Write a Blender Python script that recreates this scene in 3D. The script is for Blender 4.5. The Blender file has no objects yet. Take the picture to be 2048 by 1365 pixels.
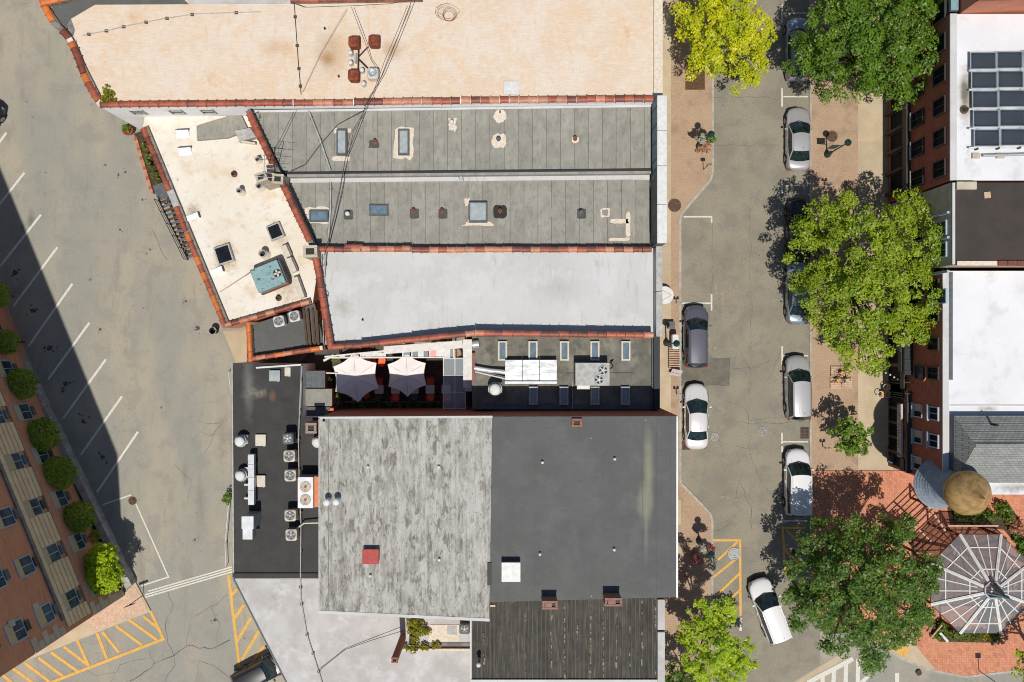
import bpy, bmesh, math, random
import numpy as np
from mathutils import Vector, Matrix
random.seed(7)
SC = bpy.context.scene
COL = SC.collection
PI = math.pi
R = math.radians
# ------------------------------------------------------------------ camera, sky, sun, exposure
CAMH, FPX = 66.0, 1716.0            # metres above the street, focal length in photo pixels
cam = bpy.data.objects.new('camera', bpy.data.cameras.new('camera'))
COL.objects.link(cam)
cam.location = (0, 0, CAMH)
cam.rotation_euler = (0, 0, 0)
cam.data.sensor_width = 36
cam.data.lens = FPX / 2048 * 36
cam.data.clip_start = 0.5
cam.data.clip_end = 900
SC.camera = cam
SUN_EL, SUN_OFF = R(68.2), R(3.2)   # high sun from the bottom of the picture, a little from the right
sd = Vector((math.sin(SUN_OFF) * math.cos(SUN_EL), -math.cos(SUN_OFF) * math.cos(SUN_EL), math.sin(SUN_EL)))
wd = bpy.data.worlds.new('World'); SC.world = wd; wd.use_nodes = True
nt = wd.node_tree; nt.nodes.clear()
sky = nt.nodes.new('ShaderNodeTexSky'); sky.sky_type = 'NISHITA'; sky.sun_disc = False
sky.sun_elevation = SUN_EL; sky.sun_rotation = PI - SUN_OFF
sky.air_density = 1.0; sky.dust_density = 0.6; sky.ozone_density = 1.5
bg = nt.nodes.new('ShaderNodeBackground'); bg.inputs[1].default_value = 0.08
wo = nt.nodes.new('ShaderNodeOutputWorld')
nt.links.new(sky.outputs[0], bg.inputs[0]); nt.links.new(bg.outputs[0], wo.inputs[0])
sl = bpy.data.lights.new('sun', 'SUN'); sl.energy = 4.2; sl.angle = R(0.53); sl.color = (1.0, 0.95, 0.87)
sun = bpy.data.objects.new('sun', sl); COL.objects.link(sun)
sun.rotation_euler = (-sd).to_track_quat('-Z', 'Y').to_euler()
SC.view_settings.view_transform = 'Standard'; SC.view_settings.look = 'None'
SC.view_settings.exposure = 0.0; SC.view_settings.gamma = 1.0
SC.view_settings.use_curve_mapping = False
SC.render.engine = 'CYCLES'
SC.cycles.pixel_filter_type = 'BLACKMAN_HARRIS'; SC.cycles.filter_width = 1.05
SC.cycles.max_bounces = 7; SC.cycles.diffuse_bounces = 4; SC.cycles.transparent_max_bounces = 8
GAIN = 0.74                         # photo colour of a sunlit surface -> base colour

# ------------------------------------------------------------------ helpers
def W(px, py, z=0.0):
    k = (CAMH - z) / FPX
    return Vector(((px - 1024) * k, (682.5 - py) * k, z))
def L1(v):
    v /= 255.0
    return v / 12.92 if v <= 0.04045 else ((v + 0.055) / 1.055) ** 2.4
def c(r, g, b, k=1.0):
    return (L1(r) * GAIN * k, L1(g) * GAIN * k, L1(b) * GAIN * k, 1)

MATS = {}
def mat(name, col, col2=None, scale=1.0, detail=5, stretch=(1, 1, 1), lo=0.35, hi=0.65, rough=0.85, metal=0.0,
        bump=0.0, bscale=20.0, layers=(), rand=0.0, spec=0.35, rotz=0.0, island=0.0, bstretch=(1, 1, 1)):
    m = bpy.data.materials.new(name); m.use_nodes = True
    n = m.node_tree.nodes; l = m.node_tree.links
    b = n['Principled BSDF']
    b.inputs['Roughness'].default_value = rough; b.inputs['Metallic'].default_value = metal
    b.inputs['Specular IOR Level'].default_value = spec
    geo = n.new('ShaderNodeNewGeometry')
    def vec(st, rz=0.0):
        mp = n.new('ShaderNodeMapping'); mp.inputs['Scale'].default_value = st; mp.inputs['Rotation'].default_value = (0, 0, rz)
        l.new(geo.outputs['Position'], mp.inputs[0]); return mp.outputs[0]
    def ramp(src, a, z_):
        mr = n.new('ShaderNodeMapRange'); mr.inputs[1].default_value = a; mr.inputs[2].default_value = z_
        mr.interpolation_type = 'SMOOTHSTEP'
        l.new(src, mr.inputs[0]); return mr.outputs[0]
    def noise(sc, st, det=5, rz=0.0, dist=0.0):
        t = n.new('ShaderNodeTexNoise'); t.inputs['Scale'].default_value = sc; t.inputs['Detail'].default_value = det
        t.inputs['Roughness'].default_value = 0.62; t.inputs['Distortion'].default_value = dist
        l.new(vec(st, rz), t.inputs['Vector']); return t.outputs[0]
    def mix(f, a, bcol):
        x = n.new('ShaderNodeMix'); x.data_type = 'RGBA'
        if isinstance(f, float): x.inputs[0].default_value = f
        else: l.new(f, x.inputs[0])
        if isinstance(a, tuple): x.inputs[6].default_value = a
        else: l.new(a, x.inputs[6])
        x.inputs[7].default_value = bcol
        return x.outputs[2]
    cur = col
    if col2 is not None:
        cur = mix(ramp(noise(scale, stretch, detail, rotz), lo, hi), col, col2)
    for ly in layers:
        k = ly.get('kind', 'noise'); st = ly.get('stretch', (1, 1, 1))
        if k == 'noise':
            f = ramp(noise(ly['scale'], st, ly.get('detail', 5), ly.get('rotz', 0.0), ly.get('dist', 0.0)), ly['lo'], ly['hi'])
        elif k == 'crack':
            v = n.new('ShaderNodeTexVoronoi'); v.feature = 'DISTANCE_TO_EDGE'; v.inputs['Scale'].default_value = ly['scale']
            nz = n.new('ShaderNodeTexNoise'); nz.inputs['Scale'].default_value = ly['scale'] * 2.2; nz.inputs['Detail'].default_value = 4
            l.new(vec((1, 1, 1)), nz.inputs['Vector'])
            va = n.new('ShaderNodeVectorMath'); va.operation = 'MULTIPLY_ADD'
            va.inputs[1].default_value = (ly.get('warp', 0.5),) * 3
            l.new(nz.outputs[1], va.inputs[0]); l.new(vec(st), va.inputs[2]); l.new(va.outputs[0], v.inputs['Vector'])
            f1 = ramp(v.outputs[0], ly['hi'], ly['lo'])
            f2 = ramp(noise(ly.get('mask', 0.12), (1, 1, 1), 2), ly.get('mlo', 0.5), ly.get('mhi', 0.6))
            mm = n.new('ShaderNodeMath'); mm.operation = 'MULTIPLY'; l.new(f1, mm.inputs[0]); l.new(f2, mm.inputs[1]); f = mm.outputs[0]
        elif k == 'spot':
            v = n.new('ShaderNodeTexVoronoi'); v.inputs['Scale'].default_value = ly['scale']
            l.new(vec(st), v.inputs['Vector']); f1 = ramp(v.outputs[0], ly['hi'], ly['lo'])
            f2 = ramp(noise(ly.get('mask', 0.2), (1, 1, 1), 2), ly.get('mlo', 0.5), ly.get('mhi', 0.6))
            mm = n.new('ShaderNodeMath'); mm.operation = 'MULTIPLY'; l.new(f1, mm.inputs[0]); l.new(f2, mm.inputs[1]); f = mm.outputs[0]
        elif k == 'blob':               # a stain with a place and shape of its own: centre, radii, soft edge
            va = n.new('ShaderNodeVectorMath'); va.operation = 'SUBTRACT'; va.inputs[1].default_value = ly['at']
            l.new(geo.outputs['Position'], va.inputs[0])
            vb = n.new('ShaderNodeVectorMath'); vb.operation = 'DIVIDE'; vb.inputs[1].default_value = (ly['r'][0], ly['r'][1], 50)
            l.new(va.outputs[0], vb.inputs[0])
            vl = n.new('ShaderNodeVectorMath'); vl.operation = 'LENGTH'; l.new(vb.outputs[0], vl.inputs[0])
            ad = n.new('ShaderNodeMath'); ad.operation = 'MULTIPLY_ADD'; ad.inputs[1].default_value = ly.get('warp', 0.8)
            l.new(noise(ly.get('scale', 1.5), ly.get('stretch', (1, 1, 1)), 5), ad.inputs[0]); l.new(vl.outputs[1 if len(vl.outputs) > 1 else 0], ad.inputs[2])
            f = ramp(ad.outputs[0], ly['hi'], ly['lo'])
        elif k == 'brick':
            bt = n.new('ShaderNodeTexBrick'); bt.inputs['Scale'].default_value = 1.0
            bt.inputs['Brick Width'].default_value = ly['bw']; bt.inputs['Row Height'].default_value = ly['bh']
            bt.inputs['Mortar Size'].default_value = ly.get('ms', 0.012); bt.inputs['Bias'].default_value = 0.0
            bt.inputs['Color1'].default_value = (0, 0, 0, 1); bt.inputs['Color2'].default_value = (1, 1, 1, 1)
            if ly.get('wall'):
                sx = n.new('ShaderNodeSeparateXYZ'); l.new(geo.outputs['Position'], sx.inputs[0])
                aa = n.new('ShaderNodeMath'); aa.operation = 'ADD'; l.new(sx.outputs[0], aa.inputs[0]); l.new(sx.outputs[1], aa.inputs[1])
                cx = n.new('ShaderNodeCombineXYZ'); l.new(aa.outputs[0], cx.inputs[0]); l.new(sx.outputs[2], cx.inputs[1])
                l.new(cx.outputs[0], bt.inputs['Vector'])
            else:
                l.new(vec((1, 1, 1), ly.get('rotz', 0.0)), bt.inputs['Vector'])
            sp = n.new('ShaderNodeSeparateColor'); l.new(bt.outputs[0], sp.inputs[0])
            vv = n.new('ShaderNodeMath'); vv.operation = 'MULTIPLY'; vv.inputs[1].default_value = ly.get('var', 0.6)
            l.new(sp.outputs[0], vv.inputs[0])
            cur = mix(vv.outputs[0], cur, ly['col2'])
            f = bt.outputs[1]
        am = ly.get('amt', 1.0)
        if am < 1.0:
            mm = n.new('ShaderNodeMath'); mm.operation = 'MULTIPLY'; mm.inputs[1].default_value = am; l.new(f, mm.inputs[0]); f = mm.outputs[0]
        cur = mix(f, cur, ly['col'])
    if rand or island:
        hs = n.new('ShaderNodeHueSaturation')
        mr = n.new('ShaderNodeMapRange'); a = rand or island
        mr.inputs[3].default_value = 1 - a; mr.inputs[4].default_value = 1 + a
        if rand:
            oi = n.new('ShaderNodeObjectInfo'); l.new(oi.outputs['Random'], mr.inputs[0])
        else:
            l.new(geo.outputs['Random Per Island'], mr.inputs[0])
        l.new(mr.outputs[0], hs.inputs['Value'])
        if isinstance(cur, tuple): hs.inputs['Color'].default_value = cur
        else: l.new(cur, hs.inputs['Color'])
        cur = hs.outputs[0]
    if isinstance(cur, tuple): b.inputs['Base Color'].default_value = cur
    else: l.new(cur, b.inputs['Base Color'])
    if bump:
        bp = n.new('ShaderNodeBump'); bp.inputs['Strength'].default_value = bump; bp.inputs['Distance'].default_value = 0.05
        l.new(noise(bscale, bstretch, 6), bp.inputs['Height']); l.new(bp.outputs[0], b.inputs['Normal'])
    MATS[name] = m
    return m

def root_of(o):
    while o.parent: o = o.parent
    return o
def link(name, me, parent=None):
    o = bpy.data.objects.new(name, me); COL.objects.link(o)
    if parent: o.parent = parent
    return o
def tag(o, label=None, cat=None, group=None, kind=None):
    if label: o['label'] = label
    if cat: o['category'] = cat
    if group: o['group'] = group
    if kind: o['kind'] = kind
    return o
def thing(name, label, cat, loc=(0, 0, 0), rz=0.0, group=None):
    o = bpy.data.objects.new(name, None); COL.objects.link(o)
    o.location = loc; o.rotation_euler = (0, 0, rz); o.empty_display_size = 0.3
    return tag(o, label, cat, group)
def copy_tree(o, parent=None):
    n_ = o.copy(); COL.objects.link(n_); n_.parent = parent
    for ch in list(o.children): copy_tree(ch, n_)
    return n_

class MB:
    """collects shapes; build() links them as one mesh object"""
    def __init__(s): s.v = []; s.f = []; s.smooth = []
    def add(s, vs, fs, smooth=False):
        o = len(s.v); s.v += [tuple(q) for q in vs]; s.f += [tuple(i + o for i in f) for f in fs]; s.smooth += [smooth] * len(fs)
        return s
    def box(s, cx, cy, z0, sx, sy, sz, rz=0.0):
        ca, sa = math.cos(rz), math.sin(rz); vs = []
        for z in (z0, z0 + sz):
            for x, y in ((-sx, -sy), (sx, -sy), (sx, sy), (-sx, sy)):
                x /= 2; y /= 2; vs.append((cx + x * ca - y * sa, cy + x * sa + y * ca, z))
        return s.add(vs, [(3, 2, 1, 0), (4, 5, 6, 7), (0, 1, 5, 4), (1, 2, 6, 5), (2, 3, 7, 6), (3, 0, 4, 7)])
    def bev(s, cx, cy, z0, sx, sy, sz, b=0.05, rz=0.0):
        """box with chamfered upright corners and a chamfered top"""
        ca, sa = math.cos(rz), math.sin(rz)
        def ring(hx, hy, bb, z):
            return [(cx + x * ca - y * sa, cy + x * sa + y * ca, z) for x, y in
                    ((-hx + bb, -hy), (hx - bb, -hy), (hx, -hy + bb), (hx, hy - bb), (hx - bb, hy), (-hx + bb, hy), (-hx, hy - bb), (-hx, -hy + bb))]
        hx, hy = sx / 2, sy / 2; t = min(b * 0.6, sz * 0.3)
        vs = ring(hx, hy, b, z0) + ring(hx, hy, b, z0 + sz - t) + ring(hx - t, hy - t, b, z0 + sz)
        fs = [tuple(range(7, -1, -1)), tuple(range(16, 24))]
        for k in (0, 8):
            for i in range(8):
                j = (i + 1) % 8; fs.append((k + i, k + j, k + 8 + j, k + 8 + i))
        return s.add(vs, fs)
    def prism(s, pts, z0, z1, top=True, bottom=False):
        n_ = len(pts)
        if sum(pts[i][0] * pts[(i + 1) % n_][1] - pts[(i + 1) % n_][0] * pts[i][1] for i in range(n_)) < 0: pts = pts[::-1]
        vs = [(p[0], p[1], z0) for p in pts] + [(p[0], p[1], z1) for p in pts]
        fs = [(i, (i + 1) % n_, n_ + (i + 1) % n_, n_ + i) for i in range(n_)]
        if top: fs.append(tuple(range(n_, 2 * n_)))
        if bottom: fs.append(tuple(range(n_ - 1, -1, -1)))
        return s.add(vs, fs)
    def seg(s, p, q, t, z0, z1, off=0.0):
        """upright wall from p to q (xy), thickness t, shifted sideways by off"""
        d = Vector((q[0] - p[0], q[1] - p[1])); ln = d.length; d /= ln; nx, ny = -d.y, d.x
        cx = (p[0] + q[0]) / 2 + nx * off; cy = (p[1] + q[1]) / 2 + ny * off
        return s.box(cx, cy, z0, ln, t, z1 - z0, math.atan2(d.y, d.x))
    def cyl(s, x, y, z0, r, h, n_=20, r2=None, cap=True, smooth=True):
        r2 = r if r2 is None else r2
        vs = [(x + r * math.cos(2 * PI * i / n_), y + r * math.sin(2 * PI * i / n_), z0) for i in range(n_)]
        vs += [(x + r2 * math.cos(2 * PI * i / n_), y + r2 * math.sin(2 * PI * i / n_), z0 + h) for i in range(n_)]
        s.add(vs, [(i, (i + 1) % n_, n_ + (i + 1) % n_, n_ + i) for i in range(n_)], smooth)
        if cap: s.add(vs[n_:], [tuple(range(n_))]); s.add(vs[:n_], [tuple(range(n_ - 1, -1, -1))])
        return s
    def lathe(s, x, y, prof, n_=24, smooth=True):
        vs = []; fs = []
        for r, z in prof:
            for i in range(n_): vs.append((x + r * math.cos(2 * PI * i / n_), y + r * math.sin(2 * PI * i / n_), z))
        for k in range(len(prof) - 1):
            for i in range(n_):
                j = (i + 1) % n_; fs.append((k * n_ + i, k * n_ + j, (k + 1) * n_ + j, (k + 1) * n_ + i))
        return s.add(vs, fs, smooth)
    def tube(s, path, r, n_=6, r2=None, caps=True, smooth=True):
        path = [Vector(p) for p in path]; k = len(path); vs = []; fs = []
        for i, p in enumerate(path):
            d = (path[min(i + 1, k - 1)] - path[max(i - 1, 0)]).normalized()
            up = Vector((0, 0, 1)) if abs(d.z) < 0.9 else Vector((1, 0, 0))
            a = d.cross(up).normalized(); b = a.cross(d)
            rr = r if r2 is None else r + (r2 - r) * i / (k - 1)
            for j in range(n_):
                t = 2 * PI * j / n_; vs.append(p + a * rr * math.cos(t) + b * rr * math.sin(t))
        for i in range(k - 1):
            for j in range(n_):
                j2 = (j + 1) % n_; fs.append((i * n_ + j, i * n_ + j2, (i + 1) * n_ + j2, (i + 1) * n_ + j))
        s.add(vs, fs, smooth)
        if caps:
            s.add(vs[:n_], [tuple(range(n_))]); s.add(vs[-n_:], [tuple(range(n_ - 1, -1, -1))])
        return s
    def ball(s, x, y, z, rx, ry=None, rz=None, n_=14, m_=8, lo=-90):
        ry = rx if ry is None else ry; rz = rx if rz is None else rz; vs = []; fs = []
        for k in range(m_ + 1):
            a = R(lo + (90 - lo) * k / m_)
            for i in range(n_):
                t = 2 * PI * i / n_; vs.append((x + rx * math.cos(a) * math.cos(t), y + ry * math.cos(a) * math.sin(t), z + rz * math.sin(a)))
        for k in range(m_):
            for i in range(n_):
                j = (i + 1) % n_; fs.append((k * n_ + i, k * n_ + j, (k + 1) * n_ + j, (k + 1) * n_ + i))
        return s.add(vs, fs, True)
    def ring(s, x, y, z, rad, r, n_=24, m_=6):
        vs = []; fs = []
        for i in range(n_):
            t = 2 * PI * i / n_
            for j in range(m_):
                u = 2 * PI * j / m_; q = rad + r * math.cos(u); vs.append((x + q * math.cos(t), y + q * math.sin(t), z + r * math.sin(u)))
        for i in range(n_):
            for j in range(m_):
                i2 = (i + 1) % n_; j2 = (j + 1) % m_; fs.append((i * m_ + j, i2 * m_ + j, i2 * m_ + j2, i * m_ + j2))
        return s.add(vs, fs, True)
    def mesh(s, name, m):
        me = bpy.data.meshes.new(name); me.from_pydata(s.v, [], s.f)
        me.polygons.foreach_set('use_smooth', s.smooth); me.update()
        if m: me.materials.append(m)
        return me
    def build(s, name, m, parent=None, world=False):
        if world and parent is not None:
            rt = root_of(parent); lo = rt.location; a = -rt.rotation_euler.z; ca, sa = math.cos(a), math.sin(a)
            s.v = [((x - lo.x) * ca - (y - lo.y) * sa, (x - lo.x) * sa + (y - lo.y) * ca, z - lo.z) for x, y, z in s.v]
        return link(name, s.mesh(name, m), parent)

def xy(pts, z): return [tuple(W(px, py, z))[:2] for px, py in pts]
def lerp(a, b, t): return tuple(a[i] + (b[i] - a[i]) * t for i in range(len(a)))
def clipx(poly, x0, x1):
    def half(ps, f, cut):
        out = []
        for i in range(len(ps)):
            a, b = ps[i], ps[(i + 1) % len(ps)]; fa, fb = f(a), f(b)
            if fa >= 0: out.append(a)
            if (fa >= 0) != (fb >= 0): out.append(lerp(a, b, fa / (fa - fb)))
        return out
    p = half(poly, lambda q: q[0] - x0, x0)
    return half(p, lambda q: x1 - q[0], x1) if p else p
def inset(poly, d):
    cx = sum(p[0] for p in poly) / len(poly); cy = sum(p[1] for p in poly) / len(poly); out = []
    for p in poly:
        v = Vector((p[0] - cx, p[1] - cy)); out.append((p[0] - d * (1 if v.x > 0 else -1), p[1] - d * (1 if v.y > 0 else -1)))
    return out
# ------------------------------------------------------------------ materials
BLK = (0.01, 0.01, 0.011, 1)
M_asph = mat('asphalt', c(181, 172, 153), c(160, 159, 148), 0.07, 6, stretch=(2.0, 0.7, 1), lo=0.4, hi=0.58, rough=0.9, bump=0.25, bscale=28, layers=[
    dict(col=c(170, 161, 146), scale=0.22, lo=0.52, hi=0.75, amt=0.55),
    dict(col=c(130, 126, 117), scale=9, lo=0.5, hi=0.66, amt=0.36, detail=6), dict(col=c(142, 136, 124), scale=0.5, lo=0.54, hi=0.7, amt=0.5, stretch=(2.2, 0.4, 1), detail=8),
    dict(col=c(188, 183, 170), scale=12, lo=0.54, hi=0.68, amt=0.5, detail=4), dict(col=c(150, 148, 140), scale=0.6, lo=0.5, hi=0.62, amt=0.5, detail=9),
    dict(col=c(120, 117, 110), scale=0.9, lo=0.62, hi=0.8, amt=0.5, stretch=(1, 0.35, 1)),
    dict(kind='crack', col=c(96, 92, 86), scale=0.75, lo=0.0, hi=0.012, warp=1.3, mask=0.16, mlo=0.56, mhi=0.62, amt=0.5),
    dict(kind='blob', col=c(96, 92, 86), at=W(62, 440), r=(0.45, 1.1), lo=0.4, hi=1.6, warp=1.2, scale=2.5, amt=0.6),
    dict(kind='blob', col=c(104, 99, 92), at=W(44, 455), r=(0.3, 0.5), lo=0.4, hi=1.6, warp=1.2, scale=3, amt=0.5),
    dict(kind='blob', col=c(120, 112, 106), at=W(370, 950), r=(0.4, 1.6), lo=0.2, hi=1.7, warp=1.2, scale=2, stretch=(2.5, 0.3, 1), amt=0.55),
    dict(kind='blob', col=c(132, 118, 110), at=W(400, 1010), r=(0.6, 3.2), lo=0.2, hi=1.7, warp=1.3, scale=2, stretch=(3, 0.25, 1), amt=0.5),
    dict(kind='blob', col=c(110, 104, 98), at=W(345, 1310), r=(2.6, 2.2), lo=0.0, hi=1.3, warp=1.7, scale=1.2, amt=0.5),
    dict(kind='blob', col=c(116, 112, 106), at=W(445, 880), r=(0.8, 3.4), lo=0.2, hi=1.7, warp=1.4, scale=1.5, amt=0.45),
    dict(kind='blob', col=c(62, 58, 54), at=W(410, 664), r=(0.5, 0.5), lo=0.1, hi=1.0, warp=1.6, scale=5, amt=0.85),
    dict(kind='spot', col=c(70, 68, 64), scale=0.9, lo=0.0, hi=0.11, mask=0.3, mlo=0.48, mhi=0.56, amt=0.7)])
M_street = mat('street_asphalt', c(160, 152, 133), c(146, 140, 124), 0.35, 6, rough=0.9, bump=0.25, bscale=28, layers=[
    dict(col=c(164, 155, 138), scale=0.3, lo=0.5, hi=0.75, amt=0.5),
    dict(col=c(118, 113, 103), scale=9, lo=0.5, hi=0.66, amt=0.5, detail=6),
    dict(col=c(178, 171, 156), scale=12, lo=0.54, hi=0.68, amt=0.5, detail=4), dict(col=c(138, 133, 122), scale=0.7, lo=0.5, hi=0.62, amt=0.55, detail=9),
    dict(col=c(112, 108, 101), scale=0.8, lo=0.62, hi=0.82, amt=0.55),
    dict(kind='crack', col=c(88, 84, 78), scale=0.5, lo=0.0, hi=0.009, warp=1.6, mask=0.2, mlo=0.54, mhi=0.6, amt=0.5),
    dict(kind='spot', col=c(72, 69, 64), scale=1.1, lo=0.0, hi=0.11, mask=0.35, mlo=0.48, mhi=0.56, amt=0.7)])
M_patch = mat('asphalt_repair', c(128, 122, 109), c(112, 107, 96), 1.6, rough=0.9, layers=[dict(col=c(96, 93, 87), scale=1.2, lo=0.55, hi=0.75, stretch=(0.4, 1.4, 1), amt=0.6)])
M_white = mat('road_paint_white', c(232, 228, 216), c(204, 199, 187), 7, lo=0.5, hi=0.68, rough=0.8, layers=[dict(col=c(168, 162, 150), scale=14, lo=0.6, hi=0.7, amt=0.7)])
M_yellow = mat('road_paint_yellow', c(240, 188, 92), c(222, 172, 88), 3, lo=0.4, hi=0.7, rough=0.8, layers=[dict(col=c(165, 152, 130), scale=9, lo=0.57, hi=0.68)])
M_yelfade = mat('road_paint_faded', c(172, 156, 126), c(150, 143, 130), 4, lo=0.4, hi=0.6, rough=0.9)
M_conc = mat('sidewalk_concrete', c(208, 190, 160), c(196, 176, 146), 0.7, rough=0.9, rand=0.05, layers=[
    dict(col=c(168, 150, 122), scale=1.6, lo=0.58, hi=0.78, amt=0.55), dict(col=c(220, 204, 178), scale=22, lo=0.55, hi=0.75, amt=0.4)])
M_pave = mat('sidewalk_pavers', c(192, 164, 139), c(178, 151, 127), 0.5, rough=0.9, layers=[
    dict(kind='brick', col=c(174, 147, 121), col2=c(204, 173, 142), bw=0.16, bh=0.16, ms=0.012, var=0.6),
    dict(col=c(146, 124, 106), scale=0.6, lo=0.52, hi=0.68, amt=0.55, detail=9), dict(col=c(204, 176, 146), scale=5, lo=0.55, hi=0.7, amt=0.4)])
M_plaza = mat('plaza_brick', c(218, 150, 118), c(202, 132, 102), 0.8, rough=0.9, layers=[
    dict(kind='brick', col=c(170, 114, 92), col2=c(236, 164, 126), bw=0.26, bh=0.13, ms=0.012, var=1.0, rotz=R(45)),
    dict(col=c(176, 110, 86), scale=2.5, lo=0.52, hi=0.68, amt=0.5, detail=8), dict(col=c(222, 160, 104), scale=0.7, lo=0.54, hi=0.7, amt=0.5)])
M_kerb = mat('kerb_stone', c(196, 190, 178), c(170, 165, 155), 2.5, rough=0.85, rand=0.06)
M_mulch = mat('tree_pit_soil', c(120, 92, 66), c(84, 62, 44), 9, rough=1.0, bump=0.8, bscale=12)
M_iron = mat('cast_iron', c(150, 146, 138), c(120, 115, 107), 6, rough=0.7, metal=0.0)
M_rustiron = mat('rusty_iron', c(122, 96, 78), c(88, 68, 56), 8, rough=0.85)
M_peach = mat('peach_roof_coating', c(237, 222, 204), c(233, 212, 188), 0.3, 8, lo=0.4, hi=0.6, rough=0.8, bump=0.6, bscale=3.0, bstretch=(0.6, 2.2, 1), layers=[
    dict(col=c(236, 204, 168), scale=0.9, lo=0.5, hi=0.62, stretch=(1.0, 0.8, 1), amt=0.5, detail=9), dict(col=c(226, 198, 168), scale=7, lo=0.52, hi=0.66, stretch=(0.6, 1.8, 1), amt=0.5, detail=8),
    dict(col=c(238, 208, 172), scale=0.28, lo=0.5, hi=0.66, amt=0.7, detail=8), dict(col=c(242, 227, 209), scale=2.2, lo=0.5, hi=0.64, stretch=(0.8, 1.3, 1), amt=0.6, detail=8),
    dict(col=c(228, 196, 160), scale=2.4, lo=0.54, hi=0.68, stretch=(1.8, 0.4, 1), amt=0.45, detail=8), dict(col=c(214, 168, 116), scale=0.55, lo=0.6, hi=0.76, amt=0.7, detail=8),
    dict(col=c(243, 230, 214), scale=11, lo=0.56, hi=0.68, stretch=(0.5, 2.0, 1), amt=0.6),
    dict(kind='blob', col=c(150, 110, 60), at=W(655, 118, 5.95), r=(0.7, 0.7), lo=0.4, hi=1.4, warp=0.7, scale=3, amt=0.7),
    dict(kind='blob', col=c(190, 150, 96), at=W(660, 105, 5.95), r=(1.3, 1.8), lo=0.5, hi=1.6, warp=0.7, scale=2, amt=0.5),
    dict(kind='blob', col=c(186, 146, 90), at=W(785, 100, 5.95), r=(1.1, 1.0), lo=0.4, hi=1.5, warp=0.9, scale=3, amt=0.6),
    dict(kind='blob', col=c(206, 160, 108), at=W(555, 95, 5.95), r=(1.6, 0.8), lo=0.4, hi=1.6, warp=0.9, scale=2, amt=0.5)])
M_grey = mat('grey_roof_membrane', c(166, 163, 152), c(153, 150, 140), 1.2, rough=0.88, rand=0.07, bump=0.25, bscale=9, layers=[
    dict(col=c(122, 119, 108), scale=3.0, lo=0.5, hi=0.66, stretch=(1.5, 0.7, 1), amt=0.4, detail=8), dict(col=c(180, 179, 167), scale=1.6, lo=0.52, hi=0.68, stretch=(1.6, 0.5, 1), amt=0.5, detail=7),
    dict(col=c(108, 106, 99), scale=12, lo=0.6, hi=0.78, amt=0.5)])
M_greyb = mat('grey_roof_base', c(96, 95, 90), c(84, 83, 79), 3, rough=0.9)
M_wroof = mat('white_roof_coating', c(214, 214, 213), c(203, 202, 199), 0.25, rough=0.7, bump=0.12, bscale=5, layers=[
    dict(col=c(225, 225, 225), scale=0.5, lo=0.46, hi=0.62, amt=0.6), dict(col=c(184, 181, 172), scale=1.1, lo=0.54, hi=0.72, stretch=(3, 0.6, 1), amt=0.5, detail=8),
    dict(col=c(170, 166, 155), scale=9, lo=0.6, hi=0.7, stretch=(1.6, 0.5, 1), amt=0.5),
    dict(kind='blob', col=c(150, 146, 122), at=W(684, 615, 5.0), r=(1.1, 1.4), lo=0.3, hi=1.5, warp=1.2, scale=3.5, amt=0.6),
    dict(kind='blob', col=c(134, 112, 84), at=W(658, 678, 5.0), r=(0.5, 0.9), lo=0.3, hi=1.5, warp=1.2, scale=4, amt=0.85),
    dict(kind='blob', col=c(172, 168, 158), at=W(1120, 580, 5.0), r=(3.0, 1.6), lo=0.0, hi=1.9, warp=1.6, scale=2.5, stretch=(2.4, 0.5, 1), amt=0.55)])
M_cream = mat('cream_roof_coating', c(246, 240, 228), c(240, 230, 212), 0.35, rough=0.75, bump=0.2, bscale=4, layers=[
    dict(col=c(228, 208, 178), scale=0.6, lo=0.5, hi=0.68, amt=0.75, detail=8), dict(col=c(170, 138, 98), scale=1.2, lo=0.62, hi=0.72, amt=0.7, detail=9), dict(col=c(214, 206, 192), scale=2.5, lo=0.54, hi=0.66, amt=0.5, detail=8),
    dict(col=c(200, 196, 186), scale=5, lo=0.6, hi=0.75, amt=0.35),
    dict(kind='blob', col=c(170, 118, 60), at=W(448, 510, 3.5), r=(1.2, 1.4), lo=0.5, hi=1.5, warp=1.0, scale=3, amt=0.85),
    dict(kind='blob', col=c(150, 120, 84), at=W(575, 570, 3.5), r=(1.6, 2.3), lo=0.2, hi=1.5, warp=1.3, scale=3, amt=0.75),
    dict(kind='blob', col=c(160, 120, 78), at=W(560, 480, 3.5), r=(1.1, 0.9), lo=0.3, hi=1.5, warp=1.2, scale=3, amt=0.6),
    dict(kind='blob', col=c(120, 88, 56), at=W(385, 425, 3.5), r=(0.9, 1.1), lo=0.3, hi=1.5, warp=1.2, scale=4, amt=0.8)])
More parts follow.
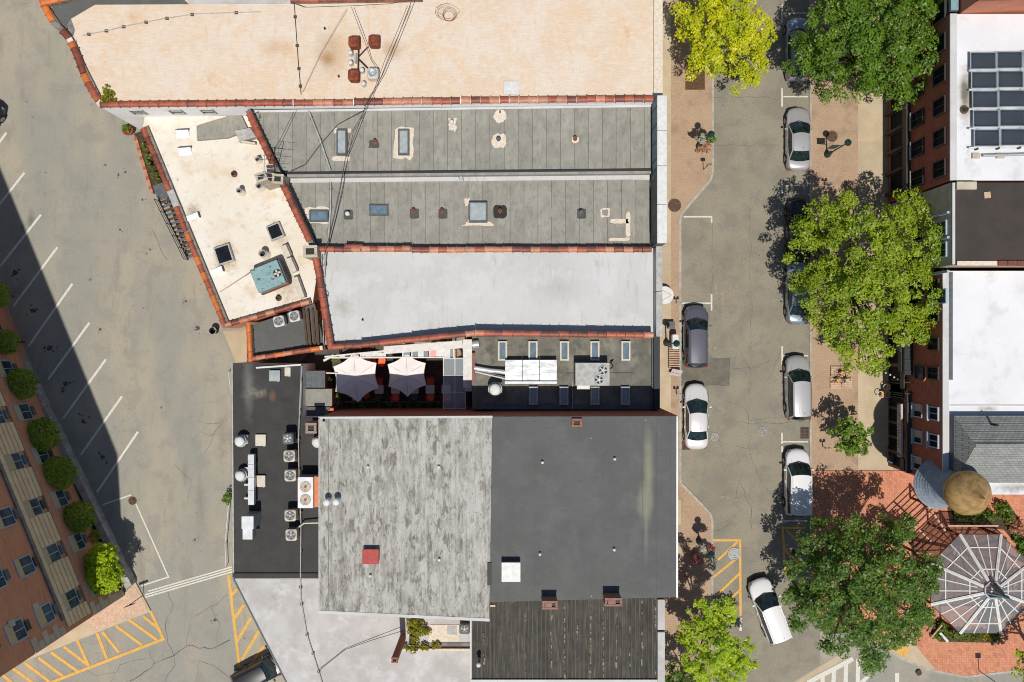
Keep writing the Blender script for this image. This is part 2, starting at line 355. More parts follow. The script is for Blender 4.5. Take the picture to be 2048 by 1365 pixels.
M_east = mat('bright_white_roof', c(244, 245, 248), c(236, 237, 240), 0.3, rough=0.65, bump=0.12, bscale=5, layers=[
    dict(col=c(206, 204, 198), scale=0.7, lo=0.52, hi=0.7, amt=0.45, detail=9), dict(col=c(190, 187, 180), scale=5, lo=0.6, hi=0.72, amt=0.4, detail=6),
    dict(kind='blob', col=c(168, 156, 134), at=W(1932, 195, 9.4), r=(0.8, 3.0), lo=0.5, hi=1.4, warp=0.9, scale=2.5, amt=0.95),
    dict(kind='blob', col=c(112, 110, 96), at=W(1929, 183, 9.4), r=(0.36, 1.1), lo=0.6, hi=1.3, warp=0.6, scale=3, amt=0.85),
    dict(kind='blob', col=c(130, 128, 124), at=W(1936, 305, 9.4), r=(1.0, 2.6), lo=0.1, hi=1.2, warp=1.7, scale=6, amt=0.8),
    dict(kind='blob', col=c(120, 112, 100), at=W(2035, 976, 8.4), r=(2.4, 0.6), lo=0.3, hi=1.5, warp=1.1, scale=3, amt=0.8),
    dict(kind='blob', col=c(160, 140, 118), at=W(1975, 818, 8.4), r=(0.9, 0.3), lo=0.3, hi=1.5, warp=0.9, scale=4, amt=0.8)])
M_black = mat('black_roof_membrane', c(66, 66, 65), c(58, 58, 57), 0.8, rough=0.75, bump=0.15, bscale=6, layers=[
    dict(col=c(84, 83, 80), scale=1.4, lo=0.58, hi=0.78, amt=0.5),
    dict(kind='blob', col=c(190, 178, 160), at=W(512, 787, 4.0), r=(1.9, 0.9), lo=0.1, hi=1.2, warp=1.2, scale=2.4, amt=0.8),
    dict(kind='blob', col=c(150, 148, 142), at=W(497, 775, 4.0), r=(0.6, 3.2), lo=0.2, hi=1.4, warp=0.8, scale=1.6, amt=0.6),
    dict(kind='blob', col=c(110, 84, 66), at=W(545, 793, 4.0), r=(0.42, 0.7), lo=0.6, hi=1.2, warp=0.8, scale=5, amt=0.95),
    dict(kind='blob', col=c(40, 40, 40), at=W(575, 800, 4.0), r=(1.0, 0.5), lo=0.3, hi=1.3, warp=0.9, scale=3, amt=0.6)])
M_mott = mat('mottled_grey_roof', c(192, 190, 182), c(158, 155, 145), 1.6, 12, stretch=(1.7, 0.5, 1), lo=0.38, hi=0.62, rough=0.85, rand=0.06, bump=0.5, bscale=6, layers=[
    dict(col=c(104, 100, 89), scale=1.7, lo=0.49, hi=0.64, stretch=(1.5, 0.65, 1), amt=0.75, detail=13, dist=0.5), dict(col=c(206, 204, 198), scale=2.2, lo=0.52, hi=0.66, stretch=(1.9, 0.45, 1), amt=0.7, detail=12, dist=0.8), dict(col=c(206, 205, 199), scale=0.9, lo=0.5, hi=0.62, stretch=(1.25, 0.04, 1), amt=0.45),
    dict(col=c(98, 95, 82), scale=3.5, lo=0.56, hi=0.68, dist=2.0, stretch=(1.2, 0.6, 1), amt=0.7, detail=7), dict(col=c(200, 199, 192), scale=2.2, lo=0.56, hi=0.7, stretch=(3.2, 0.15, 1), amt=0.55)])
M_char = mat('charcoal_roof_sheet', c(103, 104, 102), c(96, 97, 95), 0.5, rough=0.8, rand=0.02, bump=0.1, bscale=5, layers=[
    dict(col=c(86, 87, 85), scale=2.0, lo=0.54, hi=0.68, stretch=(0.5, 3, 1), amt=0.4, detail=8), dict(col=c(114, 115, 112), scale=0.8, lo=0.52, hi=0.66, amt=0.4, detail=9), dict(kind='spot', col=c(190, 190, 186), scale=0.7, lo=0.0, hi=0.05, mask=0.4, mlo=0.45, mhi=0.5),
    dict(kind='blob', col=c(160, 158, 130), at=W(1297, 940, 9.05), r=(0.5, 4.4), lo=0.2, hi=1.3, warp=0.6, scale=1.2, amt=0.7),
    dict(kind='blob', col=c(150, 150, 128), at=W(1290, 1005, 9.05), r=(0.6, 1.5), lo=0.5, hi=1.4, warp=0.4, scale=2, amt=0.6),
    dict(kind='blob', col=c(170, 168, 154), at=W(1292, 1060, 9.05), r=(0.2, 2.6), lo=0.1, hi=1.4, warp=0.6, scale=2, amt=0.35)])
M_rib = mat('ribbed_dark_roof', c(82, 79, 73), c(66, 64, 59), 1.0, rough=0.85, rand=0.16, bump=0.3, bscale=6, layers=[
    dict(col=c(118, 113, 99), scale=2.0, lo=0.5, hi=0.66, stretch=(3.6, 0.25, 1), amt=0.6, detail=8), dict(col=c(52, 50, 46), scale=0.8, lo=0.55, hi=0.75, amt=0.5)])
M_crust = mat('peeling_sealant', c(150, 144, 124), c(96, 90, 78), 4, lo=0.42, hi=0.58, rough=0.9, stretch=(1, 0.6, 1))
M_conroof = mat('concrete_coloured_roof', c(206, 204, 202), c(190, 187, 182), 0.6, rough=0.8, bump=0.25, bscale=5, layers=[
    dict(col=c(222, 221, 220), scale=0.9, lo=0.5, hi=0.7, amt=0.7), dict(col=c(160, 157, 148), scale=1.1, lo=0.6, hi=0.8, amt=0.6), dict(col=c(150, 146, 136), scale=6, lo=0.62, hi=0.76, amt=0.5)])
M_brown = mat('brown_roof_membrane', c(74, 66, 62), c(66, 59, 55), 0.8, rough=0.8, bump=0.15, bscale=8, layers=[dict(col=c(86, 78, 73), scale=3, lo=0.6, hi=0.78, stretch=(0.3, 4, 1), amt=0.5), dict(col=c(50, 45, 42), scale=3.4, lo=0.62, hi=0.75, stretch=(0.25, 5, 1), amt=0.5)])
M_slate = mat('grey_shingles', c(156, 158, 154), c(140, 142, 138), 1.4, rough=0.9, layers=[
    dict(kind='brick', col=c(104, 106, 104), col2=c(172, 174, 170), bw=0.34, bh=0.16, ms=0.014, var=0.6), dict(col=c(120, 120, 112), scale=1.0, lo=0.58, hi=0.8, amt=0.5)])
M_slateb = mat('blue_grey_shingles', c(168, 178, 190), c(148, 160, 174), 3, rough=0.7, rand=0.08)
M_gold = mat('gold_leaf', (0.50, 0.31, 0.12, 1), (0.32, 0.20, 0.08, 1), 2.5, rough=0.42, metal=0.35, bump=0.25, bscale=4, lo=0.4, hi=0.62, layers=[dict(col=(0.55, 0.46, 0.28, 1), scale=5, lo=0.58, hi=0.7, amt=0.6)])
M_brickW = mat('facade_brick', c(186, 104, 78), c(166, 88, 66), 0.9, rough=0.9, layers=[dict(kind='brick', col=c(150, 104, 84), col2=c(210, 124, 94), bw=0.3, bh=0.11, ms=0.014, wall=True, var=0.9)])
M_brickL = mat('pale_facade_brick', c(222, 150, 112), c(204, 132, 98), 0.8, rough=0.9, layers=[dict(kind='brick', col=c(204, 160, 130), col2=c(236, 162, 122), bw=0.34, bh=0.12, ms=0.016, wall=True, var=0.9)])
M_brickO = mat('orange_brick', c(224, 138, 104), c(206, 122, 92), 1.2, rough=0.9, layers=[dict(kind='brick', col=c(196, 140, 114), col2=c(232, 150, 116), bw=0.3, bh=0.11, ms=0.014, wall=True, var=0.8)])
M_chim = mat('chimney_brick', c(166, 100, 76), c(140, 82, 62), 3, rough=0.9, layers=[dict(kind='brick', col=c(170, 150, 136), col2=c(182, 116, 90), bw=0.22, bh=0.09, ms=0.014, wall=True, var=0.9)])
M_stucco = mat('white_stucco', (.86, .86, .86, 1), (.8, .8, .8, 1), 0.8, rough=0.85)
M_beige = mat('beige_panel', c(248, 224, 182), c(238, 212, 168), 1.2, rough=0.85, rand=0.05)
M_tan = mat('tan_stone', c(212, 200, 178), c(192, 180, 158), 1.6, rough=0.85)
M_ribcap = mat('pale_roof_rib', c(102, 99, 91), c(78, 75, 69), 2, rough=0.9, stretch=(1, .3, 1), rand=0.1)  # paler than the sheets: shading of the raised ribs put into the colour
M_retain = mat('retaining_wall_stone', c(204, 200, 190), c(172, 168, 158), 2.0, rough=0.9, bump=0.5, bscale=5, rand=.08, layers=[dict(col=c(140, 136, 128), scale=3, lo=0.54, hi=0.68, amt=0.6, detail=8)])
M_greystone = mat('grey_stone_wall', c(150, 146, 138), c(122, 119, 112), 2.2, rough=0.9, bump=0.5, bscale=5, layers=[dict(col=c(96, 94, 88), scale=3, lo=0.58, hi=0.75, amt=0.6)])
M_terra = [mat('terracotta_%s' % n_, a, b, 3, rough=0.55, rand=0.12, spec=0.5, layers=[dict(col=c(120, 70, 50), scale=5, lo=0.62, hi=0.78, amt=0.45)]) for n_, a, b in (
    ('red', c(184, 100, 72), c(160, 82, 60)), ('brown', c(150, 84, 64), c(126, 68, 52)), ('orange', c(226, 132, 66), c(212, 112, 52)), ('pale', c(212, 150, 120), c(196, 124, 92)))]
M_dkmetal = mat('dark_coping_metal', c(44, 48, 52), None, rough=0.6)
M_whmetal = mat('white_metal', c(238, 238, 234), c(222, 222, 218), 3, rough=0.5)
M_teal = mat('teal_painted_metal', c(146, 176, 180), c(130, 160, 164), 2, rough=0.6, layers=[dict(col=c(90, 104, 104), scale=4, lo=0.6, hi=0.75, amt=0.6)])
M_tealrust = mat('rusting_teal_metal', c(148, 184, 186), c(138, 172, 174), 2, rough=0.6, layers=[dict(col=c(96, 76, 58), scale=5.0, lo=0.57, hi=0.63, stretch=(0.8, 1.6, 1), amt=0.9)])
M_rust = mat('rusted_metal', c(156, 82, 54), c(124, 60, 40), 4, rough=0.8, layers=[dict(col=c(176, 108, 76), scale=7, lo=0.58, hi=0.72, amt=0.6)])
M_galv = mat('galvanised_metal', c(206, 210, 214), c(188, 193, 198), 2.5, rough=0.42, metal=0.35)
M_shiny = mat('shiny_sheet_metal', c(232, 234, 236), c(196, 199, 202), 1.6, lo=0.42, hi=0.6, rough=0.34, metal=0.3, stretch=(0.8, 3, 1), layers=[dict(col=c(250, 251, 252), scale=1.1, lo=0.52, hi=0.62, stretch=(0.6, 3, 1))])
M_grilled = mat('dark_grille', c(40, 42, 44), None, rough=0.6)
M_beigemetal = mat('beige_painted_metal', c(228, 220, 204), c(214, 204, 186), 4, rough=0.6, layers=[dict(col=c(186, 158, 118), scale=7, lo=0.64, hi=0.75, amt=0.5)])
M_dkgrey = mat('dark_grey_metal', c(104, 110, 114), c(90, 95, 99), 3, rough=0.6)
M_blade = mat('fan_blade', c(170, 172, 172), None, rough=0.45, metal=0.2)
M_glass = mat('skylight_glass', c(124, 144, 158), c(104, 124, 138), 2.5, rough=0.12, spec=0.6)
M_glassg = mat('pale_skylight_glass', c(188, 196, 196), c(170, 178, 178), 2, rough=0.15, spec=0.6)
M_glassdk = mat('dark_window_glass', c(40, 46, 52), c(28, 32, 37), 1.2, rough=0.5, spec=0.02)
M_glassbl = mat('blue_grey_window_glass', c(84, 104, 118), c(50, 62, 74), 0.9, rough=0.25, spec=0.08)
M_blind = mat('window_blind', c(206, 188, 140), None, rough=0.7)
M_frameb = mat('blue_window_frame', c(170, 196, 210), None, rough=0.6)
M_framew = mat('pale_window_frame', c(176, 192, 206), None, rough=0.6)
M_framed = mat('dark_window_frame', c(62, 62, 64), None, rough=0.6)
M_seal = mat('cream_sealant', c(242, 230, 212), c(226, 210, 186), 5, rough=0.85, bump=0.3, bscale=8)
M_copper = mat('copper_vent', c(170, 110, 84), c(120, 76, 58), 8, rough=0.6)
M_cable = mat('black_cable', c(46, 44, 42), None, rough=0.7)
M_wire = mat('weathered_wire', c(86, 79, 72), None, rough=0.8)
M_conduit = mat('grey_conduit', c(196, 196, 192), c(170, 170, 166), 3, rough=0.6)
M_woodblk = mat('weathered_wood', c(110, 88, 70), c(80, 62, 50), 5, rough=0.9, stretch=(1, 4, 1))
M_pergola = mat('brown_pergola_wood', c(112, 72, 54), c(92, 58, 44), 4, rough=0.8)
M_deck = mat('dark_deck_board', c(100, 82, 76), c(78, 64, 58), 3, rough=0.7, rand=0.15, stretch=(0.5, 4, 1))
M_canvas = mat('pale_canvas', (.82, .78, .76, 1), (.76, .72, .7, 1), 1.5, rough=0.9)
M_red = mat('red_paint', c(190, 72, 66), c(170, 62, 56), 3, rough=0.6)
M_orange = mat('orange_plastic', c(250, 116, 44), c(240, 100, 34), 2, rough=0.45)
M_chair = mat('red_orange_seat', (.85, .16, .06, 1), (.75, .12, .05, 1), 3, rough=0.5)
M_tabletop = mat('grey_table_top', (.7, .69, .68, 1), (.6, .59, .58, 1), 5, rough=0.6)
M_bark = mat('bark', c(110, 94, 78), c(76, 64, 54), 6, rough=0.95, bump=0.6, bscale=10)
M_soil = mat('bed_soil', c(96, 78, 62), c(66, 54, 44), 8, rough=1.0)
M_lampgreen = mat('dark_green_paint', c(40, 84, 76), c(30, 66, 60), 4, rough=0.45)
M_text = mat('sign_lettering', c(90, 60, 56), None, rough=0.7)
M_signface = mat('sign_face', c(206, 200, 194), c(190, 184, 178), 3, rough=0.7)
M_signdark = mat('dark_sign', c(58, 66, 74), c(46, 52, 58), 3, rough=0.6)
M_bulb = mat('globe_bulb', c(245, 240, 225), None, rough=0.3)
M_amber = mat('amber_cushion', c(240, 172, 72), c(224, 152, 56), 3, rough=0.7)
M_pallet = mat('pale_wood', c(222, 190, 160), c(198, 164, 134), 3, rough=0.8, rand=0.08)
def leafmat(name, a, b, tr=0.45):
    m = bpy.data.materials.new(name); m.use_nodes = True; n = m.node_tree.nodes; l = m.node_tree.links
    p = n['Principled BSDF']; p.inputs['Roughness'].default_value = 0.42; p.inputs['Specular IOR Level'].default_value = 0.45
    g = n.new('ShaderNodeNewGeometry'); mx = n.new('ShaderNodeMix'); mx.data_type = 'RGBA'
    mx.inputs[6].default_value = a; mx.inputs[7].default_value = b
    nz = n.new('ShaderNodeTexNoise'); nz.inputs['Scale'].default_value = 0.55; nz.inputs['Detail'].default_value = 3
    l.new(g.outputs['Position'], nz.inputs['Vector'])
    ad = n.new('ShaderNodeMath'); ad.operation = 'MULTIPLY_ADD'; ad.inputs[1].default_value = 0.55
    sb = n.new('ShaderNodeMapRange'); sb.inputs[1].default_value = 0.3; sb.inputs[2].default_value = 0.7; sb.inputs[4].default_value = 0.5
    l.new(nz.outputs[0], sb.inputs[0]); l.new(g.outputs['Random Per Island'], ad.inputs[0]); l.new(sb.outputs[0], ad.inputs[2])
    l.new(ad.outputs[0], mx.inputs[0]); l.new(mx.outputs[2], p.inputs['Base Color'])
    t = n.new('ShaderNodeBsdfTranslucent'); l.new(mx.outputs[2], t.inputs[0])
    ms = n.new('ShaderNodeMixShader'); ms.inputs[0].default_value = tr
    l.new(p.outputs[0], ms.inputs[1]); l.new(t.outputs[0], ms.inputs[2]); l.new(ms.outputs[0], n['Material Output'].inputs[0])
    return m
LF_yellow = leafmat('golden_leaves', (0.24, 0.36, 0.006, 1), (0.82, 0.76, 0.012, 1))
LF_green = leafmat('green_leaves', (0.045, 0.115, 0.010, 1), (0.21, 0.35, 0.022, 1))
LF_lime = leafmat('lime_green_leaves', (0.11, 0.21, 0.010, 1), (0.44, 0.54, 0.02, 1))
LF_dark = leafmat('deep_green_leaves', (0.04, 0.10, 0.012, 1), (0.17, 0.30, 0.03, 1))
LF_bright = leafmat('bright_lime_leaves', (0.18, 0.33, 0.01, 1), (0.58, 0.70, 0.015, 1))
LF_box = leafmat('clipped_shrub_leaves', (0.14, 0.25, 0.02, 1), (0.45, 0.56, 0.06, 1))
LF_ivy = leafmat('yellow_green_creeper_leaves', (0.14, 0.18, 0.01, 1), (0.42, 0.38, 0.02, 1))
LF_bed = leafmat('bed_plant_leaves', (0.05, 0.11, 0.014, 1), (0.26, 0.30, 0.05, 1))
LF_flower = leafmat('mixed_flowers', (0.42, 0.10, 0.12, 1), (0.62, 0.46, 0.22, 1))

# ------------------------------------------------------------------ ground, street, pavements
g = MB().add([(-220, -220, 0), (220, -220, 0), (220, 220, 0), (-220, 220, 0)], [(0, 1, 2, 3)])
ground = tag(g.build('ground', M_asph), kind='structure')
def sheet(name, pts, z, m, parent=None, th=0.0, kind='structure'):
    b = MB()
    if th: b.prism(xy(pts, z), z - th, z)
    else:
        p = xy(pts, 0); n_ = len(p)
        if sum(p[i][0] * p[(i + 1) % n_][1] - p[(i + 1) % n_][0] * p[i][1] for i in range(n_)) < 0: p = p[::-1]
        b.add([(q[0], q[1], z) for q in p], [tuple(range(n_))])
    o = b.build(name, m, parent)
    if parent is None and kind: tag(o, kind=kind)
    return o
road = sheet('road', [(1340, -900), (1640, -900), (1640, 2400), (1340, 2400)], 0.004, M_street)
cross_road = sheet('side_road', [(1500, 1365), (1585, 1365), (1720, 1280), (2600, 1280), (2600, 2400), (1500, 2400)], 0.007, M_asph)
sheet('asphalt_patch', [(1350, 720), (1460, 716), (1459, 770), (1362, 771)], 0.008, M_patch)
sheet('asphalt_patch', [(1566, 752), (1568, 765), (1610, 764), (1610, 750)], 0.009, M_patch)
LZ = [0]
def line(name, p, q, w, m, parent, z=0.012):
    LZ[0] = (LZ[0] + 1) % 24; z += 0.0007 * LZ[0]
    a = W(*p); b = W(*q); d = (b - a).normalized(); nrm = Vector((-d.y, d.x, 0)) * w / 2
    MB().add([(a - nrm)[:2] + (z,), (b - nrm)[:2] + (z,), (b + nrm)[:2] + (z,), (a + nrm)[:2] + (z,)], [(0, 1, 2, 3)]).build(name, m, parent)
for p, q in [((13, 266), (-12, 300)), ((49, 346), (0, 408)), ((82, 430), (-2, 536)), ((115, 495), (27, 613)), ((145, 568), (57, 693)), ((179, 646), (96, 760)),
             ((212, 719), (126, 838)), ((244, 793), (162, 910)), ((276, 864), (194, 985))]:
    line('parking_line', p, q, 0.17, M_white, ground)
for p, q in [((205, 1010), (263, 990)), ((272, 1008), (338, 1156)), ((338, 1154), (283, 1172)), ((290, 1190), (464, 1139)), ((290, 1195), (464, 1144)), ((296, 1183), (464, 1134))]:
    line('parking_line', p, q, 0.11, M_white, ground)
YL = [((301, 1222), (328, 1281)), ((328, 1278), (90, 1370)), ((286, 1232), (318, 1258)), ((257, 1239), (314, 1280)), ((232, 1252), (284, 1290)), ((194, 1266), (214, 1318)),
      ((205, 1264), (238, 1305)), ((155, 1281), (177, 1331)), ((128, 1294), (178, 1332)), ((102, 1305), (155, 1343)), ((77, 1316), (126, 1353)), ((49, 1326), (102, 1366)), ((24, 1336), (66, 1366)), ((0, 1346), (26, 1368))]
YL += [((457, 1150), (479, 1336)), ((462, 1192), (474, 1178)), ((468, 1238), (488, 1210)), ((473, 1285), (502, 1236)), ((484, 1320), (518, 1262)), ((500, 1332), (528, 1292))]
for p, q in YL: line('yellow_hatch_line', p, q, 0.22, M_yellow, ground)
for y_, x0, x1, u0, u1 in [(434, 1367, 1424, 434, 446), (607, 1362, 1424, 588, 622)]:
    line('parking_line', (x0, y_), (x1, y_), 0.12, M_white, road); line('parking_line', (1423, u0), (1423, u1), 0.12, M_white, road)
for y_, u0, u1 in [(27, 10, 46), (194, 177, 214), (372, 358, 388), (712, 693, 730), (884, 866, 888), (1042, 1028, 1046)]:
    line('parking_line', (1564, u0), (1564, u1), 0.12, M_white, road); line('parking_line', (1566, y_), (1616, y_), 0.1, M_white, road)
line('parking_line', (1564, 893), (1564, 904), 0.12, M_white, road)
for p, q in [((1410, 1081), (1480, 1081)), ((1480, 1079), (1481, 1232)), ((1475, 1084), (1436, 1120)), ((1472, 1118), (1420, 1160)), ((1480, 1146), (1432, 1192)), ((1480, 1180), (1430, 1228)),
             ((1563, 1056), (1612, 1056)), ((1565, 1056), (1571, 1150)), ((1572, 1060), (1604, 1092)), ((1568, 1098), (1600, 1130))]:
    line('yellow_hatch_line', p, q, 0.18, M_yellow, road)
line('stop_line', (1481, 1236), (1481, 1262), 0.2, M_white, road)
for p, q in [((1452, 996), (1458, 993)), ((1444, 992), (1446, 996)), ((1470, 998), (1472, 1003)), ((1438, 812), (1448, 826)), ((1430, 565), (1434, 590)), ((1444, 585), (1446, 610)), ((1380, 596), (1392, 598)), ((1428, 694), (1432, 697))]:
    line('faded_marking', p, q, 0.28, M_yelfade, road)
line('crosswalk_line', (1615, 1366), (1706, 1318), 0.35, M_white, cross_road, 0.015)
for p, q in [((1645, 1352), (1645, 1400)), ((1668, 1340), (1665, 1400)), ((1692, 1326), (1690, 1400)), ((1716, 1318), (1715, 1400)), ((1738, 1350), (1690, 1400)), ((1794, 1346), (1794, 1400))]:
    line('crosswalk_line', p, q, 0.32, M_white, cross_road, 0.016)
sheet('concrete_gutter', [(1585, 1368), (1600, 1368), (1690, 1318), (1680, 1308)], 0.018, M_conc)

KZ = 0.12
def pavement(name, pts, m, kerb, z=KZ):
    o = MB().prism(xy(pts, 0), -0.05, z).build(name, m); tag(o, kind='structure')
    if kerb:
        pk = [W(*p) for p in kerb]
        for a, b in zip(pk[:-1], pk[1:]):
            n_ = max(1, int((b - a).length / 1.8))
            for i in range(n_):
                p = a.lerp(b, i / n_); q = a.lerp(b, (i + 0.992) / n_)
                MB().seg(p, q, 0.16, 0.0, z + 0.012).build('kerb_stone', M_kerb, o)
    return o
sw = pavement('sidewalk_west', [(1270, -400), (1425, -400), (1425, 348), (1420, 362), (1363, 428), (1360, 440), (1360, 960), (1363, 968), (1418, 1024), (1424, 1040), (1424, 1700), (1270, 1700)], M_pave,
              [(1425, -40), (1425, 348), (1420, 362), (1363, 428), (1360, 440), (1360, 960), (1363, 968), (1418, 1024), (1424, 1040), (1424, 1400)])
se = pavement('sidewalk_east', [(1620, -400), (1900, -400), (1900, 941), (1620, 941)], M_pave, [(1620, 941), (1620, -40)])
plaza = pavement('plaza_pavement', [(1620, 942), (2600, 942), (2600, 1332), (2000, 1345), (1930, 1353), (1860, 1340), (1800, 1316), (1760, 1290), (1700, 1265), (1640, 1250), (1622, 1230)], M_plaza,
                 [(2060, 1338), (2000, 1345), (1930, 1353), (1860, 1340), (1800, 1316), (1760, 1290), (1700, 1265), (1640, 1250), (1622, 1230), (1620, 942)])
ramp_ = [(1768, 1296), (1800, 1316), (1860, 1340), (1868, 1336), (1838, 1300), (1810, 1270), (1785, 1270)]
sheet('corner_concrete', ramp_, KZ + 0.006, M_conc)
sheet('yellow_ramp_mat', [(1772, 1294), (1808, 1314), (1818, 1298), (1795, 1278)], KZ + 0.012, M_yellow)
def slabs(parent, x0, x1, y0, y1, step, m):
    y = y0
    while y < y1 - 1:
        y2 = min(y + step, y1); a = W(x0, y, KZ); b = W(x1, y2, KZ); g_ = 0.012
        MB().box((a.x + b.x) / 2, (a.y + b.y) / 2, KZ - 0.03, abs(b.x - a.x) - g_, abs(a.y - b.y) - g_, 0.036).build('concrete_slab', m, parent)
        y = y2
slabs(sw, 1300, 1342, -30, 1010, 86, M_conc)
slabs(sw, 1340, 1362, 1000, 1050, 50, M_conc); slabs(sw, 1340, 1362, 1078, 1128, 50, M_conc)
slabs(se, 1716, 1786, -20, 940, 76, M_conc)
sheet('tree_pit', [(1370, 118), (1409, 118), (1409, 181), (1370, 181)], KZ + 0.008, M_mulch)

def crack(pts, w=.03, parent=None, m=None, seed=1):
    rg = random.Random(seed); P = [W(*p) for p in pts]; out = []
    for a, b in zip(P[:-1], P[1:]):
        n_ = max(2, int((b - a).length / .45))
        for k in range(n_):
            q = a.lerp(b, k / n_); out.append(Vector((q.x + rg.uniform(-.11, .11), q.y + rg.uniform(-.11, .11), 0)))
    out.append(P[-1]); b = MB(); L_ = []; R_ = []
    for i, p in enumerate(out):
        d = (out[min(i + 1, len(out) - 1)] - out[max(i - 1, 0)]).normalized(); n_ = Vector((-d.y, d.x, 0)) * w / 2 * rg.uniform(.3, 1.1); L_.append(p + n_); R_.append(p - n_)
    k = len(out); z = .0105; b.add([(p.x, p.y, z) for p in L_] + [(p.x, p.y, z) for p in R_], [(i, k + i, k + i + 1, i + 1) for i in range(k - 1)]); return b.build('pavement_crack', m or M_crk, parent)
M_felt = mat('worn_roof_felt', c(134, 131, 120), c(112, 110, 101), 0.9, 8, rough=0.9, bump=0.4, bscale=6, layers=[dict(col=c(92, 90, 82), scale=1.2, lo=0.5, hi=0.66, amt=0.6, detail=9), dict(col=c(158, 153, 138), scale=0.8, lo=0.54, hi=0.68, amt=0.6, detail=8), dict(col=c(150, 138, 110), scale=2.2, lo=0.6, hi=0.7, amt=0.6)])
M_oil = mat('oil_stain', c(96, 92, 85), c(72, 69, 64), 5, rough=.7)
def oil(px, py, r_, seed, n_=7):
    rg = random.Random(seed); b = MB(); o_ = W(px, py)
    for k in range(n_):
        d = 0 if k == 0 else rg.uniform(.3, 1.5) * r_; a = rg.uniform(0, 6.28); s_ = r_ * (rg.uniform(.4, .6) if k == 0 else rg.uniform(.08, .3)); cx, cy = o_.x + d * math.cos(a), o_.y + d * math.sin(a)
        b.add([(cx + s_ * rg.uniform(.5, 1.2) * math.cos(2 * PI * i / 11), cy + s_ * rg.uniform(.5, 1.2) * math.sin(2 * PI * i / 11), .0028 + k * .0004) for i in range(11)], [tuple(range(11))])
    b.build('oil_stain', M_oil, ground)['kind'] = 'stuff'
for i, (px, py, r_) in enumerate([(30, 545, .4), (66, 622, .4), (100, 697, .45), (132, 768, .45), (166, 842, .4), (205, 915, .35), (285, 1098, .3), (250, 345, .25), (237, 350, .2), (285, 400, .2), (372, 603, .2), (200, 659, .25), (240, 460, .2), (395, 655, .35), (300, 500, .15), (322, 815, .15), (390, 1080, .2), (430, 1240, .25), (180, 560, .15), (210, 330, .15)]): oil(px, py, r_, i)
M_crk = mat('crack_line', c(96, 91, 84), c(116, 111, 102), 6, rough=.95)
for i, (pts, w) in enumerate([([(1470, 1000), (1478, 960), (1500, 1015), (1504, 1060)], .04), ([(1430, 1065), (1465, 1045), (1470, 1030)], .04), ([(1440, 838), (1510, 848), (1610, 843)], .03), ([(1428, 196), (1500, 194), (1560, 198)], .03), ([(1430, 290), (1560, 291)], .03),
        ([(1560, 775), (1600, 772)], .03), ([(1470, 715), (1465, 740), (1520, 735)], .03), ([(1535, 760), (1560, 715), (1566, 690)], .03), ([(1430, 880), (1500, 900), (1520, 960), (1560, 1010)], .025), ([(1600, 1230), (1640, 1300)], .03), ([(1424, 446), (1424, 590)], .025), ([(1500, 400), (1502, 640), (1498, 900)], .02), ([(1362, 870), (1426, 878)], .02), ([(1459, 717), (1459, 770), (1362, 771)], .05), ([(1362, 719), (1459, 717)], .04), ([(1450, 800), (1480, 810), (1500, 840), (1560, 835), (1612, 838)], .02), ([(1480, 700), (1500, 740), (1540, 720)], .02)]): crack(pts, w, road, None, i)
for i, (pts, w) in enumerate([([(260, 1365), (310, 1330), (345, 1310), (372, 1290), (420, 1300), (460, 1280)], .07), ([(330, 1365), (350, 1330), (345, 1310), (330, 1260), (345, 1210), (335, 1180)], .04), ([(372, 1290), (380, 1240), (420, 1215), (455, 1190)], .03), ([(225, 1365), (240, 1330), (290, 1318)], .03), ([(390, 1365), (400, 1320), (440, 1340), (470, 1365)], .03), ([(300, 1300), (310, 1330)], .03), ([(420, 1215), (440, 1250), (430, 1300)], .025),
        ([(304, 455), (315, 480), (335, 520)], .035), ([(440, 850), (420, 870), (400, 865), (385, 890)], .035), ([(455, 830), (430, 870), (410, 905)], .03), ([(396, 840), (420, 850), (440, 845)], .03), ([(350, 930), (380, 960), (375, 1010)], .02), ([(150, 1330), (190, 1350), (230, 1345)], .025)]): crack(pts, w, ground, None, 40 + i)
# ------------------------------------------------------------------ buildings
def building(name, label, pts, ztop, zroof, wallm, roofm, roof_name='roof', zw=None):
    """outline pts in world xy; walls to the roof level, a roof slab just inside them"""
    cx = sum(p[0] for p in pts) / len(pts); cy = sum(p[1] for p in pts) / len(pts)
    t = thing(name, label, 'building', (cx, cy, 0))
    MB().prism(pts, -0.3, zroof - 0.02, top=False).build('wall', wallm, t, True)
    MB().prism(inset(pts, 0.01), zroof - 0.25, zroof, bottom=True).build(roof_name, roofm, t, True)
    return t
TILE = {}
def tile_mesh(m, w=0.5, h=0.17):
    key = (m.name, w, h)
    if key not in TILE:
        b = MB(); n_ = 8
        def arc(s_, x): return [(x, -w / 2 * s_ * math.cos(PI * i / n_), h * s_ * math.sin(PI * i / n_)) for i in range(n_ + 1)]
        def run(s_, x0, x1, ends=True):
            vs = arc(s_, x0) + arc(s_, x1); k = n_ + 1
            b.add(vs, [(i, i + 1, k + i + 1, k + i) for i in range(n_)], True)
            b.add(vs[:k], [tuple(range(k))]); b.add(vs[k:], [tuple(range(k - 1, -1, -1))])
        run(1.0, 0.0, 0.96); run(1.26, 0.0, 0.10)
        TILE[key] = b.mesh('coping_tile', m)
    return TILE[key]
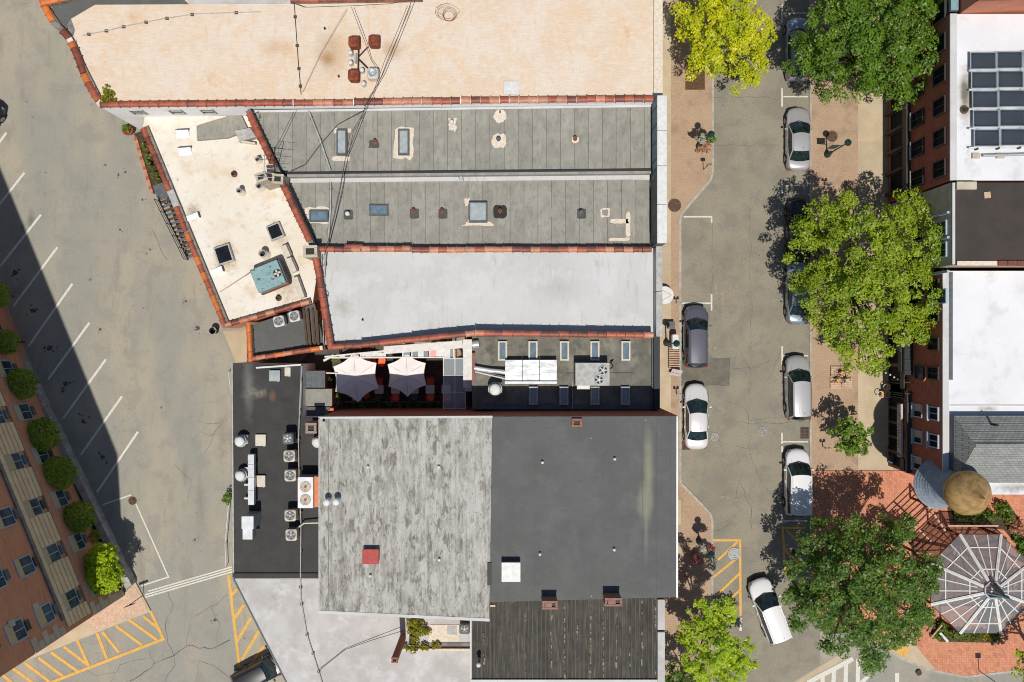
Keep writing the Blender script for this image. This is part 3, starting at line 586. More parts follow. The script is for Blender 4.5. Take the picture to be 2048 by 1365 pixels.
def coping(parent, p, q, z, n_, cols=(0, 0, 0, 1, 3), w=0.5, h=0.17, steps=(), name='coping_tile'):
    p = Vector(p[:2]); q = Vector(q[:2]); d = q - p; ln = d.length / n_; ang = math.atan2(d.y, d.x); lo = root_of(parent).location
    rz = root_of(parent).rotation_euler.z
    for i in range(n_):
        o = link(name, tile_mesh(M_terra[random.choice(cols)], w, h), parent)
        a = p + d * (i / n_); j = sum(0.06 if i >= s_ else 0 for s_ in steps)
        o.location = (a.x - lo.x + random.uniform(-.012, .012), a.y - lo.y + random.uniform(-.012, .012), z + j + random.uniform(-.008, .008))
        o.rotation_euler = (random.uniform(-.02, .02), random.uniform(-.012, .012), ang + random.uniform(-.015, .015)); o.scale = (ln, 1, 1)
def parapet(parent, p, q, t, z0, z1, m, off=0.0, name='parapet'):
    return MB().seg(p, q, t, z0 - 0.02, z1, off).build(name, m, parent, True)
def sheets(parent, poly, step, z, m, name='roof_sheet', rib=0.0, gap=0.024, jit=0.0):
    xs = [p[0] for p in poly]; x = min(xs)
    k = 0
    while x < max(xs) - 0.05:
        x1 = x + step * (1 + random.uniform(-jit, jit)); p = clipx(poly, x + gap / 2, min(x1, max(xs)) - gap / 2)
        if len(p) >= 3:
            n_ = len(p)
            if sum(p[i][0] * p[(i + 1) % n_][1] - p[(i + 1) % n_][0] * p[i][1] for i in range(n_)) < 0: p = p[::-1]
            zz = lambda q: z + 0.02 + 0.016 * (x1 - q[0]) / (x1 - x)
            b = MB(); b.add([(q[0], q[1], z - 0.01) for q in p] + [(q[0], q[1], zz(q)) for q in p],
                            [(i, (i + 1) % n_, n_ + (i + 1) % n_, n_ + i) for i in range(n_)] + [tuple(range(n_, 2 * n_))])
            if rib:
                ys = [q[1] for q in p]
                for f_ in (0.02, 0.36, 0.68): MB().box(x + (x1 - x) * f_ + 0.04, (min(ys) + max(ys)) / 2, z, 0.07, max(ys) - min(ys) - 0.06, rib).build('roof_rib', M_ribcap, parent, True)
            b.build(name, m, parent, True)
        x = x1; k += 1
XF = 10.5            # the street front of the west row of shops

# --- peach-roofed corner building (top)
zA, zAr = 6.2, 5.95
nw, sw_, se_ = W(83, 12, zA), W(200, 214, zA), W(1307, 203, zA)
A_pts = [tuple(nw[:2]), tuple(W(119, 63, zA)[:2]), tuple(W(142, 99, zA)[:2]), tuple(sw_[:2]), (XF, se_.y), (XF, 34), (-8, 34), (-18, 27.5)]
bA = building('shop_building', 'long building with peach coated flat roof and red tile edging at the top', A_pts, zA, zAr, M_stucco, M_peach)
d_ = (sw_ - nw).normalized(); ins = Vector((-d_.y, d_.x, 0))
for p_, q_ in (((83, 12), (119, 63)), ((119, 63), (142, 99)), ((142, 99), (200, 214))): parapet(bA, W(*p_, zA), W(*q_, zA), 0.34, zAr, zA - 0.05, M_greystone, 0.17)  # west parapet coloured grey to stand for the shadow along its inner side
parapet(bA, sw_, (XF - 0.62, se_.y), 0.34, zAr, zA - 0.05, M_stucco, 0.17)
MB().box(XF - 0.3, (se_.y + 34) / 2, zAr - 0.02, 0.6, 34 - se_.y - 0.02, 0.27).build('front_coping', M_seal, bA, True)
off = Vector((0.02, 0.17, 0))
coping(bA, sw_ + off, W(585, 210.5, zA) + off, zA - 0.05, 20, (0, 0, 1, 0), w=0.44)
coping(bA, W(587, 211, zA) + off, W(706, 210, zA) + off, zA - 0.05, 6, (0, 1, 3), w=0.42)
coping(bA, W(708, 209, zA) + off, W(920, 207, zA) + off, zA - 0.02, 11, (0, 1, 3), w=0.47)
coping(bA, W(922, 206, zA) + off, W(1306, 202, zA) + off, zA - 0.01, 20, (0, 1, 3), w=0.47)
def wpt(t): return nw.lerp(sw_, t) - ins * -0.0
o2 = ins * 0.17
coping(bA, W(83, 12, zA) + o2, W(101, 46, zA) + o2, zA - 0.05, 2, (2, 2))
coping(bA, W(121, 64, zA) + o2, W(134, 80, zA) + o2, zA - 0.05, 1, (1,))
coping(bA, W(138, 88, zA) + o2, W(143, 99, zA) + o2, zA - 0.05, 1, (2,))
coping(bA, W(144, 100, zA) + o2, W(163, 150, zA) + o2, zA - 0.05, 3, (1, 1))
coping(bA, W(164, 152, zA) + o2, W(171, 168, zA) + o2, zA - 0.05, 1, (2,))
coping(bA, W(172, 170, zA) + o2, W(192, 205, zA) + o2, zA - 0.05, 3, (0,))
MB().seg(W(101, 47, zA) + o2, W(120, 63, zA) + o2, 0.4, zA - 0.05, zA + 0.04).build('coping_slab', M_greystone, bA, True)
MB().seg(W(134, 80, zA) + o2, W(138, 87, zA) + o2, 0.4, zA - 0.05, zA + 0.06).build('coping_slab', M_whmetal, bA, True)
MB().seg(W(192, 206, zA) + o2, W(199, 213, zA) + o2, 0.4, zA - 0.05, zA + 0.06).build('coping_slab', M_seal, bA, True)
coping(bA, W(85, 9, zA), W(160, -8, zA), zA + 0.25, 4, (2, 2, 0))
MB().seg(W(85, 9, zA), W(300, -36, zA), 0.4, zAr - 0.02, zA + 0.27).build('parapet', M_greystone, bA, True)
MB().prism(xy([(98, 18), (150, -4), (375, -30), (368, 0), (378, 9), (190, 10), (142, 38), (128, 62)], zAr), zAr, zAr + 0.03).build('membrane_strip', M_char, bA, True)
MB().prism(xy([(128, 62), (142, 38), (150, 60), (147, 72)], zAr), zAr, zAr + 0.02).build('membrane_strip', M_greystone, bA, True)
MB().prism(xy([(379, 9), (370, -20), (583, -20), (584, 8)], zAr), zAr, zAr + 0.05).build('membrane_strip', M_conroof, bA, True)
MB().seg(W(583, 4, zAr), W(846, 0, zAr), 0.35, zAr - 0.02, zAr + 0.2).build('parapet', M_greystone, bA, True)
coping(bA, W(583, 3, zAr), W(846, -1, zAr), zAr + 0.2, 14, (0, 1), w=0.4)

# --- shared slanted rear wall of the row, and the two grey-roofed shops
zS = 5.9
rear = [W(490, 222, zS), W(556, 360, zS), W(622, 500, zS), W(655, 698, zS)]
zB, zC, zD = 5.2, 4.7, 5.0
yBC = W(1307, 345, zB + 0.2).y; yBL = W(560, 352, zB + 0.2).y
yCD = W(900, 494, 5.6).y
B_pts = [tuple(rear[0][:2]), (rear[1].x, yBL), (XF, yBC), (XF, se_.y + 0.1), (rear[0].x, sw_.y + 0.12)]
bB = building('shop_building', 'shop with grey sheeted flat roof directly below the peach roof', B_pts, zB + .3, zB, M_brickW, M_greyb, 'roof_base')
sheets(bB, [(rear[0].x + .1, sw_.y + 0.05), (rear[1].x + .35, yBL + .2), (9.87, yBC + .2), (9.87, se_.y - 0.02), (rear[0].x + .35, sw_.y - 0.02)], 1.0, zB, M_grey, jit=0.03)
C_pts = [(rear[1].x, yBL - .02), tuple(rear[2][:2]), (XF, yCD), (XF, yBC - 0.02)]
bC = building('shop_building', 'shop with grey sheeted flat roof directly above the long white roof', C_pts, zC + .3, zC, M_brickW, M_greyb, 'roof_base')
sheets(bC, [(rear[1].x + .3, yBL - .25), (rear[2].x + .3, yCD + .1), (9.87, yCD + .1), (9.87, yBC - .25)], 1.0, zC, M_grey, jit=0.03)
# party wall between them: dark strip painted as its shadow line, pale flashing below
MB().seg((rear[1].x + .5, yBL + .06), (9.85, yBC + .06), 0.3, zC, zB + 0.22).build('party_wall', M_grey, bB, True)
MB().seg((rear[1].x + .5, yBL + .16), (9.85, yBC + .16), 0.14, zB + 0.2, zB + 0.27).build('shadow_strip', M_dkmetal, bB, True)
MB().seg((rear[1].x + .6, yBL - .24), (9.85, yBC - .24), 0.3, zC, zC + 0.14).build('flashing', M_wroof, bC, True)
MB().seg((rear[0].x + .5, sw_.y - 0.1), (9.85, se_.y - 0.1), 0.16, zB, zB + 0.2).build('flashing', M_wroof, bB, True)
for bb, i, n_ in ((bB, 0, 11), (bC, 1, 11)):
    p, q = rear[i].copy(), rear[i + 1].copy()
    parapet(bb, p, q, 0.36, (zB, zC)[i], zS - 0.1, M_greystone, 0.18)
    dd = (q - p).normalized(); nn = Vector((-dd.y, dd.x, 0)) * 0.16
    coping(bb, p + nn + dd * .3, q + nn - dd * (1.0 if i == 0 else 0.6), zS - 0.1, n_, (0, 0, 1), w=0.46)
for bb, y0, y1, n_ in ((bB, yBC, se_.y, 2), (bC, yCD, yBC, 2)):
    z0 = zB if bb is bB else zC
    MB().box(XF - 0.3, (y0 + y1) / 2, z0 - 0.02, 0.58, y1 - y0 - 0.03, 7.62 - z0).build('front_parapet', M_teal if bb is bB else M_dkgrey, bb, True)
    for k in range(n_):
        a = y0 + (y1 - y0) * k / n_; b = y0 + (y1 - y0) * (k + 1) / n_
        MB().bev(XF - 0.3, (a + b) / 2, 7.6, 0.66, b - a - 0.03, 0.1, 0.02).build('coping_slab', M_whmetal, bb, True)
    for k in range(4):
        MB().box(XF - 0.6, y0 + (y1 - y0) * (k + .5) / 4, z0 + .1, 0.03, 0.04, 2.2).build('seam_batten', M_dkgrey, bb, True)

# --- long white roof
D_pts = [tuple(rear[2][:2]), tuple(rear[3][:2]), tuple(W(800, 684, zS)[:2]), tuple(W(950, 670, zS)[:2]), (XF, W(1300, 674, zS).y), (XF, yCD - 0.02), (rear[2].x + .2, yCD - .02)]
bD = building('shop_building', 'shop with long white coated roof edged by red tiles above and below', D_pts, 6.1, zD, M_brickW, M_wroof)
parapet(bD, (rear[2].x + .5, yCD - .15), (XF - .62, yCD - .15), 0.3, zC, 5.45, M_greystone)
coping(bD, W(690, 494, 5.5), W(725, 494, 5.5), 5.42, 2, (0,), w=0.4); 
coping(bD, (W(632, 494, 5.5).x, yCD - .15), (W(722, 494, 5.5).x, yCD - .15), 5.44, 5, (3, 0, 1), w=0.4)
coping(bD, (W(724, 494, 5.5).x, yCD - .12), (W(822, 494, 5.5).x, yCD - .12), 5.48, 6, (3, 0, 3), w=0.42)
coping(bD, (W(824, 494, 5.5).x, yCD - .2), (W(930, 494, 5.5).x, yCD - .2), 5.44, 6, (0, 1, 3), w=0.42)
coping(bD, (W(932, 494, 5.5).x, yCD - .17), (XF - .65, yCD - .17), 5.46, 20, (0, 3, 3, 1), w=0.42)
sp = [rear[3], W(720, 694, zS), W(822, 683, zS), W(950, 670, zS), Vector((XF - .62, W(1300, 674, zS).y, zS))]
for i, (zt, n_) in enumerate(((5.5, 4), (5.8, 5), (6.0, 7), (6.1, 19))):
    parapet(bD, sp[i], sp[i + 1], 0.3, zD, zt, M_greystone, 0.15)
    dd = (sp[i + 1] - sp[i]).normalized(); nn = Vector((-dd.y, dd.x, 0)) * 0.12
    coping(bD, sp[i] + nn, sp[i + 1] + nn, zt - 0.01, n_, (0, 3, 1, 0), w=0.42)
parapet(bD, rear[2], rear[3], 0.36, zD, zS - 0.35, M_greystone, 0.18)
dd = (rear[3] - rear[2]).normalized(); nn = Vector((-dd.y, dd.x, 0)) * 0.16
coping(bD, rear[2] + nn + dd * .6, rear[3] + nn, zS - 0.35, 9, (0, 1, 0), w=0.46)
yd0, yd1 = W(1300, 674, zS).y, yCD
for k in range(2):
    a = yd0 + (yd1 - yd0) * k / 2; b = yd0 + (yd1 - yd0) * (k + 1) / 2
    MB().bev(XF - 0.22, (a + b) / 2, zD - .02, 0.44, b - a - 0.03, 1.15, 0.02).build('front_parapet', M_conduit, bD, True)

# --- low cream-roofed rear building on the slant
zE, zEr = 3.7, 3.35
E = [W(281, 256, zE), W(446, 656, zE), W(622, 606, zE)]
E_pts = [tuple(E[0][:2]), tuple(E[1][:2]), tuple(E[2][:2]), tuple(rear[2][:2]), tuple(rear[1][:2]), tuple(rear[0][:2]), (rear[0].x - .1, sw_.y + .1), (W(285, 250, zE).x, sw_.y + .1)]
E_pts = [(p[0] + (.06 if i in (2, 3, 4, 5) else 0), p[1]) for i, p in enumerate(E_pts)]
bE = building('rear_building', 'low rear building with stained cream roof and slanting red tile edge', E_pts, zE, zEr, M_brickL, M_cream)
parapet(bE, E[0], E[1], 0.5, zEr, zE - .1, M_greystone, 0.25)
parapet(bE, E[1], E[2], 0.34, zEr, zE - .1, M_greystone, 0.17)
dd = (E[1] - E[0]).normalized(); nn = Vector((-dd.y, dd.x, 0)) * 0.15
LE = (E[1] - E[0]).length
coping(bE, E[0] + nn + dd * .1, E[0] + nn + dd * 5.0, zE - .1, 7, (0, 0, 1), w=0.4)
MB().seg(E[0] + nn * 1.6 + dd * 5.0, E[0] + nn * 1.6 + dd * 6.3, 0.5, zE - .1, zE - .02).build('coping_slab', M_conduit, bE, True)
coping(bE, E[0] + nn + dd * 6.3, E[0] + nn + dd * 8.2, zE - .1, 3, (0,), w=0.4)
coping(bE, E[0] + nn + dd * 8.4, E[1] + nn, zE - .1, 12, (0, 2, 0, 1), w=0.4)
dd2 = (E[2] - E[1]).normalized(); nn2 = Vector((-dd2.y, dd2.x, 0)) * 0.15
coping(bE, E[1] + nn2, E[2] + nn2 - dd2 * .1, zE - .1, 10, (0, 3, 1), w=0.36)
MB().prism(xy([(393, 252), (480, 226), (496, 260), (455, 276), (394, 281)], zEr + .3), zEr, zEr + .32).build('roof_upstand', M_grey, bE, True)
MB().prism(xy([(470, 262), (500, 256), (512, 274), (478, 284)], zEr + .6), zEr, zEr + .62).build('vent_housing', M_conduit, bE, True)
MB().seg(W(480, 285, zEr), W(514, 290, zEr), 0.1, zEr, zEr + .5).build('roof_upstand', M_seal, bE, True)

# --- small black-roofed annex with orange edging
zL, zLr = 3.6, 2.95
Lc = [W(492, 652, zL), W(496, 723, zL), W(645, 700, zL), W(624, 608, zL)]
L_pts = [tuple(p[:2]) for p in Lc]
L_pts = [L_pts[0], L_pts[1], (L_pts[2][0] + .1, L_pts[2][1]), (E[2].x + .1, E[2].y - .02)]
bL = building('rear_annex', 'small annex with black flat roof and bright orange tile edging', L_pts, zL, zLr, M_brickL, M_char)
parapet(bL, Lc[0], Lc[1], 0.3, zLr, zL - .1, M_beige, 0.15); parapet(bL, Lc[1], Lc[2], 0.3, zLr, zL - .1, M_beige, 0.15)
coping(bL, Lc[0] + Vector((.15, .2, 0)), Lc[1] + Vector((.15, -.05, 0)), zL - .1, 4, (2,), w=0.36)
dd = (Lc[2] - Lc[1]).normalized(); nn = Vector((-dd.y, dd.x, 0)) * 0.15
coping(bL, Lc[1] + nn, Lc[2] + nn - dd * .2, zL - .1, 8, (0, 2, 3), w=0.36)
for i in range(4):
    p = W(608 + i * 9, 618 + (i % 2) * 3, zLr); q = W(615 + i * 8, 690, zLr)
    MB().seg(p, q, 0.16, zLr + .15 * (i % 2), zLr + .2 + .15 * (i % 2)).build('timber', M_woodblk, bL, True)

# --- front shop with skylights, and its dark front parapet
zF = 4.6
yF0, yF1 = W(1100, 832, 9).y + 0.05, sp[3].y - .1
xF0 = W(944, 700, zF).x
F_pts = [(xF0, yF0), (XF, yF0), (XF, yF1), (xF0, yF1)]
bF = building('shop_building', 'shop with grey felt roof holding two rows of narrow skylights', F_pts, 5.1, zF, M_brickW, M_felt)
MB().box(XF - .22, (yF0 + yF1) / 2, zF - .02, 0.44, yF1 - yF0 - .1, .52).build('front_parapet', M_dkmetal, bF, True)
MB().box(XF - .5, (yF0 + yF1) / 2, zF - .02, 0.08, yF1 - yF0 - .1, .3).build('gutter', M_dkgrey, bF, True)
for x in (1030, 1150):
    MB().box(W(x, 745, zF).x, (yF0 + yF1) / 2, zF, 1.2, .06, .03).build('felt_lap', M_greyb, bF, True)
MB().box(W(1230, 745, zF).x, W(1230, 746, zF).y, zF, 2.6, .05, .02).build('felt_lap', M_greyb, bF, True)
MB().box((xF0 + XF) / 2, yF0 + .25, zF, XF - xF0 - 1, .4, .06).build('felt_upstand', M_dkgrey, bF, True)
MB().box(W(1145, 760, zF).x, (W(1145, 760, zF).y + yF0) / 2, zF, .04, abs(W(1145, 760, zF).y - yF0) - .1, .12).build('pipe_run', M_conduit, bF, True)

# --- black-roofed building on the left of the mottled block
zK = 4.0
K_pts = [tuple(W(462, 727, zK)[:2]), tuple(W(465, 1157, zK)[:2]), (W(690, 1157, zK).x, W(465, 1157, zK).y), (W(690, 727, zK).x, W(465, 835, zK).y), (W(606, 727, zK).x, W(465, 835, zK).y), (W(606, 727, zK).x, W(606, 730, zK).y)]
bK = building('rear_building', 'black flat roofed building crowded with air conditioning units', K_pts, zK, zK, M_stucco, M_black)
MB().seg(W(463, 727, zK), W(466, 1156, zK), .1, zK - .1, zK + .06, .05).build('edge_trim', M_conduit, bK, True)
MB().seg(W(466, 1155, zK), W(690, 1155, zK), .3, zK - .02, zK + .12, .16).build('edge_upstand', M_black, bK, True)
MB().seg(W(513, 736, zK), W(603, 730, zK), .12, zK, zK + .12).build('edge_trim', M_whmetal, bK, True)
MB().seg(W(604, 733, zK), W(600, 830, zK), .12, zK, zK + .1).build('edge_trim', M_conduit, bK, True)

# --- concrete-coloured low roof at the bottom
zJ = 3.9
J_pts = [tuple(W(466, 1158, zJ)[:2]), tuple(W(640, 1500, zJ)[:2]), (W(944, 1500, zJ).x, W(640, 1500, zJ).y), (W(944, 1240, zJ).x, W(690, 1159, zJ).y - .02), (W(690, 1159, zJ).x, W(466, 1158, zJ).y - .03)]
bJ = building('rear_building', 'low building with pale concrete coloured roof at the bottom of the picture', J_pts, zJ, zJ, M_stucco, M_conroof)
MB().seg(W(466, 1158, zJ), W(640, 1500, zJ), .1, zJ - .1, zJ + .05, .05).build('edge_trim', M_dkgrey, bJ, True)
MB().seg(W(806, 1300, zJ + .25), W(942, 1300, zJ + .25), .16, zJ, zJ + .28).build('party_wall', M_seal, bJ, True)
MB().seg(W(850, 1291, zJ), W(942, 1291, zJ), .4, zJ - .02, zJ + .05).build('gutter_trough', M_greystone, bJ, True)
MB().prism(xy([(860, 1250), (918, 1250), (918, 1282), (856, 1285)], zJ), zJ, zJ + .05).build('roof_patch', M_seal, bJ, True)
MB().prism(xy([(895, 1252), (914, 1252), (914, 1270), (893, 1268)], zJ), zJ + .05, zJ + .09).build('roof_patch', M_conduit, bJ, True)

# --- tall block: mottled half and charcoal half
zH = 9.0
I_pts = [tuple(W(p[0], p[1], zH)[:2]) for p in ((637, 836), (985, 834), (979, 1243), (637, 1227))]
bI = building('apartment_block', 'tall block with blotchy mottled grey roof', I_pts, zH, zH, M_brickW, M_greystone, 'roof_base')
sheets(bI, inset(I_pts, .02), 0.9, zH, M_mott, gap=0.006, jit=.04)
MB().seg(W(637, 836, zH), W(985, 834, zH), .14, zH, zH + .05, .0).build('edge_trim', M_wroof, bI, True)
MB().seg(W(637, 836, zH), W(637, 1227, zH), .08, zH, zH + .05, .05).build('edge_trim', M_conduit, bI, True)
MB().seg(W(637, 1227, zH), W(979, 1243, zH), .2, zH, zH + .06, .1).build('edge_trim', M_wroof, bI, True)
MB().seg(W(657, 838, zH), W(657, 1226, zH), .05, zH, zH + .03).build('felt_lap', M_greystone, bI, True)
zH2 = 9.05
H_pts = [tuple(W(p[0], p[1], zH2)[:2]) for p in ((985, 833), (1355, 832), (1355, 1195), (979, 1205))]
bH = building('apartment_block', 'tall block with smooth charcoal sheet roof and pale streak stain', H_pts, zH2, zH2, M_brickW, M_dkgrey, 'roof_base')
sheets(bH, inset(H_pts, .03), 0.92, zH2, M_char, gap=0.018)
MB().seg(W(1354, 833, zH2), W(1354, 1195, zH2), .1, zH2 - .25, zH2 + .06, .0).build('edge_trim', M_galv, bH, True)
MB().box(W(979, 1148, zH2).x, W(979, 1148, zH2).y, zH2 - .2, .3, 1.5, .27).build('flashing', M_dkmetal, bH, True)
# --- ribbed dark roof at the bottom
zG = 7.0
yG1 = W(1100, 1205, zH2).y - 0.05 + .25
G_pts = [(W(940, 1300, zG).x, yG1 + .3), (XF, yG1 + .3), (XF, W(1000, 1366, zG).y), (W(940, 1300, zG).x, W(1000, 1366, zG).y)]
bG = building('shop_building', 'shop with dark ribbed roof and pale peeling seams at the bottom', G_pts, zG, zG, M_brickW, M_greyb, 'roof_base')
gx0, gx1 = G_pts[0][0] + .15, XF - .55
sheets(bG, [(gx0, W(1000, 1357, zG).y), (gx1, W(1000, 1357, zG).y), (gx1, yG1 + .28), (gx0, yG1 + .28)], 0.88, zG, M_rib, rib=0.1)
MB().box(G_pts[0][0] + .06, (yG1 + G_pts[2][1]) / 2, zG - .02, .12, yG1 - G_pts[2][1] + .2, .16).build('edge_trim', M_wroof, bG, True)
for k, (a, b) in enumerate(((1197, 1258), (1262, 1366))):
    ya, yb = W(1300, a, zG).y, W(1300, b, zG).y
    MB().bev(XF - .28, (ya + yb) / 2, zG - .02, .5, abs(ya - yb) - .02, .3, .02).build('front_coping', M_conroof, bG, True)
MB().box((gx0 + gx1) / 2, W(1000, 1362, zG).y, zG - .02, gx1 - gx0 + .2, .28, .2).build('edge_trim', M_wroof, bG, True)
MB().box(W(976, 1211, zG).x, W(976, 1211, zG).y, zG, 1.0, .12, .15).build('edge_trim', M_seal, bG, True)
for i, px in enumerate((968, 1023, 1050, 1103, 1129, 1155, 1181, 1207, 1233, 1259, 1284, 1311)):
    b = MB(); x = W(px, 1300, zG).x; y = yG1 + .1
    while y > W(1000, 1352, zG).y:
        ln = random.uniform(.15, .5)
        if random.random() < (.85 if i in (1, 3, 4, 6, 7) else .5):
            b.box(x + random.uniform(-.03, .03), y - ln / 2, zG + .03, random.uniform(.03, .13), ln, .038, random.uniform(-.2, .2))
        y -= ln + random.uniform(0.02, .2)
    if b.v: b.build('peeling_sealant', M_crust, bG, True)['kind'] = 'stuff'

# --- windows helper: proud frame ring, pane set back in it
def window(parent, ctr, nrm, w, h, fm, pm, depth=0.12, fw=0.07, bars='cross', sill=None, blind=False, name='window'):
    n_ = Vector((nrm[0], nrm[1], 0)).normalized(); t = Vector((-n_.y, n_.x, 0)); up = Vector((0, 0, 1)); ctr = Vector(ctr)
    def slab(b, u0, u1, v0, v1, d0, d1):
        vs = [ctr + t * u + up * v + n_ * d for d in (d0, d1) for u, v in ((u0, v0), (u1, v0), (u1, v1), (u0, v1))]
        b.add(vs, [(3, 2, 1, 0), (4, 5, 6, 7), (0, 1, 5, 4), (1, 2, 6, 5), (2, 3, 7, 6), (3, 0, 4, 7)])
    a, c_ = w / 2, h / 2; b = MB()
    slab(b, -a, a, c_ - fw, c_, -.02, depth); slab(b, -a, a, -c_, -c_ + fw, -.02, depth)
    slab(b, -a, -a + fw, -c_ + fw, c_ - fw, -.02, depth); slab(b, a - fw, a, -c_ + fw, c_ - fw, -.02, depth)
    if bars in ('cross', 'v'): slab(b, -.025, .025, -c_ + fw, c_ - fw, .012, depth * .6)
    if bars in ('cross', 'h'): slab(b, -a + fw, a - fw, -.03, .03, .014, depth * .62)
    o = b.build(name, fm, parent, True)
    p = MB(); slab(p, -a + fw, a - fw, -c_ + fw, c_ - fw, 0.0, 0.01); p.build('pane', pm, o, True)
    if sill is not None:
        s_ = MB(); slab(s_, -a - .08, a + .08, -c_ - .1, -c_ - .005, -.02, depth + .07); s_.build('sill', sill, o, True)
    if blind == 'top':
        s_ = MB(); slab(s_, -a + fw, a - fw, c_ * random.uniform(.0, .45), c_ - fw, 0.0101, 0.016); s_.build('blind', M_blind, o, True)
    elif blind:
        s_ = MB(); slab(s_, -a + fw, -.03, -c_ + fw, c_ * .9 - fw, 0.0101, 0.016); s_.build('blind', M_blind, o, True)
    return o
# windows on the visible white side wall of the peach building
for k, px in enumerate((275, 352, 415)):
    window(bA, (W(px, 233, 5.0).x, sw_.y - 0.001 + (px - 200) / 1107 * (se_.y - sw_.y), 4.85), (0, -1), .95, 1.1, M_conduit, M_glassbl, .1, .06, 'cross' if k == 0 else 'h')

# --- east row of buildings
XE = 28.88
def eastblock(label, y0px, y1px, z, wallm, roofm, wide=24, **k):
    y0, y1 = W(1900, y0px, z).y, W(1900, y1px, z).y
    pts = [(XE, y1 + .01), (XE + wide, y1 + .01), (XE + wide, y0 - .01), (XE, y0 - .01)]
    return building(k.get('name', 'brick_building'), label, pts, z, z, wallm, roofm), y0, y1
bN, yN0, yN1 = eastblock('brick building with white roof carrying rows of solar panels', 28, 362, 9.4, M_brickW, M_east)
bP, yP0, yP1 = eastblock('building with dark brown roof between two white roofs', 365, 531, 9.6, M_tan, M_brown)
yQ0, yQ1 = W(1900, 542, 8.4).y, W(1900, 990, 8.4).y
bQ = building('brick_building', 'corner brick building with white roof and grey shingled gable', [(XE, yQ1 + .75), (XE + 1.9, yQ1), (XE + 24, yQ1), (XE + 24, yQ0), (XE, yQ0)], 8.4, 8.4, M_brickW, M_east)
MB().box(XE + .2, (yN0 + yN1) / 2, 9.38, .44, yN0 - yN1 - .04, .12).build('roof_edge', M_wroof, bN, True)
MB().box(XE + .1, (yP0 + yP1) / 2, 9.58, .18, yP0 - yP1 - .1, .14).build('roof_edge', M_wroof, bP, True)
MB().box(XE + .9, yP0 - .25, 9.58, 1.3, .5, .25).build('chimney_block', M_tan, bP, True)
MB().box(XE + 12, yP1 + .12, 9.38, 23, .3, .3).build('parapet', M_brickO, bP, True)
MB().box(XE + 1.6, yP1 + .12, 9.68, 2.6, .3, .08).build('coping_slab', M_seal, bP, True)
for k in range(22):
    MB().bev(XE + 3.3 + k * .62, yP1 + .12, 9.68, .6, .34, .1, .03).build('coping_brick', M_terra[1], bP, True)
MB().box(W(1973, 391, 9.6).x, W(1973, 391, 9.6).y, 9.6, .42, .4, .12, .1).build('roof_drain_box', M_pallet, bP, True)
MB().box(XE + .2, (yQ0 + yQ1 + .9) / 2, 8.38, .4, yQ0 - yQ1 - .9, .1).build('roof_edge', M_wroof, bQ, True)
MB().box(XE + .55, (W(1890, 545, 8.4).y + W(1890, 760, 8.4).y) / 2, 8.4, .28, abs(W(1890, 545, 8.4).y - W(1890, 760, 8.4).y), .05).build('membrane_strip', M_dkgrey, bQ, True)
MB().box(XE + 12, W(1990, 811, 8.4).y, 8.4, 23, .08, .03).build('felt_lap', M_wroof, bQ, True)
# shingled gable on the corner building
gz = 9.0
ge = [W(1908, 832, gz), W(2400, 832, gz), W(2400, 966, gz), W(1908, 966, gz)]
r0 = W(1921, 893, 11.0); r1 = Vector((ge[1].x, r0.y, 11.0)); r0 = Vector((ge[0].x + .55, r0.y, 10.6)); r1.z = 10.6
ro = MB().add([ge[0], ge[1], ge[2], ge[3], r0, r1], [(0, 4, 5, 1), (3, 2, 5, 4), (0, 3, 4)]).build('gable_roof', M_slate, bQ, True)
MB().prism([tuple(p[:2]) for p in ge], 8.3, gz, top=False).build('gable_base', M_dkgrey, bQ, True)
MB().seg(r0, r1, .22, 10.58, 10.63).build('ridge_cap', M_slate, ro, True)
nsh = 15
for k in range(nsh):           # shingle courses, each lapped over the one below
    for sgn, ea, eb in ((1, ge[0], ge[1]), (-1, ge[3], ge[2])):
        t0, t1 = k / nsh, (k + 1) / nsh
        a0 = ea.lerp(r0, t0); b0 = eb.lerp(r1, t0); a1 = ea.lerp(r0, t1); b1 = eb.lerp(r1, t1); up = Vector((0, 0, .045)); u2 = Vector((0, 0, .012))
        MB().add([a0, b0, b0 + up, a0 + up, a1 + u2, b1 + u2], [(0, 3, 2, 1) if sgn > 0 else (0, 1, 2, 3), (3, 4, 5, 2) if sgn > 0 else (2, 5, 4, 3)]).build('shingle_course', M_slate, ro, True)
MB().cyl(W(1991, 850, 10).x, W(1991, 850, 10).y, 9.5, .09, .75, 10).build('vent_pipe', M_cable, bQ, True)
# taller building in the top right corner: lit brick wall, ribbed canopy
yT = yN0 + .02
bT = thing('brick_building', 'taller building with sunlit orange brick wall in the top right corner', 'building', (XE + 13, yT + 5, 0))
MB().prism([(XE + .7, yT), (XE + 25, yT + .9), (XE + 25, yT + 12), (XE + .7, yT + 12)], -.3, 11.6, top=False).build('wall', M_brickO, bT, True)
MB().prism([(XE + .7, yT), (XE + 25, yT + .9), (XE + 25, yT + 12), (XE + .7, yT + 12)], 11.4, 11.7, bottom=True).build('roof', M_conroof, bT, True)
MB().box(XE + .3, yT + 5, 9.2, .5, 9.6, .25).build('cornice', M_teal, bT, True)
for k in range(10): MB().seg((XE + .8 + k * .32, yT + .9 + k * .06), (XE + .95 + k * .32, yT + 5), .16, 11.72, 11.8).build('canopy_slat', M_woodblk, bT, True)
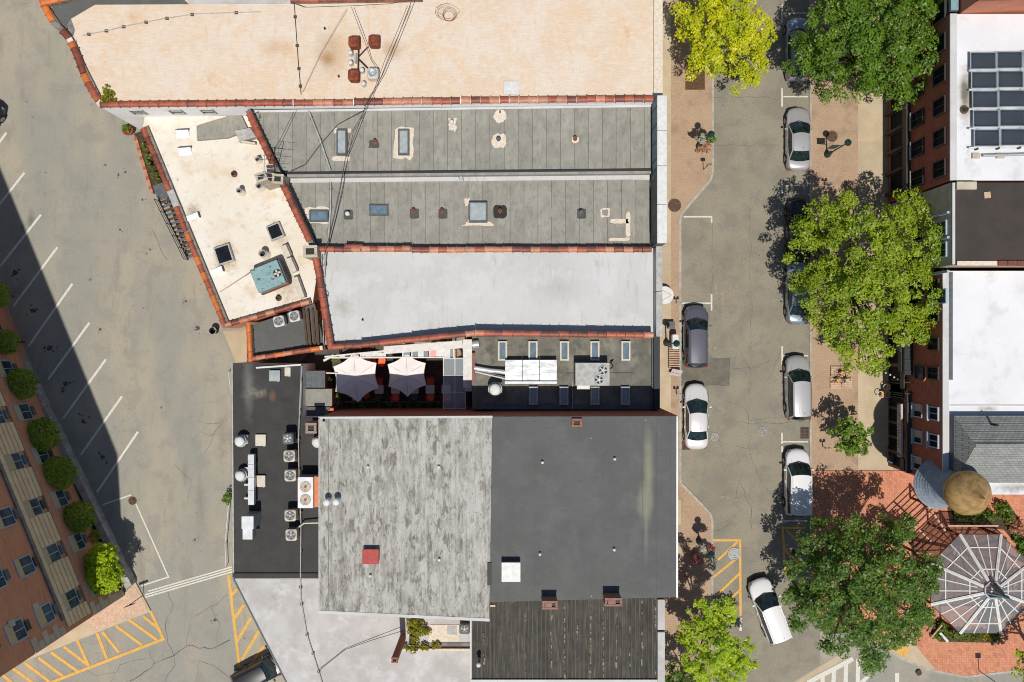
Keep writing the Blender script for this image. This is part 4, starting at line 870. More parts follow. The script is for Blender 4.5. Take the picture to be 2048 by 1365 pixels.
# facade of the solar-roofed building
for r_, (z, zz) in enumerate(((5.05, 1.75), (8.15, 1.6))):
    for k in range(7):
        y = 11.6 + 2.1 * k
        window(bN, (XE, y, z), (-1, 0), 1.15, zz, M_framed, M_glassdk, .13, .08, 'v', M_tan if r_ == 0 else None)
MB().box(XE - .16, (yN0 + yN1) / 2, 3.35, .36, yN0 - yN1 - .1, .5).build('shop_cornice', M_framed, bN, True)
for k in range(9):
    y = yN1 + .6 + k * 1.55
    if y > yN0 - .5: break
    MB().box(XE - .12, y, 0.1, .26, .22, 3.2).build('shopfront_pier', M_woodblk, bN, True)
    if y + 1.3 < yN0: window(bN, (XE, y + .77, 1.9), (-1, 0), 1.25, 2.5, M_framed, M_glassdk, .06, .06, 'h', name='shop_window')
    MB().box(XE - .2, y + .77, 3.0, .1, 1.1, .3).build('lintel_board', M_pergola if k % 2 else M_woodblk, bN, True)
# facade of the tan building
for y in (7.55, 6.1, 3.0):
    window(bP, (XE, y, 8.25), (-1, 0), 1.0, 1.7, M_framew, M_glassbl, .12, .08, 'v', M_framew)
    window(bP, (XE, y, 5.0), (-1, 0), 1.0, 1.8, M_framew, M_glassdk, .12, .08, 'v', M_framew)
for y in (8.5, 6.85, 4.6): MB().box(XE - .1, y, 3.8, .16, .16, 5.6).build('pilaster', M_framew, bP, True)
MB().box(XE - .14, (yP0 + yP1) / 2, 3.4, .3, yP0 - yP1 - .1, .4).build('shop_cornice', M_tan, bP, True)
# facade of the corner building
for r_, z in enumerate((5.05, 7.35)):
    for k, py in enumerate((826, 875, 927)):
        y = -4.95 - k * 1.87
        if r_ == 1 and k == 2: continue
        window(bQ, (XE, y, z), (-1, 0), .95, 1.35, M_framew, M_glassdk, .12, .08, 'v', M_framew, blind=(r_ == 0))
for y in (-2.2, -.2, 1.8, 3.8):
    window(bQ, (XE, y, 7.3), (-1, 0), .9, 1.5, M_framed, M_glassdk, .12, .08, 'v')
for y in (-2.2, .8, 3.6):
    o = window(bQ, (XE, y, 5.3), (-1, 0), 1.0, 1.3, M_framed, M_glassbl, .12, .08, 'v')
    MB().tube([(XE - .08, y + .6 * math.cos(t), 5.9 + .45 * math.sin(t)) for t in [PI * i / 8 for i in range(9)]], .05).build('arch_trim', M_brickO, o, True)
MB().box(XE - .3, (yQ0 - 2.6) / 2, 3.75, .62, yQ0 + 2.3, .45).build('shop_cornice', M_dkmetal, bQ, True)
for k in range(11): MB().box(XE - .3, yQ0 - .5 - k * .8, 4.2, .6, .06, .05).build('cornice_seam', M_framed, bQ, True)
MB().box(XE - .16, (-3.6 + yQ1 + .75) / 2, 3.7, .34, abs(yQ1 + 4.35) - .05, .3).build('shop_cornice', M_framed, bQ, True)
sg = MB().box(XE - .42, -6.55, 2.75, .16, 3.9, .62).build('shop_sign', M_signface, bQ, True)
def text(parent, s, ctr, size, rot, m, name='lettering', ext=.004):
    cu = bpy.data.curves.new(name, 'FONT'); cu.body = s; cu.size = size; cu.align_x = 'CENTER'; cu.align_y = 'CENTER'; cu.extrude = ext
    t_ = bpy.data.objects.new('tmp', cu); me = bpy.data.meshes.new_from_object(t_); bpy.data.objects.remove(t_)
    me.materials.append(m); o = link(name, me, parent); lo = root_of(parent).location
    o.location = Vector(ctr) - lo; o.rotation_euler = rot
    return o
MB().box(XE - .3, -2.9, 2.9, .1, 1.2, .6).build('sign_panel', M_signdark, bQ, True)
MB().box(XE - .3, -9.05, 2.9, .1, .9, .6).build('sign_panel', M_signdark, bQ, True)
for k in range(6):
    y = -3.4 - k * 1.1
    window(bQ, (XE, y, 1.55), (-1, 0), 1.0, 2.3, M_framed, M_glassdk, .08, .06, 'none', name='shop_window')
for k in range(7):
    y = yQ0 - .9 - k * 1.25
    window(bQ, (XE, y, 1.7), (-1, 0), 1.1, 2.7, M_framed, M_glassdk, .08, .06, 'none', name='shop_window')
# brick bay at the foot of the corner
MB().prism(xy([(1782, 912), (1806, 934), (1806, 900), (1782, 900)], .5), 0.1, .55).build('entrance_wall', M_brickW, bQ, True)
# turret: shingled skirt roof, gilt onion dome
tc = W(1880, 968, 7.0); tx, ty = tc.x, tc.y
tur = thing('corner_turret', 'round corner turret with blue grey shingle skirt and gold dome', 'turret', (tx, ty, 0))
MB().cyl(tx, ty, 6.3, 1.45, .5, 28).build('drum', M_brickW, tur, True)
MB().cyl(tx, ty, 5.1, .35, 1.2, 24, 1.4).build('corbel', M_brickW, tur, True)
prof = [(1.72, 6.75), (1.7, 6.85), (1.42, 7.5), (1.2, 8.3), (1.08, 9.2), (1.02, 9.6)]
sk = MB().lathe(tx, ty, prof, 36).build('skirt_roof', M_slateb, tur, True)
nr = 12
for k in range(nr):             # shingle courses round the skirt, each lapped over the one below
    def at(t):
        s_ = t * (len(prof) - 2) + 1; i = min(int(s_), len(prof) - 2); f_ = s_ - i
        return prof[i][0] + (prof[i + 1][0] - prof[i][0]) * f_, prof[i][1] + (prof[i + 1][1] - prof[i][1]) * f_
    a, z0 = at(k / nr * .999); b, z1 = at((k + 1) / nr * .999)
    MB().lathe(tx, ty, [(a + .005, z0), (a + .05, z0), (b + .018, z1)], 36, False).build('shingle_course', M_slateb, sk, True)
MB().lathe(tx, ty, [(.95, 9.55), (1.15, 9.7), (1.38, 10.1), (1.46, 10.5), (1.36, 10.95), (1.05, 11.35), (.6, 11.7), (.25, 12.0), (.08, 12.4), (.0, 12.75)], 32).build('dome', M_gold, tur, True)

# --- tall brick building bottom left with its raised planting strip
uD = Vector((-.379, .925, 0)); nD = Vector((.925, .379, 0)); c0 = W(251, 1190, 0)
def WU(u, v, z=0): return c0 + uD * u - nD * v + Vector((0, 0, z))
LW = 62
bW = thing('apartment_building', 'tall brick apartment building with beige storey band in the bottom left corner', 'building', tuple(WU(20, 7)))
fp = [WU(0, 0)[:2], WU(LW, 0)[:2], WU(LW, 16)[:2], WU(0, 16)[:2]]; fp = [tuple(p) for p in fp]
MB().prism(fp, -.3, 27.0, top=False).build('wall', M_brickL, bW, True)
MB().prism(fp, 26.8, 27.1, bottom=True).build('roof', M_conroof, bW, True)
MB().prism([tuple(WU(6, 1)[:2]), tuple(WU(14, 1)[:2]), tuple(WU(14, 8)[:2]), tuple(WU(6, 8)[:2])], 27.1, 28.4).build('roof_house', M_brickL, bW, True)
def strip(u0, u1, d0, d1, z0, z1, m, name, par=None):
    vs = [WU(u, -d, z) for z in (z0, z1) for u, d in ((u0, d0), (u1, d0), (u1, d1), (u0, d1))]
    return MB().add(vs, [(0, 1, 2, 3), (7, 6, 5, 4), (4, 5, 1, 0), (5, 6, 2, 1), (6, 7, 3, 2), (7, 4, 0, 3)]).build(name, m, par or bW, True)
strip(.9, LW - .1, -.02, .14, 8.45, 8.75, M_greystone, 'ledge'); strip(.9, LW - .1, -.02, .08, 5.2, 5.35, M_greystone, 'ledge')
cols = [5.25 + 3.42 * k for k in range(-1, 15)]
edges = [.3] + cols + [LW]
for k in range(len(edges) - 1):     # beige boards of the storey band, laid between the windows
    for j in range(6):
        gp_ = .0 if j == 5 else .61
        a = edges[k] + (gp_ if k else 0.0) + .01; b = edges[k + 1] - gp_ - .01
        if b - a < .2: continue
        z0 = 5.36 + j * .515
        strip(a, b, -.02, .10, z0, z0 + .43, M_beige, 'panel_board')
for r_, z in enumerate((3.5, 6.9, 10.15, 13.4, 16.65, 19.9, 23.15)):
    for k, u in enumerate(cols):
        if r_ >= 4 and k > 9: continue
        p = WU(u, 0, z); window(bW, p, nD[:2], 1.28, 1.85, M_frameb, M_glassbl, .05, .08, 'v', None, blind='top' if random.random() < .8 else False)
        strip(u - .32, u + .32, -.02, .13, z - 1.38, z - .95, M_dkgrey if (k + r_) % 3 else M_framed, 'air_conditioner_sleeve')
for k in range(14):                  # toothed stone blocks up the near corner
    w_ = .95 if k % 2 else .55
    strip(.0, w_, -.02, .045, .1 + k * .62 if k < 8 else 8.8 + (k - 8) * .62, (.1 + k * .62 if k < 8 else 8.8 + (k - 8) * .62) + .58, M_tan, 'corner_block')
for u, z in ((2.4, 10.4), (2.2, 13.2), (1.6, 15.3)): strip(u, u + .45, -.02, .05, z, z + .6, M_tan, 'wall_plate')
# retaining wall and the planted strip behind it
rw = thing('retaining_wall', 'rough grey stone retaining wall along the angled parking bays', 'wall', tuple(W(210, 1035, 0)))
rp = [(-60, 470), (5, 607), (60, 722), (102, 812), (152, 912), (214, 1042), (274, 1164)]
for i in range(len(rp) - 1):
    a, b = W(*rp[i]), W(*rp[i + 1]); n_ = max(1, int((b - a).length / 1.3))
    for k in range(n_):
        p = a.lerp(b, k / n_); q = a.lerp(b, (k + .99) / n_)
        MB().seg(p, q, .5 + random.uniform(-.04, .04), -.1, .95 + random.uniform(-.03, .03), -.25).build('wall_block', M_retain, rw, True)
bed = [W(*p) for p in rp]; bed = [tuple(p[:2]) for p in bed] + [tuple(WU(.5, .02)[:2]), tuple(WU(40, .02)[:2])]
tag(MB().prism([(p[0] - .2, p[1]) for p in bed], -.1, .7).build('planting_soil', M_soil), kind='structure')
tag(MB().prism(xy([(272, 1164), (303, 1222), (60, 1318), (-80, 1374), (-80, 1330), (150, 1230), (246, 1190)], 0), -.1, .13).build('sidewalk_corner', M_conc), kind='structure')
sheet('pebble_paving', [(268, 1168), (299, 1219), (186, 1262), (176, 1232), (250, 1190)], .145, mat('pebble_concrete', c(224, 194, 168), c(206, 172, 146), 5, rough=.9, layers=[dict(kind='spot', col=c(176, 144, 122), scale=5, lo=.1, hi=.3, mask=.5, mlo=.3, mhi=.4, amt=.6)]))
# strip of paved ground behind the low building
sheet('rear_pavement', [(446, 662), (474, 730), (560, 730), (540, 660)], .02, M_conc)
# ------------------------------------------------------------------ roof equipment
M_well = mat('fan_well_grey', c(112, 112, 108), c(84, 84, 82), 5, rough=.6)
def condenser(px, py, zr, h, s, m, label, rz=0.0, group=None, stand=0.0, style='fan', bl=M_blade):
    ctr = W(px, py, zr + stand + h); t = thing('condenser_unit', label, 'air conditioner', (ctr.x, ctr.y, zr), rz, group)
    b = MB().bev(0, 0, stand, s, s, h - .02, s * .14); b.build('housing', m, t)
    if stand > .05:
        for x in (-.36, .36):
            for y in (-.36, .36): MB().box(x * s, y * s, 0, .06, .06, stand + .01).build('leg', M_dkgrey, t)
    top = stand + h
    if style == 'drum':
        MB().lathe(0, 0, [(s * .4, top - .03), (s * .4, top + .05), (s * .33, top + .06), (s * .3, top - .0), (s * .1, top - .015), (.0, top + .02)], 20).build('fan_shroud', bl, t)
        return t
    MB().cyl(0, 0, top - .022, s * .39, .006, 24).build('fan_well', M_well, t)
    for k in range(5):
        a = 2 * PI * k / 5 + .3; b = MB(); r0, r1 = s * .07, s * .35
        b.add([(r0 * math.cos(a), r0 * math.sin(a), top - .012), (r1 * math.cos(a - .28), r1 * math.sin(a - .28), top - .010), (r1 * math.cos(a + .3), r1 * math.sin(a + .3), top + .008), (r0 * math.cos(a + .6), r0 * math.sin(a + .6), top)], [(0, 1, 2, 3)])
        b.build('fan_blade', bl, t)
    MB().cyl(0, 0, top - .015, s * .09, .04, 12).build('fan_hub', bl, t)
    g_ = MB()
    for r_ in (.13, .2, .27, .34, .4): g_.ring(0, 0, top + .018, s * r_, .006, 20, 4)
    for k in range(4):
        a = PI * k / 4; g_.tube([(-s * .4 * math.cos(a), -s * .4 * math.sin(a), top + .018), (s * .4 * math.cos(a), s * .4 * math.sin(a), top + .018)], .007, 4)
    g_.build('fan_guard', M_conduit, t)
    for y in (-.5, .5):
        v_ = MB()
        for k in range(5): v_.box(0, y * s, stand + .1 + k * (h - .2) / 5, s * .66, .016, (h - .2) / 9)
        v_.build('louvre', M_dkgrey, t)
    return t
for px, py, m, l_ in ((707, 82, M_rust, 'rust brown condenser unit, upper left of the four on the peach roof'), (747, 80, M_rust, 'rust brown condenser unit, upper right of the four on the peach roof'), (706, 149, M_rust, 'rust brown condenser unit, lower left of the four on the peach roof')):
    condenser(px, py, zAr, .8, .74, m, l_, random.uniform(-.05, .05), 'condensers on the peach roof', .08, 'drum', M_rust)
condenser(745, 146, zAr, .8, .76, M_beigemetal, 'pale condenser unit beside three rusty ones on the peach roof', 0, 'condensers on the peach roof', .08, 'drum', M_galv)
condenser(557, 643, zLr, .8, .78, M_whmetal, 'white condenser unit on the black annex roof, the one nearer the parking lot', R(12), 'white condensers on the annex', .25)
condenser(588, 633, zLr, .8, .78, M_whmetal, 'white condenser unit on the black annex roof, the one nearer the white roof', R(12), 'white condensers on the annex', .25)
condenser(575, 878, zK, .85, .8, M_dkgrey, 'dark grey condenser unit at the head of the row on the black roof', .03, 'condensers in a row on the black roof', .45, bl=M_whmetal)
for px, py, l_ in ((578, 913, 'first beige condenser below the dark grey one on the black roof'), (580, 952, 'second beige condenser below the dark grey one, just above the orange striped unit'), (580, 1032, 'beige condenser just below the orange striped rooftop unit'), (582, 1071, 'lowest beige condenser of the row on the black roof')):
    condenser(px, py, zK, .75, .82, M_beigemetal, l_, .02, 'condensers in a row on the black roof', .4)
condenser(929, 1259, zJ, .8, .74, M_dkgrey, 'grey condenser unit tucked in the corner beside the ribbed roof', 0, None, .1)

def hood_fan(px, py, zr, h, r, label, group=None, base=True):
    ctr = W(px, py, zr + h); t = thing('exhaust_fan', label, 'exhaust fan', (ctr.x, ctr.y, zr), 0, group)
    MB().bev(.1, .08, 0, r * 1.5, r * 1.5, h * .45, .04).build('curb', M_beigemetal, t)
    MB().lathe(0, 0, [(r * .55, h * .3), (r * .75, h * .55), (r * 1.0, h * .62), (r * 1.0, h * .7), (r * .9, h * .71)], 28).build('wind_band', M_whmetal, t)
    MB().ring(0, 0, h * .7, r * .97, .025, 28).build('rim', M_galv, t)
    MB().lathe(0, 0, [(r * .84, h * .6), (r * .84, h * .88), (r * .74, h * .98), (r * .4, h), (0, h)], 28).build('motor_dome', M_whmetal, t)
    for k in range(4):
        a = PI / 4 + k * PI / 2; MB().box(r * .84 * math.cos(a), r * .84 * math.sin(a), h * .6, .1, .07, .07, a).build('bracket', M_galv, t)
    return t
hood_fan(478, 884, zK, 1.15, .42, 'white domed exhaust fan at the roof edge, the upper of two on the black roof', 'domed exhaust fans on the black roof')
hood_fan(479, 953, zK, 1.15, .42, 'white domed exhaust fan beside the long duct, the lower of two on the black roof', 'domed exhaust fans on the black roof')
hood_fan(990, 780, zF, 1.5, .5, 'white domed exhaust fan at the end of the patio duct')
hood_fan(633, 886, zK, 1.0, .4, 'pale round exhaust fan half hidden beside the mottled block')

def stub(px, py, zr, h, r, m, label, cap='flat', group=None, capm=None, name='vent_pipe', cat='vent'):
    ctr = W(px, py, zr + h); t = thing(name, label, cat, (ctr.x, ctr.y, zr), random.uniform(0, 1), group); capm = capm or m
    MB().lathe(0, 0, [(r * 1.5, 0), (r * 1.4, .05), (r, .07), (r, h * .8), (r * .85, h * .8)], 16).build('pipe', m, t)
    if cap == 'flat': MB().lathe(0, 0, [(r * .9, h * .82), (r * 1.45, h * .84), (r * 1.45, h * .92), (r * .8, h), (0, h)], 18).build('cap', capm, t)
    elif cap == 'dome': MB().lathe(0, 0, [(r * .9, h * .7), (r * 1.4, h * .72), (r * 1.35, h * .84), (r * .8, h * .97), (0, h)], 18).build('cap', capm, t)
    elif cap == 'open': MB().lathe(0, 0, [(r, h * .8), (r, h), (r * .8, h), (r * .8, h * .5)], 16).build('rim', capm, t); MB().cyl(0, 0, h * .5, r * .8, .01, 14).build('bore', M_grilled, t)
    elif cap == 'cross':
        MB().lathe(0, 0, [(r, h * .8), (r * 1.05, h), (r * .7, h), (r * .7, h * .6)], 14).build('rim', capm, t)
        for k in range(3):
            a = PI * k / 3; MB().tube([(-r * math.cos(a), -r * math.sin(a), h), (0, 0, h + .08), (r * math.cos(a), r * math.sin(a), h)], .018, 5).build('strap', capm, t)
    return t
for px, py, l_ in ((700, 104, 'white capped vent pipe, upper of the pair left of the pipework on the peach roof'), (700, 124, 'white capped vent pipe, lower of the pair left of the pipework on the peach roof'), (723, 139, 'white capped vent pipe touching the pale condenser on the peach roof'), (726, 166, 'white capped vent pipe nearest the tile edge on the peach roof')):
    stub(px, py, zAr, .55, .12, M_galv, l_, 'dome', 'white vents on the peach roof', M_whmetal)
stub(652, 1006, zH, .85, .16, M_galv, 'white capped flue, left of the pair on the mottled roof', 'flat', 'paired flues', M_whmetal)
stub(671, 1005, zH, .85, .16, M_galv, 'white capped flue, right of the pair on the mottled roof', 'flat', 'paired flues', M_whmetal)
stub(957, 1332, zG, 1.3, .11, M_dkgrey, 'tall white capped flue on the ribbed roof', 'flat', None, M_whmetal)
for px, py, l_ in ((903, 243, 'white vent pipe in the upper part of the upper grey roof'), (997, 277, 'grey vent pipe standing in a square cream patch on the upper grey roof'), (694, 427, 'white domed vent between two blue skylights on the lower grey roof'), (1163, 423, 'short grey vent near the pale hatch on the lower grey roof')):
    stub(px, py, zB if py < 345 else zC, .5, .12, M_galv, l_, 'dome', None, M_whmetal if px in (903, 694) else M_dkgrey)
for px, py, l_ in ((748, 282, 'rusty copper vent between the two narrow skylights on the upper grey roof'), (1151, 276, 'rusty vent in a small cream patch near the street on the upper grey roof'), (826, 421, 'left copper vent of two small ones beside the blue skylight'), (883, 421, 'copper vent just left of the big square skylight'), (1000, 421, 'copper vent in a tarred box just right of the big square skylight')):
    stub(px, py, zB if py < 345 else zC, .45, .13, M_copper, l_, 'cross', 'copper vents on the grey roofs')
for px, py, l_ in ((1085, 926, 'upper left'), (1230, 919, 'upper right'), (1080, 1110, 'lower left'), (1229, 1101, 'lower right')):
    stub(px, py, zH2, .3, .07, M_whmetal, 'small white vent stub, %s of four on the charcoal roof' % l_, 'dome', 'vent stubs on the charcoal roof')
for px, py, l_ in ((735, 935, 'upper left'), (877, 935, 'upper right'), (878, 1121, 'lower right'), (740, 1153, 'lower left')):
    stub(px, py, zH, .25, .07, M_whmetal, 'small white vent stub, %s of four on the mottled roof' % l_, 'dome', 'vent stubs on the mottled roof')
for px, py, r_, h_, l_ in ((477, 381, .26, .9, 'open grey flue standing nearest the middle of the cream roof'), (517, 371, .3, .8, 'wide grey flue beside the twin chimneys'), (514, 318, .24, .6, 'grey flue beside the television aerial'), (524, 507, .36, .9, 'pinkish wide flue beside the teal rooftop unit')):
    stub(px, py, zEr, h_, r_ / 1.3, M_beigemetal, l_, 'open', 'flues on the cream roof', M_conduit)
for px, py, l_ in ((466, 347, 'small brown rusty roof drain near the centre of the cream roof'), (555, 596, 'short dark vent below the teal rooftop unit')):
    stub(px, py, zEr, .3, .16, M_rustiron, l_, 'open')
stub(724, 640, zD, .3, .05, M_cable, 'tiny black vent pipe near the lower edge of the long white roof', 'none')
stub(1000, 222, zB, .5, .05, M_cable, 'thin black pipe in a round cream patch on the upper grey roof', 'none')
for px, py in ((648, 55), (676, 151)): stub(px, py, zAr, .3, .05, M_cable, 'tiny black vent pipe on the peach roof, %s' % ('upper' if py < 100 else 'lower'), 'none')
stub(646, 842, zH, .3, .06, M_cable, 'black bent vent pipe in the top left corner of the mottled roof', 'none')

def patch(parent, px, py, wpx, hpx, z, m=M_seal, th=.012, n_=18, round_=False, rough=.12):
    o_ = []; 
    for k in range(n_):
        a = 2 * PI * k / n_; ca, sa = math.cos(a), math.sin(a)
        s_ = 1.0 if round_ else 1 / max(abs(ca), abs(sa))
        s_ *= 1 + random.uniform(-rough, rough)
        o_.append((px + ca * s_ * wpx / 2, py + sa * s_ * hpx / 2))
    return MB().prism(xy(o_, z), z + .02, z + .05 + th).build('sealant_patch', m, parent, True)
def skylight(px, py, wpx, hpx, zr, h, label, gm=M_glass, rz=0.0, fm=M_dkgrey, group=None, bars=0, fw=.09):
    ctr = W(px, py, zr + h); k = (CAMH - zr - h) / FPX; w, l_ = wpx * k, hpx * k
    t = thing('skylight', label, 'skylight', (ctr.x, ctr.y, zr), rz, group)
    MB().bev(0, 0, 0, w + .06, l_ + .06, h * .75, .02).build('curb', fm, t)
    f_ = MB(); z0 = h * .75
    f_.box(0, l_ / 2 - fw / 2, z0, w, fw, h * .3); f_.box(0, -l_ / 2 + fw / 2, z0, w, fw, h * .3); f_.box(-w / 2 + fw / 2, 0, z0, fw, l_ - 2 * fw, h * .3); f_.box(w / 2 - fw / 2, 0, z0, fw, l_ - 2 * fw, h * .3)
    for i in range(bars): f_.box(0, -l_ / 2 + l_ * (i + 1) / (bars + 1), z0, w - 2 * fw, .03, h * .28)
    f_.build('frame', fm, t); MB().box(0, 0, z0, w - 2 * fw, l_ - 2 * fw, h * .14).build('pane', gm, t)
    return t
patch(bB, 682, 318, 34, 9, zB); patch(bB, 672, 262, 8, 10, zB); patch(bB, 699, 262, 7, 8, zB); patch(bB, 808, 286, 38, 66, zB)
patch(bB, 1000, 233, 25, 27, zB, round_=True); patch(bB, 998, 282, 27, 27, zB); patch(bB, 1151, 280, 15, 14, zB, round_=True); patch(bB, 905, 250, 15, 26, zB, rough=.3)
skylight(683, 284, 20, 50, zB, .35, 'narrow skylight on the upper grey roof, the left one with cream smears', M_glassg)
skylight(807, 284, 21, 50, zB, .35, 'narrow skylight ringed with cream sealant on the upper grey roof', M_glassg)
patch(bC, 634, 431, 48, 34, zC, rough=.15); patch(bC, 955, 447, 50, 10, zC, rough=.35); patch(bC, 934, 404, 10, 14, zC, rough=.3); patch(bC, 1000, 424, 26, 26, zC, M_cable); patch(bC, 1210, 426, 18, 18, zC)
patch(bC, 1210, 426, 12, 12, zC, M_grey, .02); patch(bC, 1238, 443, 36, 10, zC); patch(bC, 1256, 450, 9, 50, zC); patch(bC, 1238, 479, 40, 7, zC); patch(bC, 1292, 356, 50, 9, zC, rough=.3); patch(bC, 1304, 366, 10, 26, zC, rough=.25)
for px, py in ((748, 289), ): patch(bB, px, py, 20, 16, zB, M_greyb)
for px, py in ((697, 430), (829, 428), (886, 428), (1163, 428), (1056, 425), (1110, 425)): patch(bC, px, py, 18, 20, zC, M_grey if px > 1000 and px < 1150 else M_greyb, rough=.04)
skylight(637, 432, 37, 22, zC, .3, 'blue skylight in a cream patch at the rear of the lower grey roof', M_glass)
skylight(757, 420, 37, 21, zC, .25, 'blue skylight between vents on the lower grey roof', M_glass)
skylight(956, 424, 36, 40, zC, .4, 'big square pale skylight on the lower grey roof', M_glassg)
skylight(1235, 462, 29, 27, zC, .12, 'flat grey hatch beside cream sealant near the street', M_grey, fm=M_grey, fw=.05)
skylight(447, 509, 32, 36, zEr, .3, 'rust stained dark skylight on the cream roof, nearer the parking lot', M_glassdk, R(18), M_conduit)
skylight(550, 463, 28, 30, zEr, .3, 'grey skylight on the cream roof beside the slanted wall', M_glassdk, R(22), M_conduit)
for i, px in enumerate((1005, 1066, 1129, 1190, 1252)):
    skylight(px, 702, 17, 38, zF, .3, 'narrow skylight in the upper row by the tiles, number %s from the patio' % ('one', 'two', 'three', 'four', 'five')[i], M_glass, fm=M_beigemetal, group='skylights in two rows on the felt roof')
for i, px in enumerate((1067, 1128, 1190, 1251)):
    skylight(px, 792, 17, 36, zF, .3, 'narrow skylight in the shaded lower row by the tall block, number %s from the patio' % ('one', 'two', 'three', 'four')[i], M_glass, fm=M_conduit, group='skylights in two rows on the felt roof')
def hatch(px, py, wpx, hpx, zr, h, m, label, rz=0.0, lid=True, name='roof_hatch'):
    ctr = W(px, py, zr + h); k = (CAMH - zr - h) / FPX
    t = thing(name, label, 'roof hatch', (ctr.x, ctr.y, zr), rz)
    MB().box(0, 0, 0, wpx * k - .06, hpx * k - .06, h - .05).build('curb', M_dkgrey if lid else m, t)
    MB().bev(0, 0, h - .06, wpx * k, hpx * k, .06, .03).build('lid', m, t)
    MB().box(wpx * k * .3, -hpx * k / 2 - .02, h * .5, .12, .03, .05).build('latch', M_galv, t)
    return t
hatch(1023, 176, 31, 27, zAr, .2, M_whmetal, 'white square hatch on the peach roof')
hatch(1022, 1145, 38, 39, zH2, .65, M_whmetal, 'white box hatch on the charcoal roof')
hatch(741, 1114, 33, 30, zH, .5, M_red, 'red hatch on the mottled roof')
hatch(521, 881, 21, 23, zK, .2, M_beigemetal, 'beige square hatch, upper of two on the black roof')
hatch(520, 963, 21, 23, zK, .25, M_beigemetal, 'beige square hatch beside the long duct on the black roof')
hatch(549, 752, 22, 22, zK, .3, M_glassg, 'pale square skylight hatch at the top of the black roof')
hatch(575, 744, 12, 18, zK, .15, M_beigemetal, 'small beige hatch at the top of the black roof')
for px, py, l_ in ((372, 303, 'lower'), (367, 268, 'upper')):
    ctr = W(px, py, zEr); t = thing('roof_box', 'low white vent box, %s of two in the top corner of the cream roof' % l_, 'vent box', (ctr.x, ctr.y, zEr), R(4))
    MB().add([(-.5, -.3, 0), (.45, -.3, 0), (.45, .25, 0), (-.5, .25, 0), (-.45, .2, .3), (.42, .2, .3)], [(0, 1, 5, 4), (4, 5, 2, 3), (0, 4, 3), (1, 2, 5)]).build('hood', M_stucco, t)
    MB().box(.0, .24, .0, .95, .05, .34).build('back_plate', M_dkgrey, t)
for px, py, l_ in ((384, 434, 'beside the rust stains by the stairs'), (432, 542, 'just below the rust stained skylight')):
    ctr = W(px, py, zEr + .3); t = thing('roof_box', 'white scoop vent %s' % l_, 'vent box', (ctr.x, ctr.y, zEr), R(18))
    MB().add([(-.5, -.2, 0), (.5, -.2, 0), (.5, .22, 0), (-.5, .22, 0), (-.45, -.18, .12), (.48, -.18, .35), (.48, .2, .35), (-.45, .2, .12)], [(4, 5, 6, 7), (0, 1, 5, 4), (1, 2, 6, 5), (2, 3, 7, 6), (3, 0, 4, 7)]).build('scoop', M_stucco, t)
    MB().box(.5, .0, 0, .03, .38, .32).build('grille', M_dkgrey, t)

def chimney(px, py, ztop, zb, sx, sy, m, label, rz=0.0, bores=1, pot=None):
    ctr = W(px, py, ztop); t = thing('chimney', label, 'chimney', (ctr.x, ctr.y, zb), rz); h = ztop - zb
    f_ = .2 * min(sx, sy); b = MB(); b.box(0, 0, 0, sx, sy, h - .12); b.build('stack', m, t)
    cb = MB(); cb.box(0, sy / 2 - f_ / 2, h - .12, sx + .06, f_ + .03, .12); cb.box(0, -sy / 2 + f_ / 2, h - .12, sx + .06, f_ + .03, .12)
    cb.box(-sx / 2 + f_ / 2, 0, h - .12, f_ + .03, sy - 2 * f_, .12); cb.box(sx / 2 - f_ / 2, 0, h - .12, f_ + .03, sy - 2 * f_, .12)
    if bores == 2: cb.box(-.1 * sx, 0, h - .12, .45 * sx, sy - 2 * f_, .12)
    cb.build('crown_course', pot or m, t)
    MB().box(0, 0, h - .119, sx - 2 * f_, sy - 2 * f_, .004).build('bore', M_grilled, t)
    return t
chimney(522, 354, 6.5, zEr, .75, .6, M_tan, 'tan stone chimney on the cream roof side of the twin stacks', R(18))
chimney(555, 358, 6.5, zC, .75, .65, M_tan, 'tan stone chimney on the grey roof side of the twin stacks', R(-4))
chimney(620, 503, 6.4, zEr, .95, .8, M_tan, 'tan chimney with round flue at the corner of the long white roof', R(2))
chimney(1100, 1211, zH2 + 1.1, zG, .95, .52, M_chim, 'red brick chimney, left of two along the charcoal roof edge', 0, 2, M_terra[1])
chimney(1227, 1205, zH2 + 1.2, zG, 1.05, .5, M_chim, 'red brick chimney, right of two along the charcoal roof edge', 0, 2, M_terra[1])
chimney(1154, 846, zH2 + .25, zH2 - .3, .62, .5, M_chim, 'small red brick chimney on the upper edge of the charcoal roof')
chimney(622, 857, 6.2, zK, .72, .7, M_chim, 'brown brick chimney with round flue beside the mottled block')
chimney(789, 1321, 8.5, zJ, .38, .34, M_chim, 'tall slender brown brick chimney on the pale low roof')

